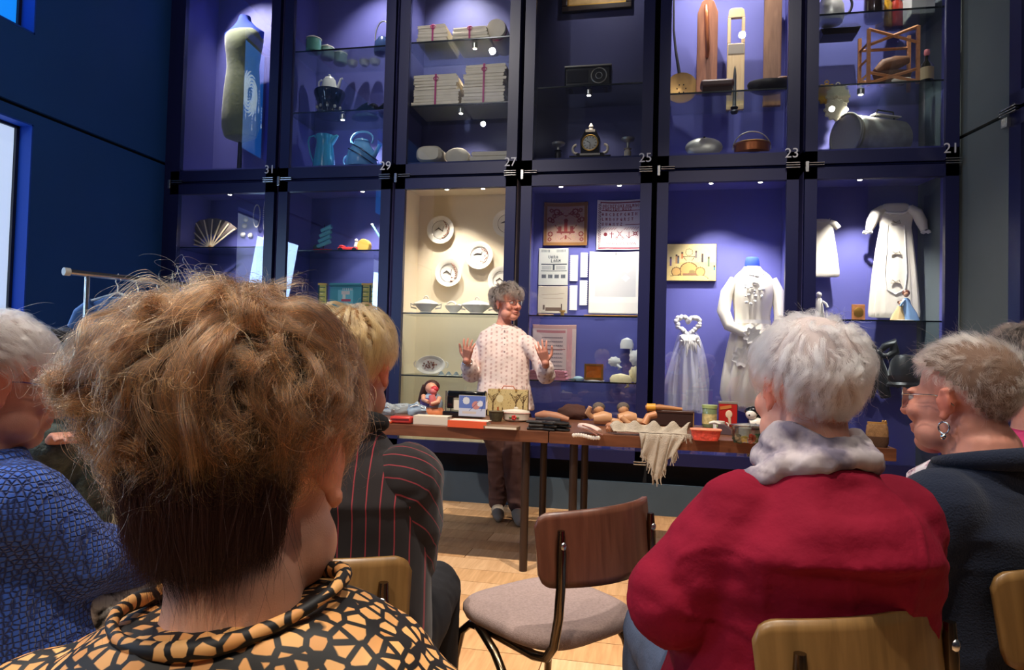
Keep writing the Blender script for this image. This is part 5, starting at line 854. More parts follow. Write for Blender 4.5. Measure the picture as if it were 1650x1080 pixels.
t = pT('crochet_mitt', 'pale pink knitted mitt hanging over the table edge', 'mitt', 950, 700, rz=-.35); t.part('mitt', MB().rings([[(x, w*c_[0]+y, z+h*c_[1]) for c_ in ((-1, 0), (-.7, .8), (0, 1), (.7, .8), (1, 0), (0, -.5))] for x, y, z, w, h in ((-30, 16, 8, 8, 7), (-14, 10, 9, 13, 8), (6, 3, 8, 14, 7), (22, -4, 5, 13, 5))]), WOOLP, sub=1)
m = MB()
for q in range(11): m.ell((-22+q*4.4, -13, -2.5+1.2*math.sin(q*.6)), (3.1, 2, 3.4), seg=8, rg=6)
t.part('scalloped_frill', m, WOOLW)
m = MB().tube([(-10, -6, 14), (6, -9, 11), (20, -13, 6), (30, -16, 2)], 1, 6).tube([(-6, -10, 9), (8, -13, 6), (22, -17, 1)], 1, 6); t.part('brown_edging', m, mat('brown yarn', (140, 92, 80), rough=.9))
# lace shawl
SHW = mat('grey white shawl', (180, 168, 152), rough=.95, bump=1.2, bscale=210, var=.1, vscale=30)
t = pT('lace_shawl', 'greyish lace shawl with long fringe draped over the table front', 'shawl', 1048, 703)
def sh(u, v):
    x = -62+u*122; y = 20-v*27; z = 6+15*math.sin(PI*min(1, v*1.2))*(.55+.45*math.sin(u*13+1)**2)+4*math.sin(u*29+v*9)*(1-abs(2*v-1))
    return (x+3*math.sin(v*8+u*5), y, max(z, 1.4))
t.part('folds', MB().grid(sh, 56, 18), SHW, solid=1.6, angle=180)
def sh2(u, v):
    x = -18+u*70-v*(10*u-2)*1.2; dn = v*(22+44*math.exp(-((u-.47)/.27)**2)); return (x+2.4*math.sin(u*21+v*2), -7.5-4.5*math.sin(u*17+v*3)**2*(.3+v)-2.0*min(1, v*6), 5*(1-v)-dn)
t.part('drape', MB().grid(sh2, 44, 22), SHW, solid=1.4, angle=180)
m = MB()
for q in range(64):
    u = random.random(); p = np.array(sh2(u, .86+.14*random.random())); L = random.uniform(7, 17); m.tube([p, p+(random.uniform(-1.5, 1.5), -1.2, -L*.5), p+(random.uniform(-3, 3), -.6, -L)], [1.1, 1.0, .7], 5)
o = t.part('fringe', m, SHW); o['kind'] = 'stuff'
m = MB()
for q in range(30):
    p = np.array((48+random.random()*14, -6-random.random()*3, 6)); L = random.uniform(8, 15); m.tube([p, p+(2, -1.2, -L*.5), p+(random.uniform(-1, 4), -.6, -L)], [1.1, 1, .7], 5)
o = t.part('side_fringe', m, SHW); o['kind'] = 'stuff'
t = pT('wooden_case', 'dark leather covered box with a carved leg lying on its lid', 'box', 1080, 687, rz=-.03); t.part('box', MB().box((0, 10, 11), (72, 26, 21)), mat('dark brown leather', (52, 32, 28), rough=.4, bump=.4, bscale=60), bevel=1.5); t.part('lid', MB().box((0, 10, 23), (74, 28, 5)), mat('dark brown lid', (66, 40, 32), rough=.35), bevel=1.5); t.part('edge_strap', MB().box((36, -3.4, 12), (1.5, 1, 22)), BRASS, smooth=False)
t = pT('tool_belt', 'orange brown leather roll on the lid of the dark box', 'roll', 1062, 687, dz=.09); t.part('roll', MB().tube([(-22, 8, 4), (0, 8, 5), (36, 9, 3)], [4, 5, 3], 12), mat('honey leather', (176, 116, 66), rough=.5, var=.2)); t.part('band', MB().tube([(-20, 8, 4), (-6, 8, 4.6)], [6.5, 6.5], 14), mat('amber band', (222, 156, 50), rough=.4))
t = pT('toy_limb', 'wooden doll leg lying bent across the grey shawl', 'doll', 1044, 700, dz=.045); t.part('thigh', MB().tube([(12, 4, 18), (0, 0, 15), (-6, -5, 2)], [6, 5.5, 6], 14), mat('waxed doll leg', (190, 130, 90), rough=.4)); t.part('foot', MB().ell((-7, -7, -4), (7.5, 8, 6)), MATS['waxed doll leg'])
# right end of the table
t = pT('glass_jar', 'green lidded jar with yellow grains at the back of the table', 'jar', 1143, 689); t.part('jar', MB().lathe([(10, 0), (11.5, 3), (11.5, 30), (10.5, 32)]), mat('green grey jar', (120, 134, 96), rough=.25, coat=.5)); t.part('lid', MB().lathe([(12, 31), (12.4, 36), (.1, 36.5)]), mat('lime lid', (172, 188, 120), rough=.4)); t.part('label', MB().lathe([(11.8, 6), (11.8, 22)], caps=False), mat('straw label', (200, 180, 120), rough=.6, var=.3, vscale=60))
t = pT('coffee_tin', 'square red tin with a pale portrait standing behind the candle', 'tin', 1173, 688); t.part('tin', MB().b2((-14, 0, 0), (14, 14, 37)), mat('crimson tin', (176, 34, 32), rough=.35, var=.12), smooth=False, bevel=1); t.part('lid', MB().b2((-14.4, -.4, 37), (14.4, 14.4, 40)), PEWT, smooth=False); t.part('portrait', MB().ell((1, -.6, 20), (5.4, .8, 6.5)).tube([(2, -.4, 14), (3, -.4, 4)], [2.4, 2], 8), mat('portrait cream', (226, 200, 170), rough=.6)); t.part('scroll_band', MB().box((-4, -.3, 31), (18, .6, 5), rot('Y', -.2)), mat('leaf gold band', (196, 120, 60), rough=.5), smooth=False)
t.part('side_panel', MB().b2((14, .6, 1), (14.6, 13.4, 36)), mat('dark green tin side', (38, 60, 52), rough=.4), smooth=False)
t = pT('mug', 'white mug painted with small leaves before the red tin', 'mug', 1158, 694); t.part('mug', MB().lathe([(8, 0), (9, 1), (9.4, 15), (8.4, 15), (8, 2)]), ENAM); t.part('handle', MB().tube(arc(10, 8, 5, 5, -80, 80, 10), 1.2, 8), ENAM); t.part('leaf_print', MB().ell((-3, -9.2, 8), (2, .6, 3), seg=8, rg=5).ell((3, -9, 7), (1.5, .6, 2.4), seg=8, rg=5), mat('pale green print', (150, 170, 130), rough=.5))
t = pT('mesh_basket', 'shallow coral red woven basket at the table edge', 'basket', 1138, 711, rz=.03); CORAL = mat('coral weave', (226, 82, 66), rough=.6, bump=1, bscale=70, var=.25, vscale=50); t.part('basket', MB().rings([[(x*q*24/20, 9+y*q*.55, z) for x, y in [(20*math.copysign(abs(math.cos(a))**.6, math.cos(a)), 18*math.copysign(abs(math.sin(a))**.6, math.sin(a))) for a in np.linspace(0, 2*PI, 33)[:-1]]] for q, z in ((.8, 0), (.92, 8), (1, 17), (.94, 17), (.84, 6), (.7, 2.5))]), CORAL); t.part('rim', MB().tube([(24*math.copysign(abs(math.cos(a))**.6, math.cos(a)), 9+10*math.copysign(abs(math.sin(a))**.6, math.sin(a)), 17.5) for a in np.linspace(0, 2*PI, 33)[:-1]], 1.4, 8, close=True), mat('peach rim', (238, 150, 120), rough=.6))
t.part('contents', lump(MB(), (0, 9, 13), (19, 7, 5), sd=4, amp=.3), mat('straw stuffing', (216, 150, 110), rough=.9, bump=1, bscale=60))
t = pT('wooden_wedge', 'dark slate block between the red basket and the glass bowl', 'block', 1167, 701, rz=-.3); t.part('block', MB().prism([(-12, 0), (14, 0), (14, 6), (0, 16), (-10, 17)], 0, 12), mat('plum slate', (84, 64, 68), rough=.6, var=.1), smooth=False, bevel=.6); t.part('handle', MB().tube([(-8, 4, 16), (-16, 1, 19), (-24, 0, 17)], [2.5, 3, 2], 8), ENAM)
GL = mat_glass('clear bowl glass', (235, 240, 240), refl=3)
t = pT('glass_bowl', 'lidded glass bowl with a candle and dried flowers inside', 'bowl', 1205, 713); t.part('bowl', MB().lathe([(20, 0), (24, 4), (26, 14), (25, 26), (24.4, 26), (25, 14), (23, 5), (.1, 1)], sy=.6, seg=34), GL); t.part('lid', MB().lathe([(27, 26), (28, 28), (10, 30), (.1, 30.5)], sy=.6, seg=34), mat_glass('milky lid', (215, 215, 215), refl=4, rough=.1)); t.part('candle', MB().lathe([(10, 8), (10, 22), (9, 23), (.1, 23)], (-4, 4, 0)), mat('white wax', (232, 226, 214), rough=.5, sss=.2))
for q, (x, z, r, cc, nm) in enumerate(((-16, 5, 7, (40, 62, 50), 'dried_leaf'), (-6, 6, 5, (222, 190, 60), 'yellow_flower'), (6, 8, 6, (226, 70, 40), 'orange_flower'), (16, 7, 7, (70, 104, 60), 'dried_leaf'), (4, 3, 4, (216, 96, 110), 'pink_flower'), (20, 10, 6, (40, 70, 54), 'dried_leaf'))): t.part(nm, lump(MB(), (x, -6 if nm != 'dried_leaf' else -3, z), (r, r*.6, r), sd=q, amp=.5), mat('bowl filler %d' % q, cc, rough=.7))
t = pT('cow_figurine', 'black and white figurine beside the ear of the red bloused guest', 'figurine', 1212, 692); t.part('body', MB().tube([(-4, 0, 8), (8, 0, 10), (20, 2, 9)], [8, 10, 9], 14), PORC); t.part('head', MB().ell((-2, -2, 24), (9, 8, 8.5)), PORC); t.part('dark_cap', MB().ell((2, 0, 29), (14, 8, 8)).ell((10, 2, 20), (7, 6, 8)), BLKE); t.part('spot', MB().ell((4, -9, 8), (3, 1.6, 2.4), seg=8, rg=6).ell((-6, -9.4, 23), (1.6, 1, 1.4), seg=8, rg=6), BLKE)
PB = np.array((XatZ(1413, YF+.04, ZTAB), YF+.04, ZTAB+.0005)); t = Thing('fur_purse', 'brown fur handbag with brass clasp at the table end', 'bag', PB, -.15, None, .85*depth(PB)/FPX); PF = mat('golden brown fur', (150, 112, 72), rough=.9, bump=1.2, bscale=260, var=.25, vscale=60); t.part('bag', MB().rings([[(19*q*math.copysign(abs(math.cos(a))**.6, math.cos(a)), 9*q*math.copysign(abs(math.sin(a))**.8, math.sin(a)), z) for a in np.linspace(0, 2*PI, 29)[:-1]] for q, z in ((.85, 0), (1, 8), (1.02, 28), (.95, 40), (.8, 44))]), PF); t.part('clasp', MB().b2((-17, -2, 43), (17, 2, 47)), BRASS, smooth=False, bevel=.8); t.part('knob', MB().ell((14, -1, 49), 2.4, seg=10, rg=6).ell((10, 1, 49), 2.4, seg=10, rg=6), BRASS); t.part('lower_panel', MB().rings([[(19.6*q*math.copysign(abs(math.cos(a))**.6, math.cos(a)), 9.5*q*math.copysign(abs(math.sin(a))**.8, math.sin(a)), z) for a in np.linspace(0, 2*PI, 29)[:-1]] for q, z in ((.86, 0), (1.01, 8), (1.02, 20))]), mat('dark brown fur panel', (84, 56, 36), rough=.9, bump=1.2, bscale=260))
# ================================================================ people
def nrm(v): v = np.asarray(v, float); return v/(np.linalg.norm(v)+1e-9)
def bake(mb, voxel, it=6, fac=.5):
    me = bpy.data.meshes.new('tmp'); me.from_pydata(mb.v, [], mb.f)
    bm = bmesh.new(); bm.from_mesh(me)
    bmesh.ops.recalc_face_normals(bm, faces=bm.faces); bm.to_mesh(me); bm.free()
    o = bpy.data.objects.new('tmp', me); COL.objects.link(o)
    r = o.modifiers.new('r', 'REMESH'); r.mode = 'VOXEL'; r.voxel_size = voxel; r.use_smooth_shade = True
    s = o.modifiers.new('s', 'SMOOTH'); s.iterations = it; s.factor = fac
    dg = bpy.context.evaluated_depsgraph_get(); dg.update(); m2 = bpy.data.meshes.new_from_object(o.evaluated_get(dg))
    bpy.data.objects.remove(o); bpy.data.meshes.remove(me); return m2
def getv(me): a = np.empty(len(me.vertices)*3, np.float32); me.vertices.foreach_get('co', a); return a.reshape(-1, 3).astype(float)
def getn(me): a = np.empty(len(me.vertices)*3, np.float32); me.vertices.foreach_get('normal', a); return a.reshape(-1, 3).astype(float)
def setv(me, v): me.vertices.foreach_set('co', v.astype(np.float32).ravel()); me.update()
def setc(me, c):
    a = me.attributes.new('Col', 'FLOAT_COLOR', 'POINT'); q = np.ones((len(c), 4), np.float32); q[:, :3] = c; a.data.foreach_set('color', q.ravel())
class Frame:                                            # head frame: x to the person's right, y forward, z up
    def __init__(s, c, rz, pitch=0.0, roll=0.0, sc=1.0): s.c = np.asarray(c, float); s.R = rot('Z', rz)@rot('X', pitch)@rot('Y', roll); s.sc = sc
    def __call__(s, p): return s.c+s.sc*(s.R@np.asarray(p, float))
    def inv(s, P): return ((P-s.c)@s.R)/s.sc
def hell(mb, F, c, r, R=None):
    q = F.R if R is None else F.R@R; mb.ell(F(c), tuple(x*F.sc for x in ((r, r, r) if np.isscalar(r) else r)), q, 16, 10)
def head_prims(mb, F, nose=1.0, chub=0.0):
    E_ = lambda c, r, R=None: hell(mb, F, c, r, R)
    E_((0, -.014, .03), (.074, .094, .084)); E_((0, .03, -.03), (.062+chub, .066, .085)); E_((0, .06, -.097), (.033+chub, .034, .027))
    for s in (-1, 1):
        E_((s*.04, .028, -.075), (.029+chub, .046, .036)); E_((s*.037, .066, -.03), (.027+chub, .024, .028)); E_((s*.013, .101, -.037), (.0095, .011, .008))
        E_((s*.03, .083, .014), (.024, .012, .008), rot('Y', s*.15)); E_((s*.031, .083, -.011), (.02, .008, .005))
        ear = rot('Z', s*-.35)@rot('X', -.15)
        E_((s*.079, -.012, -.008), (.006, .019, .03), ear); E_((s*.081, -.018, .0), (.009, .006, .022), ear); E_((s*.080, -.009, -.034), (.007, .010, .011), ear); E_((s*.082, -.014, .02), (.008, .014, .006), ear)
    mb.chain([F((0, .09, .012)), F((0, .104, -.012)), F((0, .112*1+.008*nose, -.033))], [.008*F.sc, .0095*F.sc, .0125*F.sc], 10)
    E_((0, .094, -.064), (.023, .013, .006)); E_((0, .091, -.077), (.02, .013, .0072)); E_((0, .088, -.07), (.024, .01, .014))
def skin_colors(me, F, tone, blush=1.0, lip=(176, 84, 78), brow=None):
    V_ = getv(me); L = F.inv(V_); c = np.tile(np.array(lin(*tone)), (len(L), 1)); red = np.array((1.12, .80, .74))
    def g(p, r): return np.exp(-(((L-np.array(p))/np.array(r))**2).sum(1))[:, None]
    w = sum(g((s*.042, .075, -.035), (.025, .03, .022)) for s in (-1, 1))*.55*blush+g((0, .115, -.035), (.016, .02, .014))*.5*blush+sum(g((s*.082, -.012, -.01), (.018, .03, .04)) for s in (-1, 1))*.9*blush
    c = c*(1-w)+c*red*w
    lp = np.clip(g((0, .1, -.0695), (.021, .03, .0085))*1.3, 0, 1)*.8; c = c*(1-lp)+np.array(lin(*lip))*lp
    if brow:
        bw = np.clip(sum(g((s*.033, .09, .02), (.02, .03, .0045)) for s in (-1, 1))*1.2, 0, 1)*.75; c = c*(1-bw)+np.array(lin(*brow))*bw
    c *= (1+.05*vnoise(V_*90, 3))[:, None]; setc(me, c)
SKIN = mat_attr('skin', .48, sss=.12, bump=.12, bscale=700, spec=.4)
def hand_prims(mb, w, d, n, th, L=.175, curl=(.35, .4, .45, .5), spread=.16, tc=.3):
    d = nrm(d); n = nrm(np.asarray(n)-d*(np.asarray(n)@d)); s = np.cross(n, d)*th; w = np.asarray(w, float); k = L/.18      # s points to the thumb side
    for o in (-.028, -.01, .01, .028): mb.chain([w+s*o*.55*k+d*.01*k, w+s*o*k+d*.085*k], [.0145*k, .0125*k], 8)
    for i, (o, l) in enumerate(((.029, .068), (.010, .078), (-.010, .072), (-.028, .056))):
        b = w+s*o*k+d*.088*k; a = (1.5-i)*spread; dd = nrm(d*math.cos(a)+s*math.sin(a)); p = [b]; ang = curl[i]*.5
        for q in (.45, .32, .23): dv_ = dd*math.cos(ang)+n*math.sin(ang); p.append(p[-1]+dv_*l*q*k); ang += curl[i]
        mb.chain(p, [.0092*k, .0085*k, .0078*k, .0068*k], 8)
    b = w+s*.026*k+d*.022*k; dt = nrm(s*.8+d*.62+n*tc); mb.chain([b, b+dt*.036*k, b+nrm(dt+d*.4+n*.1)*.066*k, b+nrm(dt+d*.7)*.092*k], [.0135*k, .0115*k, .010*k, .0078*k], 8)
class Person:
    def __init__(s, label, base, group=None): s.o = bpy.data.objects.new('person', None); COL.objects.link(s.o); s.base = np.array([base[0], base[1], 0.0]); s.o.location = s.base; tag(s.o, label, 'person', group); s.o.empty_display_size = .1
    def add(s, name, me, m, label=None, parent=None, smooth=True):
        if not isinstance(me, bpy.types.Mesh): me2 = bpy.data.meshes.new(name); me2.from_pydata(me.v, [], me.f); bm = bmesh.new(); bm.from_mesh(me2); bmesh.ops.recalc_face_normals(bm, faces=bm.faces); bm.to_mesh(me2); bm.free(); me = me2
        V_ = getv(me); setv(me, V_-s.base); me.name = name; o = finish(me, name, m, parent or s.o, smooth, angle=180)
        if label: o['label'] = label
        return o
def torso_rings(mb, levels, side, fwd, n=36, ex=.8):
    R = []
    for c, a, b in levels:
        R.append([np.asarray(c)+np.asarray(side)*a*math.copysign(abs(math.cos(t))**ex, math.cos(t))+np.asarray(fwd)*b*math.copysign(abs(math.sin(t))**ex, math.sin(t)) for t in [2*PI*k/n for k in range(n)]])
    return mb.rings(R)
def folds(me, amp, fr, sd=0, mask=None, aniso=(1, 1, 1)):
    V_ = getv(me); N_ = getn(me); d = vnoise(V_*fr*np.array(aniso), sd)*.6+vnoise(V_*fr*2.1*np.array(aniso)+9, sd+1)*.3
    d = d+.35*np.maximum(0, 1-np.abs(vnoise(V_*fr*.8+4, sd+2))*6)
    if mask is not None: d = d*mask(V_)
    setv(me, V_+N_*(d*amp)[:, None])
# ---- hair: strands lie on a shell around the skull; guides flow from the crown, strands follow their guide
HE = np.array((0, -.014, .03)); HR = np.array((.076, .096, .087))
def sph(n, rg): v = rg.normal(size=(n, 3)); return v/np.linalg.norm(v, axis=1)[:, None]
def hair(P, F, mask, thick, length, m, n=16000, ng=900, npt=12, flow=None, wave=.004, wfreq=5.0, clump=.75, rough=.004, rad=.00012, sd=0, rise=.35, droop=.0, parting=(0, -.25, 1), turb=.5, tfr=6.0, flyaway=.02, name='hair', label=None, stray=1.0):
    rg = np.random.default_rng(sd+100)
    def sample(k):
        out = np.empty((0, 3))
        while len(out) < k: d = sph(k*2, rg); out = np.vstack([out, d[mask(d, HE+HR*d, rg.random(len(d)))]])
        return out[:k]
    dg_ = sample(ng); W = nrm(parting); u = rg.random(ng)**.5*.85+.15; L = length(dg_)*rg.uniform(.75, 1.15, ng); d = dg_.copy(); th0 = thick(dg_)
    path = np.empty((ng, npt, 3)); e1 = sph(ng, rg); ph = rg.random(ng)*2*PI; wf = wfreq*rg.uniform(.6, 1.3, ng); wa = wave*rg.uniform(.4, 1.4, ng)
    for i in range(npt):
        s = i/(npt-1); hh = thick(d)*u*np.minimum(1, (s/rise)**.7) if i else np.zeros(ng); p = HE+HR*d+d*(hh-.003*(i == 0))[:, None]
        p[:, 2] -= droop*s*s*L; e2 = np.cross(d, e1); env = wa*min(1, s*2)
        path[:, i] = p+e1*(env*np.cos(ph+wf*s*2*PI))[:, None]+e2*(env*np.sin(ph+wf*s*2*PI))[:, None]
        fl = (flow(d, rg) if flow else None)
        if fl is None: fl = d*(d@W)[:, None]-W+np.array((0, 0, 0))
        fl = fl-d*(fl*d).sum(1)[:, None]; fl = fl/(np.linalg.norm(fl, axis=1)[:, None]+.15)
        tb = np.stack([vnoise(d*tfr*.5+k*17.3, sd+k) for k in range(3)], 1)*turb; fl = fl+tb-d*(tb*d).sum(1)[:, None]
        d = d+fl*(L/.085/(npt-1))[:, None]; d /= np.linalg.norm(d, axis=1)[:, None]
    roots = sample(n); gi = np.empty(n, int)
    for a in range(0, n, 4000): gi[a:a+4000] = np.argmax(roots[a:a+4000]@dg_.T, axis=1)
    s = np.linspace(0, 1, npt)[None, :, None]; off = (HE+HR*roots)-(HE+HR*dg_[gi]); kf = rg.uniform(.5, 1, n)[:, None, None]
    pts = path[gi]+off[:, None, :]*(1-clump*s**.7*kf); j1 = rg.normal(size=(n, 3))[:, None, :]*rough; j2 = rg.normal(size=(n, 3))[:, None, :]*rough*.7; pts = pts+j1*s+j2*np.sin(s*6+rg.random(n)[:, None, None]*6)
    fly = rg.random(n) < flyaway; pts[fly] += (rg.normal(size=(n, 3))*.016*stray+roots*.018*stray)[fly][:, None, :]*s**1.5
    keep = rg.uniform(.72, 1, n); q = (np.linspace(0, 1, npt)[None, :]*keep[:, None])*(npt-1); i0 = np.minimum(q.astype(int), npt-2); f = (q-i0)[:, :, None]; ar = np.arange(n)[:, None]
    pts = pts[ar, i0]*(1-f)+pts[ar, i0+1]*f
    Wp = (pts.reshape(-1, 3)*F.sc)@F.R.T+F.c-P.base
    hc = bpy.data.hair_curves.new(name); hc.add_curves([npt]*n); hc.attributes['position'].data.foreach_set('vector', Wp.astype(np.float32).ravel())
    ra_ = hc.attributes.get('radius') or hc.attributes.new('radius', 'FLOAT', 'POINT'); rr = np.tile(rad*(1-.75*np.linspace(0, 1, npt)**2), (n, 1))*rg.uniform(.7, 1.3, n)[:, None]; ra_.data.foreach_set('value', rr.astype(np.float32).ravel())
    hc.materials.append(m); o = bpy.data.objects.new(name, hc); COL.objects.link(o); o.parent = P.o
    if label: o['label'] = label
    return o
def cap(P, F, mask, thick, m, name='hair_base', k=.6):                    # dense under-hair so the scalp does not shine through
    mb = MB(); n1, n2 = 48, 32; vs = []; idx = {}; fs = []
    ds = np.array([(math.sin(PI*j/n2)*math.cos(2*PI*i/n1), math.sin(PI*j/n2)*math.sin(2*PI*i/n1), math.cos(PI*j/n2)) for j in range(n2+1) for i in range(n1)])
    ok = mask(ds, HE+HR*ds, np.full(len(ds), .5)); pos = HE+HR*ds+ds*(thick(ds)*k)[:, None]
    for j in range(n2):
        for i in range(n1):
            q = (j*n1+i, j*n1+(i+1) % n1, (j+1)*n1+(i+1) % n1, (j+1)*n1+i)
            if all(ok[z] for z in q): fs.append(q)
    mb.add([F(p) for p in pos], fs); used = sorted({i for f in fs for i in f}); mp = {a: b for b, a in enumerate(used)}
    mb.v = [mb.v[i] for i in used]; mb.f = [tuple(mp[i] for i in f) for f in fs]
    return P.add(name, mb, m)
def std_mask(lo_back=-.62, side=-.12, front=.55, soft=.12):
    # hairline: z limit (unit dir) from the nape (y=-1) over the ears to the forehead (y=+1)
    def f(d, p, r):
        y = d[:, 1]; lim = np.where(y < -.25, lo_back+(side-lo_back)*np.clip((y+1)/.75, 0, 1)**3, side+(front-side)*np.clip((y+.1)/.75, 0, 1)**.8)
        return d[:, 2]+np.array(HE[2]*0) > lim+(r-.5)*soft
    return f
def glasses(P, F, rim, lens, w=.052, h=.042, rimless=False, tint=None):
    g = MB(); ln = MB()
    for s in (-1, 1):
        c = np.array((s*.033, .108, -.004)); pts = [F(c+np.array((w/2*math.cos(a), -.018*abs(math.cos(a))*(1 if math.cos(a)*s > 0 else .1), h/2*math.sin(a)))) for a in np.linspace(0, 2*PI, 25)[:-1]]
        g.tube(pts, .0013*F.sc, 6, close=True); ln.add(pts+[F(c)], [(k, (k+1) % 24, 24) for k in range(24)])
        g.tube([F((s*(.033+w/2), .092, .004)), F((s*.074, .075, .006)), F((s*.080, .02, .008)), F((s*.083, -.012, .006)), F((s*.082, -.03, -.012))], .0014*F.sc, 6)
    g.tube([F((-.009, .112, .002)), F((0, .116, .006)), F((.009, .112, .002))], .0013*F.sc, 6)
    o = P.add('eyeglasses', g, rim); P.add('lens', ln, lens, parent=o); return o
def eyes(P, F):
    for s in (-1, 1):
        o = P.add('eye', MB().ell(F((s*.031, .082, -.003)), .0115*F.sc, F.R), mat('eye white', (226, 220, 212), rough=.15)); P.add('iris', MB().ell(F((s*.031, .0895, -.003)), (.005*F.sc, .0045*F.sc, .005*F.sc), F.R), mat('iris brown', (52, 38, 30), rough=.1), parent=o)
def seated(P, F, rz, lean=.04, sw=.165, chest=.145, belly=.17, hipw=.19, arms=None, neck_r=.056, tone=(214, 160, 130), voxel=.006, blush=1.0, brow=None, chub=0.0, hands=True, neckfwd=.03, hipz=.56, back=.0, nl=.165, shift=0.0):
    f = np.array((-math.sin(rz), math.cos(rz), 0)); sd = np.array((math.cos(rz), math.sin(rz), 0)); z = np.array((0, 0, 1.0)); hf = F.R@np.array((0, 1, 0))
    nb = F.c-z*nl*F.sc-hf*neckfwd-f*.005+sd*shift; P.f, P.sd, P.nb = f, sd, nb
    hip = np.array([nb[0], nb[1], hipz-.06])+f*lean; P.hip = hip
    sh = [nb+sd*s*sw-z*.055-f*.01 for s in (-1, 1)]; P.sh = sh
    if arms is None: arms = [None, None]
    A = []
    for s, a in zip((-1, 1), arms):
        S = sh[0 if s < 0 else 1]
        if a is None: el = S+sd*s*.07+f*.06-z*.25; wr = el+f*.20-sd*s*.10-z*.02
        else: el, wr = (np.asarray(q) for q in a)
        A.append((S, el, wr))
    P.A = A
    b = MB(); head_prims(b, F, chub=chub)
    b.chain([F((0, -.02, -.06)), (F((0, -.03, -.11))+nb)/2, nb+z*.02, nb-z*.05], [neck_r*F.sc, neck_r*.98*F.sc, neck_r*1.06*F.sc, neck_r*1.3*F.sc])
    torso_rings(b, [(hip-z*.04, hipw*.9, .12), (hip+z*.06, belly*.9, .12), ((hip+nb)/2, chest*.9, .105), (nb-z*.12, sw*.92, .09), (nb-z*.055, sw*.82, .065), (nb-z*.01, neck_r*1.5, .055)], sd, f)
    for (S, el, wr), q in zip(A, (-1, 1)): b.chain([S-z*.055-sd*q*.03, el, wr], [.040, .036, .026])
    if hands:
        for s, (S, el, wr) in zip((-1, 1), A): hand_prims(b, wr, nrm(wr-el)+(0, 0, -.15), np.cross(nrm(wr-el), sd*s)*s if False else np.array((0, 0, -1.0)), -s*1.0, .17, (.3, .35, .35, .4), .08)
    K = []
    for s in (-1, 1):
        h0 = hip+sd*s*.09; kn = h0+f*.42+sd*s*.05+z*(.5-h0[2]); an = kn+f*.03*1-z*(kn[2]-.09); K.append((h0, kn, an)); b.chain([h0, kn, an, an+f*.13-z*.05], [.075, .052, .036, .03])
    P.K = K
    me = bake(b, voxel, 5); skin_colors(me, F, tone, blush, brow=brow); P.body = P.add('body', me, SKIN, 'bare skin of head, neck and hands'); return P
def trousers(P, m, r=1.0):
    b = MB(); z = np.array((0, 0, 1.0)); b.ell(P.hip+z*.02, (.19, .15, .13), np.array([P.sd, P.f, z]).T)
    for h0, kn, an in P.K: b.chain([h0, (h0+kn)/2, kn, (kn+an)/2, an+z*.02], [.10*r, .092*r, .074*r, .066*r, .056*r])
    me = bake(b, .009, 5); folds(me, .006, 16, 4); P.add('trousers', me, m)
    for h0, kn, an in P.K:
        q = MB().chain([an-P.f*.03-z*.055, an+P.f*.06-z*.055, an+P.f*.16-z*.062], [.036, .04, .03]); me = bake(q, .007, 4); v = getv(me); v[:, 2] = np.maximum(v[:, 2], .004); setv(me, v); P.add('shoe', me, mat('dark shoe leather', (40, 34, 32), rough=.4))
def top_blob(P, sw, chest, belly, arm_r=(.075, .062, .05), depth=.13, hump=0.0, neck=.075, bottom=.0, drop=.0, cut=1.0):
    b = MB(); z = np.array((0, 0, 1.0)); nb, hip, sd, f = P.nb, P.hip, P.sd, P.f
    torso_rings(b, [(hip-z*(.04+bottom), belly*1.0, depth*1.05), (hip+z*.07, belly*1.03, depth*1.12), (hip*.6+nb*.4, chest*1.06, depth*1.02), (hip*.3+nb*.7-f*hump*.6, chest*1.05, depth), (nb-z*.13-f*hump, sw*1.03, depth*.92), (nb-z*.07-f*hump*.7, sw*.9, depth*.75), (nb-z*.03-f*hump*.3, sw*.58, depth*.6), (nb+z*(.0-drop), neck, neck*.95)], sd, f)
    return b
def arm_blob(P, i, r=(.075, .062, .05), cut=1.0, cuff=0.0):
    S, el, wr = P.A[i]; b = MB(); e = el+(wr-el)*cut; S = S-np.array((0, 0, .04))-P.sd*(.03 if i else -.03); b.chain([S, S*.5+el*.5, el, el*.45+e*.55, e], [r[0], (r[0]+r[1])/2, r[1], (r[1]+r[2])/2, r[2]]); return b
def merge(a, b): a.add(b.v, b.f); return a
LENS = mat_glass('spectacle lens', (244, 240, 244), refl=1.5); LENSV = mat_glass('violet spectacle lens', (150, 140, 175), refl=2)
def two_tone(name, c1, c2, kind, sc, rough=.8, bump=0.0, sheen=0.0): pass
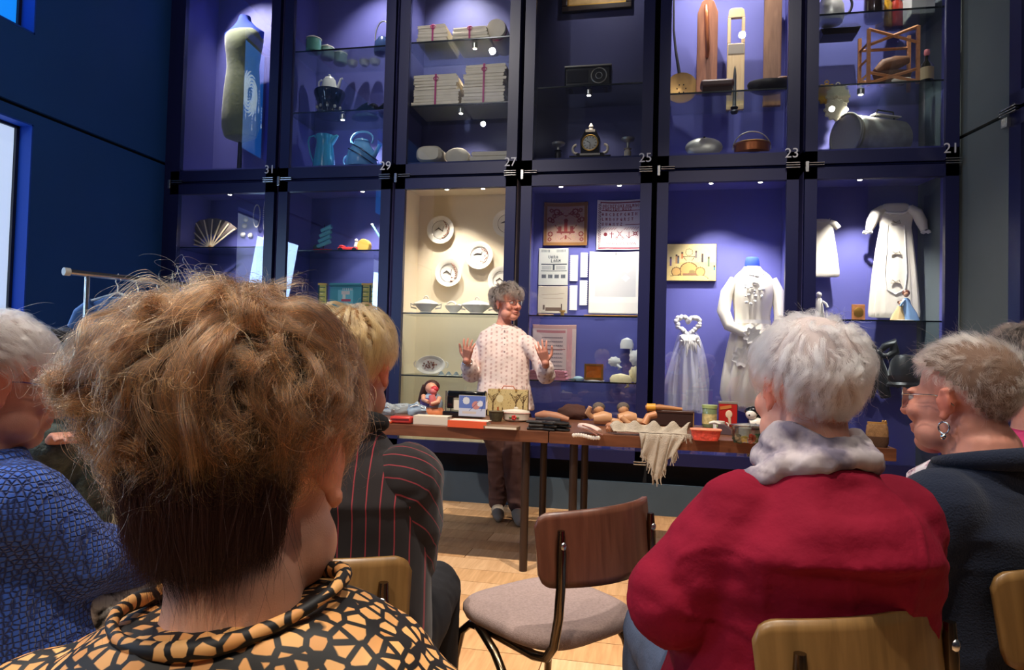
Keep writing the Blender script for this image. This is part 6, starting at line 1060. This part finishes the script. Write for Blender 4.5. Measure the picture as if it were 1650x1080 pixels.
# ---------------- cloth materials with a weave of their own
def mat_pebble(name, base, spot, sc, th=.035):
    m = mat(name, base, rough=.6); n, l = nt(m); tc = n.new('ShaderNodeTexCoord'); mp = n.new('ShaderNodeMapping'); mp.inputs['Scale'].default_value = sc; l.new(tc.outputs['Object'], mp.inputs[0])
    wn = n.new('ShaderNodeTexNoise'); wn.inputs['Scale'].default_value = 9; l.new(tc.outputs['Object'], wn.inputs['Vector']); ad = n.new('ShaderNodeMixRGB'); ad.blend_type = 'ADD'; ad.inputs[0].default_value = .5; l.new(mp.outputs[0], ad.inputs[1]); l.new(wn.outputs['Color'], ad.inputs[2])
    v = n.new('ShaderNodeTexVoronoi'); v.feature = 'DISTANCE_TO_EDGE'; v.inputs['Scale'].default_value = 1; v.inputs['Randomness'].default_value = .62; l.new(ad.outputs[0], v.inputs['Vector'])
    v2 = n.new('ShaderNodeTexVoronoi'); v2.inputs['Scale'].default_value = 1; v2.inputs['Randomness'].default_value = .62; l.new(ad.outputs[0], v2.inputs['Vector'])
    r = n.new('ShaderNodeMapRange'); r.inputs[1].default_value = th*4; r.inputs[2].default_value = th*4+.04; l.new(v.outputs['Distance'], r.inputs[0])
    hs = n.new('ShaderNodeMix'); hs.data_type = 'RGBA'; hs.inputs[6].default_value = (*lin(*spot), 1); hs.inputs[7].default_value = (*lin(spot[0]-24, spot[1]-36, spot[2]-34), 1); l.new(v2.outputs['Color'], hs.inputs[0])
    x = n.new('ShaderNodeMix'); x.data_type = 'RGBA'; x.inputs[6].default_value = (*lin(*base), 1); l.new(r.outputs[0], x.inputs[0]); l.new(hs.outputs[2], x.inputs[7]); l.new(x.outputs[2], n['Principled BSDF'].inputs['Base Color']); return m
def mat_quilt(name, c, dark, sc, bump=.9):
    m = mat(name, c, rough=.9, sheen=.2); n, l = nt(m); tc = n.new('ShaderNodeTexCoord'); mp = n.new('ShaderNodeMapping'); mp.inputs['Scale'].default_value = sc; l.new(tc.outputs['Object'], mp.inputs[0])
    v = n.new('ShaderNodeTexVoronoi'); v.feature = 'DISTANCE_TO_EDGE'; v.inputs['Scale'].default_value = 1; v.inputs['Randomness'].default_value = .38; l.new(mp.outputs[0], v.inputs['Vector'])
    r = n.new('ShaderNodeMapRange'); r.inputs[1].default_value = 0; r.inputs[2].default_value = .2; r.inputs[3].default_value = 0; r.inputs[4].default_value = 1; l.new(v.outputs['Distance'], r.inputs[0])
    x = n.new('ShaderNodeMix'); x.data_type = 'RGBA'; x.inputs[6].default_value = (*lin(*dark), 1); x.inputs[7].default_value = (*lin(*c), 1); l.new(r.outputs[0], x.inputs[0]); l.new(x.outputs[2], n['Principled BSDF'].inputs['Base Color'])
    b = n.new('ShaderNodeBump'); b.inputs['Strength'].default_value = bump; b.inputs['Distance'].default_value = .006; l.new(r.outputs[0], b.inputs['Height']); l.new(b.outputs[0], n['Principled BSDF'].inputs['Normal']); return m
def mat_stripe(name, base, stripe, ax, per, w=.10, ang=0.0, warp=.01):
    m = mat(name, base, rough=.9, sheen=.15); n, l = nt(m); tc = n.new('ShaderNodeTexCoord'); nz = n.new('ShaderNodeTexNoise'); nz.inputs['Scale'].default_value = 5; l.new(tc.outputs['Object'], nz.inputs['Vector'])
    dt = n.new('ShaderNodeVectorMath'); dt.operation = 'DOT_PRODUCT'; dt.inputs[1].default_value = tuple(ax); l.new(tc.outputs['Object'], dt.inputs[0])
    ma = n.new('ShaderNodeMath'); ma.operation = 'MULTIPLY_ADD'; ma.inputs[1].default_value = warp; l.new(nz.outputs[0], ma.inputs[0]); l.new(dt.outputs['Value'], ma.inputs[2])
    k = n.new('ShaderNodeMath'); k.operation = 'MULTIPLY'; k.inputs[1].default_value = 1/per; l.new(ma.outputs[0], k.inputs[0]); fr = n.new('ShaderNodeMath'); fr.operation = 'FRACT'; l.new(k.outputs[0], fr.inputs[0])
    lt = n.new('ShaderNodeMath'); lt.operation = 'LESS_THAN'; lt.inputs[1].default_value = w; l.new(fr.outputs[0], lt.inputs[0])
    x = n.new('ShaderNodeMix'); x.data_type = 'RGBA'; x.inputs[6].default_value = (*lin(*base), 1); x.inputs[7].default_value = (*lin(*stripe), 1); l.new(lt.outputs[0], x.inputs[0]); l.new(x.outputs[2], n['Principled BSDF'].inputs['Base Color']); return m
def mat_print(name, base, c2, c3, sc, lo=.52):
    m = mat(name, base, rough=.85); n, l = nt(m); tc = n.new('ShaderNodeTexCoord'); t1 = n.new('ShaderNodeTexNoise'); t1.inputs['Scale'].default_value = sc; t1.inputs['Detail'].default_value = 4; l.new(tc.outputs['Object'], t1.inputs['Vector'])
    r = n.new('ShaderNodeValToRGB'); e = r.color_ramp.elements; e[0].position = .36; e[0].color = (*lin(*c3), 1); e[1].position = lo; e[1].color = (*lin(*base), 1); q = e.new(.46); q.color = (*lin(*c2), 1); l.new(t1.outputs[0], r.inputs[0]); l.new(r.outputs[0], n['Principled BSDF'].inputs['Base Color']); return m
# ================================================================ A: the woman right in front of the camera
cA = C(390, 738, .565); FA = Frame(cA, math.radians(9), -.10, -.07, 1.0)
zz = np.array((0, 0, 1.0))
A_ = Person('person with tousled golden brown hair in black blouse with gold pebbles, seen from behind', cA)
seated(A_, FA, math.radians(14), sw=.165, chest=.15, belly=.17, neck_r=.047, tone=(226, 168, 138), voxel=.0055, nl=.118, shift=.012)
b = MB(); sdt = A_.sd+zz*.10
torso_rings(b, [(A_.hip-zz*.04, .185, .14), (A_.hip+zz*.07, .19, .15), (A_.hip*.6+A_.nb*.4, .17, .135), (A_.nb-zz*.16, .175, .135), (A_.nb-zz*.10, .175, .12), (A_.nb-zz*.06, .165, .105), (A_.nb-zz*.028, .142, .09), (A_.nb-zz*.006, .110, .078), (A_.nb+zz*.006, .086, .07)], sdt, A_.f)
for i in (0, 1): merge(b, arm_blob(A_, i, (.068, .062, .05), .75))
me = bake(b, .007, 6); folds(me, .007, 13, 3); A_.add('blouse', me, mat_pebble('pebble print silk', (14, 10, 10), (244, 186, 116), (66, 66, 80), .032))
cl = MB().tube([A_.nb+A_.sd*.083*math.cos(a)+A_.f*.074*math.sin(a)+np.array((0, 0, .010+.006*math.cos(2*a)+.012*math.cos(a))) for a in np.linspace(0, 2*PI, 41)[:-1]], [.0058+.0015*math.sin(3*a) for a in np.linspace(0, 2*PI, 41)[:-1]], 12, close=True)
A_.add('collar', cl, MATS['pebble print silk']); trousers(A_, mat('black trousers', (20, 20, 24), rough=.8))
HA = mat_hair('golden brown hair', (48, 29, 17), (166, 112, 64), .26, .35, (92, 58, 34)); HAD = mat_hair('dark brown hair', (84, 52, 30), (146, 98, 60), .35, .4); HAB = mat('brown hair base', (44, 26, 15), rough=.9)
mA_ = std_mask(-.99, -.42, .45, .12)
def mA(d, p, r): return mA_(d, p, r) & ~((d[:, 0] > .70) & (d[:, 2] < .22) & (d[:, 2] > -.45) & (d[:, 1] > -.42))
def thA(d): return np.clip(.007+.018*np.clip(d[:, 2]+.45, 0, 1.2)+.034*np.clip(-d[:, 0], 0, 1)*np.clip(1.6*d[:, 2]+.5, 0, 1)+.010*np.clip(d[:, 0], 0, 1)*np.clip(d[:, 2]+.5, 0, 1), .004, .09)
def lenA(d): return (.03+.075*np.clip(d[:, 2]*1.0+.62, 0, 1))*(1-.55*np.clip(d[:, 0]*1.3-.25, 0, 1)*np.clip(1.1-d[:, 2], 0, 1))
cap(A_, FA, mA, thA, HAB, k=.3)
hair(A_, FA, lambda d, p, r: mA(d, p, r) & (d[:, 2] > -.62+.3*r), thA, lenA, HA, n=38000, ng=900, npt=18, wave=.0095, wfreq=1.9, clump=.84, rough=.0035, rad=.00012, sd=1, rise=.3, parting=(.25, -.1, 1), turb=1.5, tfr=5.5, flyaway=.03, stray=.6)
hair(A_, FA, lambda d, p, r: mA(d, p, r) & (d[:, 2] < -.05), lambda d: thA(d)*.8+.002, lambda d: .065+0*d[:, 0], HAD, n=16000, ng=900, npt=9, wave=.0015, wfreq=1, clump=.6, rough=.003, rad=.00011, sd=2, rise=.5, parting=(0, .2, 1), turb=.3, name='nape_hair', droop=.8)
hair(A_, FA, lambda d, p, r: mA(d, p, r) & (d[:, 2] > -.2), thA, lambda d: .09+0*d[:, 0], mat_hair('light golden strand', (150, 98, 50), (206, 156, 98), .25, .3), n=1500, ng=500, npt=16, wave=.012, wfreq=1.5, clump=.5, rough=.006, rad=.00011, sd=21, rise=.2, turb=1.2, flyaway=.5, stray=.6, name='flyaway_hair')
# ================================================================ D: the woman in the red blouse
cD = C(1297, 627, 1.2); FD = Frame(cD, math.radians(22), -.06, .0, .94)
D_ = Person('white-haired person in crimson blouse with pale scarf, seen from behind', cD)
zz = np.array((0, 0, 1.0))
seated(D_, FD, math.radians(14), sw=.162, chest=.18, belly=.21, neck_r=.06, tone=(226, 160, 136), blush=1.4, lean=.06, nl=.135,
       arms=[(C(1082, 965, 1.16), C(1150, 1020, 1.40)), (C(1428, 930, 1.26), C(1400, 1010, 1.45))])
b = top_blob(D_, .168, .192, .23, depth=.15, hump=.03, neck=.08)
for i in (0, 1): merge(b, arm_blob(D_, i, (.08, .076, .056), .9))
me = bake(b, .007, 6); folds(me, .011, 11, 5, aniso=(1, 1, 1.6)); D_.add('blouse', me, mat('crimson crepe', (122, 13, 38), rough=.85, spec=.15, bump=.5, bscale=55, var=.08))
sc_ = MB()
for q, (r_, h_, t_) in enumerate(((.066, .040, .015), (.075, .022, .017), (.088, .002, .018))):
    sc_.tube([D_.nb+D_.sd*r_*math.cos(a)*1.0+D_.f*(r_*.86*math.sin(a)+.0)+zz*(h_+.010*math.cos(2*a+q)-.012*math.sin(a+.6)) for a in np.linspace(0, 2*PI, 41)[:-1]], [t_*(1+.2*math.sin(4*a+q*2)) for a in np.linspace(0, 2*PI, 41)[:-1]], 12, close=True)
sc_.tube([D_.nb-D_.sd*.07-D_.f*.05+zz*.01, D_.nb-D_.sd*.10-D_.f*.03-zz*.02, D_.nb-D_.sd*.14+D_.f*.03-zz*.045], [.02, .024, .016], 12)
me = bake(sc_, .006, 3); folds(me, .008, 34, 8); D_.add('scarf', me, mat_print('pale printed scarf', (184, 172, 174), (150, 138, 146), (104, 96, 114), 16, .55)); trousers(D_, mat('blue jeans', (66, 78, 104), rough=.9, bump=.3, bscale=160, var=.1), 1.12)
WH = mat_hair('white hair', (236, 226, 222), (250, 244, 240), .35, .5); WHB = mat('white hair base', (188, 172, 168), rough=.9)
mD = std_mask(-.80, -.05, .5)
def thD(d): return .016+.014*np.clip(d[:, 2]+.3, 0, 1)+.008*np.clip(-d[:, 1], 0, 1)
cap(D_, FD, mD, thD, WHB, k=.55)
hair(D_, FD, mD, thD, lambda d: .045+.03*np.clip(d[:, 2]+.4, 0, 1), WH, n=22000, ng=700, npt=10, wave=.0045, wfreq=1.1, clump=.88, rough=.003, rad=.00013, sd=3, rise=.35, parting=(-.1, -.35, 1), turb=.75, tfr=6, flyaway=.02)
eyes(D_, FD)
# ================================================================ E: the woman in navy on the right
cE = C(1549, 643, 1.48); FE = Frame(cE, math.radians(40), .0, .0, 1.02)
E_ = Person('person in navy jacket with short sandy grey hair, violet glasses and earring', cE)
seated(E_, FE, math.radians(34), sw=.17, chest=.16, belly=.185, neck_r=.066, tone=(206, 140, 118), chub=.006, blush=1.2, voxel=.005, neckfwd=.04, nl=.125)
b = top_blob(E_, .195, .185, .2, depth=.145, neck=.092)
for i in (0, 1): merge(b, arm_blob(E_, i, (.088, .07, .055), .95))
me = bake(b, .008, 6); folds(me, .006, 9, 6); E_.add('jacket', me, mat('navy wool', (30, 36, 52), rough=.95, spec=.15, bump=.5, bscale=260, sheen=.1))
lp_ = MB().tube([E_.nb+E_.sd*.092*math.cos(a)+E_.f*.092*math.sin(a)+zz*(.004-.014*math.sin(a)) for a in np.linspace(-1.2*PI, .2*PI, 30)], [.008+.016*math.sin(PI*i/29) for i in range(30)], 10); E_.add('collar', lp_, MATS['navy wool'])
pk_ = MB(); torso_rings(pk_, [(E_.nb-zz*.10+E_.f*.055, .085, .075), (E_.nb-zz*.02+E_.f*.03, .075, .07), (E_.nb+zz*.0+E_.f*.02, .068, .064)], E_.sd, E_.f); E_.add('blouse', bake(pk_, .006, 3), mat('magenta blouse', (196, 30, 118), rough=.7), 'magenta blouse under the jacket')
wc = MB()
for s in (-1, 1): wc.tube([E_.nb+E_.sd*s*.07+E_.f*.045-zz*.0, E_.nb+E_.sd*s*.055+E_.f*.105-zz*.05, E_.nb+E_.sd*s*.03+E_.f*.135-zz*.14], [.008, .024, .02], 10)
E_.add('shirt_collar', wc, mat_print('speckled white collar', (232, 220, 222), (214, 180, 190), (120, 90, 110), 40, .5)); trousers(E_, mat('charcoal trousers', (40, 42, 50), rough=.9))
SH = mat_hair('sandy grey hair', (190, 160, 136), (226, 200, 176), .38, .5); SHB = mat('sandy hair base', (120, 92, 74), rough=.9); mE = std_mask(-.92, -.08, .50, .1)
def thE(d): return .008+.022*np.clip(d[:, 2]+.25, 0, 1)
cap(E_, FE, mE, thE, SHB, k=.5)
def flE(d, rg): return np.tile(np.array((0, .7, -.1)), (len(d), 1))*np.clip(d[:, 2:3]+.1, 0, 1)+np.array((0, -.5, -1))*np.clip(.5-d[:, 2:3], 0, 1)
hair(E_, FE, mE, thE, lambda d: .016+.026*np.clip(d[:, 2]+.2, 0, 1), SH, n=20000, ng=900, npt=7, wave=.003, wfreq=.8, clump=.85, rough=.0035, rad=.00014, sd=4, rise=.9, flow=flE, turb=.8, tfr=8, flyaway=.02)
eyes(E_, FE); glasses(E_, FE, mat('silver spectacle frame', (206, 196, 190), rough=.2, metal=1), LENSV, .056, .046)
er = MB().tube([FE((-.081+.0, -.010+.011*math.cos(a), -.058+.012*math.sin(a))) for a in np.linspace(0, 2*PI, 21)[:-1]], .0022, 8, close=True).ell(FE((-.081, -.010, -.076)), .007); E_.add('earring', er, mat('silver', (220, 216, 210), rough=.15, metal=1), 'silver drop earring')
# ================================================================ B: blue knit, far left
cB = C(-6, 618, 1.34); FB_ = Frame(cB, math.radians(-28), -.12, .0, 1.03)
B_ = Person('white-haired person in cobalt blue puckered cardigan and glasses', cB)
seated(B_, FB_, math.radians(-10), sw=.18, chest=.17, belly=.19, neck_r=.06, tone=(216, 150, 126), blush=1.2, voxel=.005, chub=.004, nl=.125,
       arms=[None, (C(125, 900, 1.33), C(225, 905, 1.52))])
b = top_blob(B_, .20, .19, .21, depth=.15, hump=.02, neck=.085)
for i in (0, 1): merge(b, arm_blob(B_, i, (.09, .078, .062), .85))
me = bake(b, .008, 6); folds(me, .006, 11, 9); B_.add('cardigan', me, mat_quilt('cobalt puckered knit', (58, 102, 206), (18, 36, 98), (92, 92, 104), .8))
st_ = MB()
for off in (.02, .075): st_.tube([B_.nb+B_.sd*(off+.02)-B_.f*.155-zz*.12, B_.nb+B_.sd*(off+.03)-B_.f*.178-zz*.25, B_.nb+B_.sd*(off+.055)-B_.f*.19-zz*.42], .009, 8)
B_.add('bag_strap', st_, mat('black webbing', (22, 22, 26), rough=.8)); trousers(B_, mat('dark grey trousers', (54, 58, 64), rough=.9))
sl = bake(MB().chain([B_.A[1][2]*.9+B_.A[1][1]*.1-zz*.06, B_.A[1][2]*.4+B_.A[1][1]*.6-zz*.10-B_.f*.03], [.035, .05]), .007, 3); B_.add('tunic', sl, mat_print('black white print', (226, 224, 214), (200, 196, 186), (22, 22, 24), 26, .48))
mB_ = std_mask(-.74, -.02, .42)
cap(B_, FB_, mB_, thD, WHB, k=.5)
hair(B_, FB_, mB_, thD, lambda d: .04+.028*np.clip(d[:, 2]+.4, 0, 1), WH, n=16000, ng=600, npt=9, wave=.004, wfreq=1, clump=.88, rough=.003, rad=.00014, sd=6, rise=.35, parting=(0, -.5, 1), turb=.5)
eyes(B_, FB_); glasses(B_, FB_, mat('violet spectacle frame', (110, 70, 120), rough=.2), LENS, .052, .042)
# ================================================================ C: pinstripe jacket
cC = C(566, 590, 1.46); FC_ = Frame(cC, math.radians(4), -.06, .0, 1.0)
C_ = Person('blond person in dark pinstriped jacket seated beside the free chair', cC)
seated(C_, FC_, math.radians(10), sw=.165, chest=.15, belly=.165, neck_r=.056, tone=(214, 146, 120), blush=1.4, lean=.05, nl=.14, arms=[None, (C(655, 905, 1.46), C(630, 930, 1.70))])
b = top_blob(C_, .185, .175, .185, depth=.13, neck=.078); me = bake(b, .007, 6); folds(me, .005, 10, 12)
PST = mat_stripe('pinstripe wool', (30, 22, 24), (150, 48, 58), C_.sd, .026, .085); C_.add('jacket', me, PST)
ax = nrm(C_.A[1][0]-C_.A[1][1])
for i in (0, 1): me = bake(arm_blob(C_, i, (.082, .066, .054), .92), .007, 5); folds(me, .008, 14, 14+i); C_.add('sleeve', me, mat_stripe('pinstripe sleeve %d' % i, (30, 22, 24), (140, 46, 56), nrm(C_.f*.8+ax*.75), .024, .09))
C_.add('collar', MB().tube([C_.nb+C_.sd*.078*math.cos(a)+C_.f*.078*math.sin(a)+zz*(.022-.012*math.sin(a)) for a in np.linspace(-1.25*PI, .25*PI, 30)], [.012+.012*math.sin(PI*i/29) for i in range(30)], 10), mat('black velvet collar', (14, 12, 14), rough=.9)); trousers(C_, mat('black wool trousers', (22, 20, 24), rough=.9))
BL = mat_hair('blond hair', (146, 102, 58), (214, 172, 114), .3, .35); BLB = mat('blond hair base', (120, 84, 48), rough=.9); mC = std_mask(-.45, -.22, .40)
def thC(d): return .012+.016*np.clip(d[:, 2]+.5, 0, 1)
cap(C_, FC_, mC, thC, BLB, k=.25); hair(C_, FC_, mC, thC, lambda d: .055+.05*np.clip(d[:, 2]+.2, 0, 1), BL, n=16000, ng=500, npt=10, wave=.002, wfreq=.7, clump=.8, rough=.002, rad=.00014, sd=8, rise=.3, parting=(.1, -.1, 1), turb=.22)
eyes(C_, FC_)
# ================================================================ F and G: half hidden guests
cF = C(1648, 598, 1.95); FF = Frame(cF, math.radians(40), 0, 0, 1.0)
F_ = Person('dark-haired person in magenta top mostly hidden behind the navy jacket', cF); seated(F_, FF, math.radians(40), tone=(206, 146, 122))
b = top_blob(F_, .185, .165, .18, depth=.13, neck=.085)
for i in (0, 1): merge(b, arm_blob(F_, i, (.08, .066, .052), .9))
me = bake(b, .009, 5); folds(me, .006, 10, 21); F_.add('blouse', me, mat('magenta jersey', (160, 24, 84), rough=.8)); trousers(F_, MATS['charcoal trousers'])
DK = mat_hair('dark hair', (60, 46, 40), (110, 90, 80), .3, .4); cap(F_, FF, mD, thD, mat('dark hair base', (30, 22, 20), rough=.9)); hair(F_, FF, mD, thD, lambda d: .06+0*d[:, 0], DK, n=9000, ng=500, npt=8, wave=.004, rad=.00016, sd=9); eyes(F_, FF)
cG = C(88, 596, 2.15); FG = Frame(cG, math.radians(-30), 0, 0, .95)
G_ = Person('person in shaggy green grey sweater hidden behind the tousled hair', cG); seated(G_, FG, math.radians(-25), tone=(214, 150, 124), arms=[None, (C(60, 745, 2.0), C(88, 712, 1.9))])
b = top_blob(G_, .20, .19, .2, depth=.15, neck=.08)
for i in (0, 1): merge(b, arm_blob(G_, i, (.09, .075, .06), .8))
me = bake(b, .009, 4); folds(me, .014, 20, 25); G_.add('sweater', me, mat('shaggy green grey wool', (72, 82, 78), rough=.95, bump=1.5, bscale=120, var=.35, vscale=40)); trousers(G_, mat('beige trousers', (168, 150, 120), rough=.9), 1.15)
cap(G_, FG, mD, thD, mat('black hair base', (16, 14, 16), rough=.9)); hair(G_, FG, mD, thD, lambda d: .06+0*d[:, 0], mat_hair('black hair', (20, 18, 20), (40, 36, 36)), n=8000, ng=400, npt=8, wave=.003, rad=.00016, sd=10); eyes(G_, FG)
# ================================================================ S: the speaker
gs = WZ(812, 842, 0); YS = gs[1]+.10; pm = (YS*1.02)/FPX
cS = WY(818, 489, YS); FS_ = Frame(cS, math.radians(232), .02, .03, 1.0); S_ = Person('curly grey-haired speaker in pale patterned shirt gesturing behind the table', (gs[0], YS))
rzS = math.radians(196); f = np.array((-math.sin(rzS), math.cos(rzS), 0)); sd = np.array((math.cos(rzS), math.sin(rzS), 0))
nb = WY(812, 522, YS+.02); hip = WY(812, 655, YS); S_.nb, S_.hip, S_.f, S_.sd = nb, hip, f, sd
# image left is the speaker's right arm (+sd)
arms = [(WY(858, 541, YS), WY(880, 606, YS-.03), WY(879, 584, YS-.22)), (WY(774, 541, YS), WY(760, 604, YS-.02), WY(752, 580, YS-.22))]; S_.A = arms
b = MB(); head_prims(b, FS_); b.chain([FS_((0, -.02, -.06)), (FS_((0, -.03, -.1))+nb)/2, nb, nb-zz*.05], [.052, .05, .056, .07])
torso_rings(b, [(hip-zz*.08, .16, .11), (hip+zz*.12, .14, .105), ((hip+nb)/2, .15, .11), (nb-zz*.14, .165, .1), (nb-zz*.06, .14, .07), (nb-zz*.01, .075, .055)], sd, f)
for (S0, el, wr), q in zip(arms, (-1, 1)): b.chain([S0-zz*.055-sd*q*.035, el, wr], [.042, .038, .027])
hd = [np.array((-.2, -.45, .8)), np.array((.2, -.45, .8))]
hand_prims(b, arms[0][2], hd[0], (-.1, .75, .55), 1, .172, (.3, .3, .34, .4), .17, .35); hand_prims(b, arms[1][2], hd[1], (.1, .75, .55), -1, .172, (.3, .3, .34, .4), .17, .35)
ank = [WZ(796, 836, 0)+zz*.1+(0, .10, 0), WZ(829, 843, 0)+zz*.1+(0, .10, 0)]
for s, a in zip((1, -1), ank): b.chain([hip+sd*s*.085-zz*.06, hip*.5+a*.5+sd*s*.02+f*.02, a, a+f*.1-zz*.06], [.085, .055, .04, .03])
me = bake(b, .0042, 3); skin_colors(me, FS_, (220, 152, 130), .9, (170, 76, 72), (70, 56, 50)); S_.add('body', me, SKIN, 'flushed face and hands with spread fingers')
b = MB(); torso_rings(b, [(hip-zz*.02+f*.01, .215, .145), (hip+zz*.06, .20, .14), (hip*.72+nb*.28, .18, .13), (hip*.4+nb*.6, .178, .13), (nb-zz*.13, .188, .115), (nb-zz*.065, .165, .085), (nb-zz*.03, .11, .07), (nb-zz*.008, .07, .062)], sd, f)
for i in (0, 1):
    S0, el, wr = arms[i]; b.chain([S0-zz*.06-sd*(.035 if i else -.035), S0*.5+el*.5, el*.9+wr*.1, el*.45+wr*.55], [.062, .064, .064, .06])
me = bake(b, .007, 5); folds(me, .007, 13, 30, aniso=(1.4, 1.4, .7)); V_ = getv(me); L = V_-nb; xs = L@sd; hgt = L[:, 2]; base = np.array(lin(230, 210, 204)); c = np.tile(base, (len(V_), 1)); col_ = (np.abs(((xs/.036) % 1)-.5) < .16) & (np.abs(((hgt/.03+np.floor(xs/.036)*.5) % 1)-.5) < .22+.1*vnoise(V_*40, 5)); c[col_] = np.array(lin(194, 160, 156)); c *= (1+.06*vnoise(V_*30, 6))[:, None]; setc(me, c); S_.add('shirt', me, mat_attr('printed blouse cotton', .85, bump=.25, bscale=200))
bt = MB()
for q in range(9): p = nb+f*(.075+.06*min(1, (q+1)/4))-zz*(.05+q*.048); bt.ell(p, .006, seg=10, rg=6)
S_.add('buttons', bt, mat('pearl buttons', (214, 190, 186), rough=.3)); S_.add('collar_band', MB().tube([nb+sd*.068*math.cos(a)+f*.064*math.sin(a)+zz*(-.008-.026*max(0, math.sin(a))**3) for a in np.linspace(0, 2*PI, 33)[:-1]], .009, 8, close=True), mat('white collar band', (232, 216, 212), rough=.85))
b = MB(); b.ell(hip-zz*.05, (.175, .13, .13), np.array([sd, f, zz]).T)
for s, a in zip((1, -1), ank): b.chain([hip+sd*s*.085-zz*.08, hip*.55+a*.45+sd*s*.02+f*.02, a*.9+hip*.1, a+zz*.0], [.115, .08, .068, .066])
me = bake(b, .008, 5); folds(me, .009, 15, 33); S_.add('trousers', me, mat('rust brown trousers', (76, 48, 44), rough=.85))
for s, a in zip((1, -1), ank):
    q = MB().chain([a-f*.05-zz*.055, a+f*.05-zz*.05, a+f*.16-zz*.065, a+f*.20-zz*.07], [.042, .046, .038, .028]); me = bake(q, .006, 4); v = getv(me); v[:, 2] = np.maximum(v[:, 2], .003); setv(me, v); o = S_.add('shoe', me, mat('grey suede', (150, 138, 124), rough=.85, bump=.3, bscale=200)); S_.add('sole', MB().tube([a-f*.08-zz*.09, a+f*.06-zz*.09, a+f*.215-zz*.09], [.04, .045, .032], 14), mat('white sole', (206, 200, 188), rough=.6), parent=o) if False else None
mS = std_mask(-.70, -.18, .42); CG = mat_hair('curly grey hair', (92, 78, 70), (150, 134, 122), .35, .45)
def thS(d): return .026+.022*np.clip(d[:, 2]+.6, 0, 1)
cap(S_, FS_, mS, thS, mat('grey hair base', (70, 58, 52), rough=.9), k=.6); hair(S_, FS_, mS, thS, lambda d: .06+.02*d[:, 2], CG, n=14000, ng=700, npt=14, wave=.009, wfreq=2.2, clump=.9, rough=.004, rad=.00022, sd=12, turb=.9, flyaway=.03)
eyes(S_, FS_); glasses(S_, FS_, mat('thin dark spectacle frame', (60, 50, 46), rough=.3, metal=.6), LENS, .048, .036)
S_.add('bracelet', MB().tube([arms[1][2]*.85+arms[1][1]*.15+.032*(np.array((1, 0, 0))*math.cos(a)+np.array((0, .5, .6))*math.sin(a)) for a in np.linspace(0, 2*PI, 21)[:-1]], .005, 8, close=True), M_CHROME, 'silver bracelet')
# ================================================================ chairs under the guests, things they hold
def chair_back(p, rz, back, lab): chair((p[0]-math.sin(rz)*.235, p[1]+math.cos(rz)*.235), rz, lab, back)
def seat_of(P, rz, back, lab, dy=-.10): q = P.hip-P.f*dy*-1; chair((P.hip[0]+P.f[0]*dy*-.6, P.hip[1]+P.f[1]*dy*-.6), rz, lab, back)
chair_back(C(1440, 1025, 1.02), math.radians(36), PLYL, 'olive wooden chair under the red-bloused guest'); chair_back(C(462, 966, 1.20), math.radians(12), PLYL, 'wooden chair under the pinstriped guest'); chair_back(C(1735, 1000, 1.32), math.radians(48), PLYL, 'wooden chair under the navy-jacketed guest'); seat_of(A_, math.radians(14), PLY, 'wooden chair under the guest with pebble blouse'); chair_back(C(-150, 1000, 1.25), math.radians(-10), PLY, 'wooden chair under the blue-cardigan guest'); seat_of(F_, math.radians(40), PLY, 'wooden chair under the magenta-topped guest'); seat_of(G_, math.radians(-25), PLY, 'wooden chair under the green grey sweater guest')
bk = C(1455, 772, 1.62); t = Thing('programme_book', 'red-edged booklet held on the lap between red blouse and navy jacket', 'book', bk-(0, 0, .03), .5, None, 1, rx=-.3); t.part('cover', MB().box((0, 0, 0), (.15, .2, .008)), mat('red booklet edge', (206, 70, 70), rough=.5), smooth=False); t.part('page', MB().box((0, 0, .005), (.14, .19, .003)), mat_print('printed page', (150, 140, 144), (120, 110, 116), (70, 60, 66), 60), smooth=False)
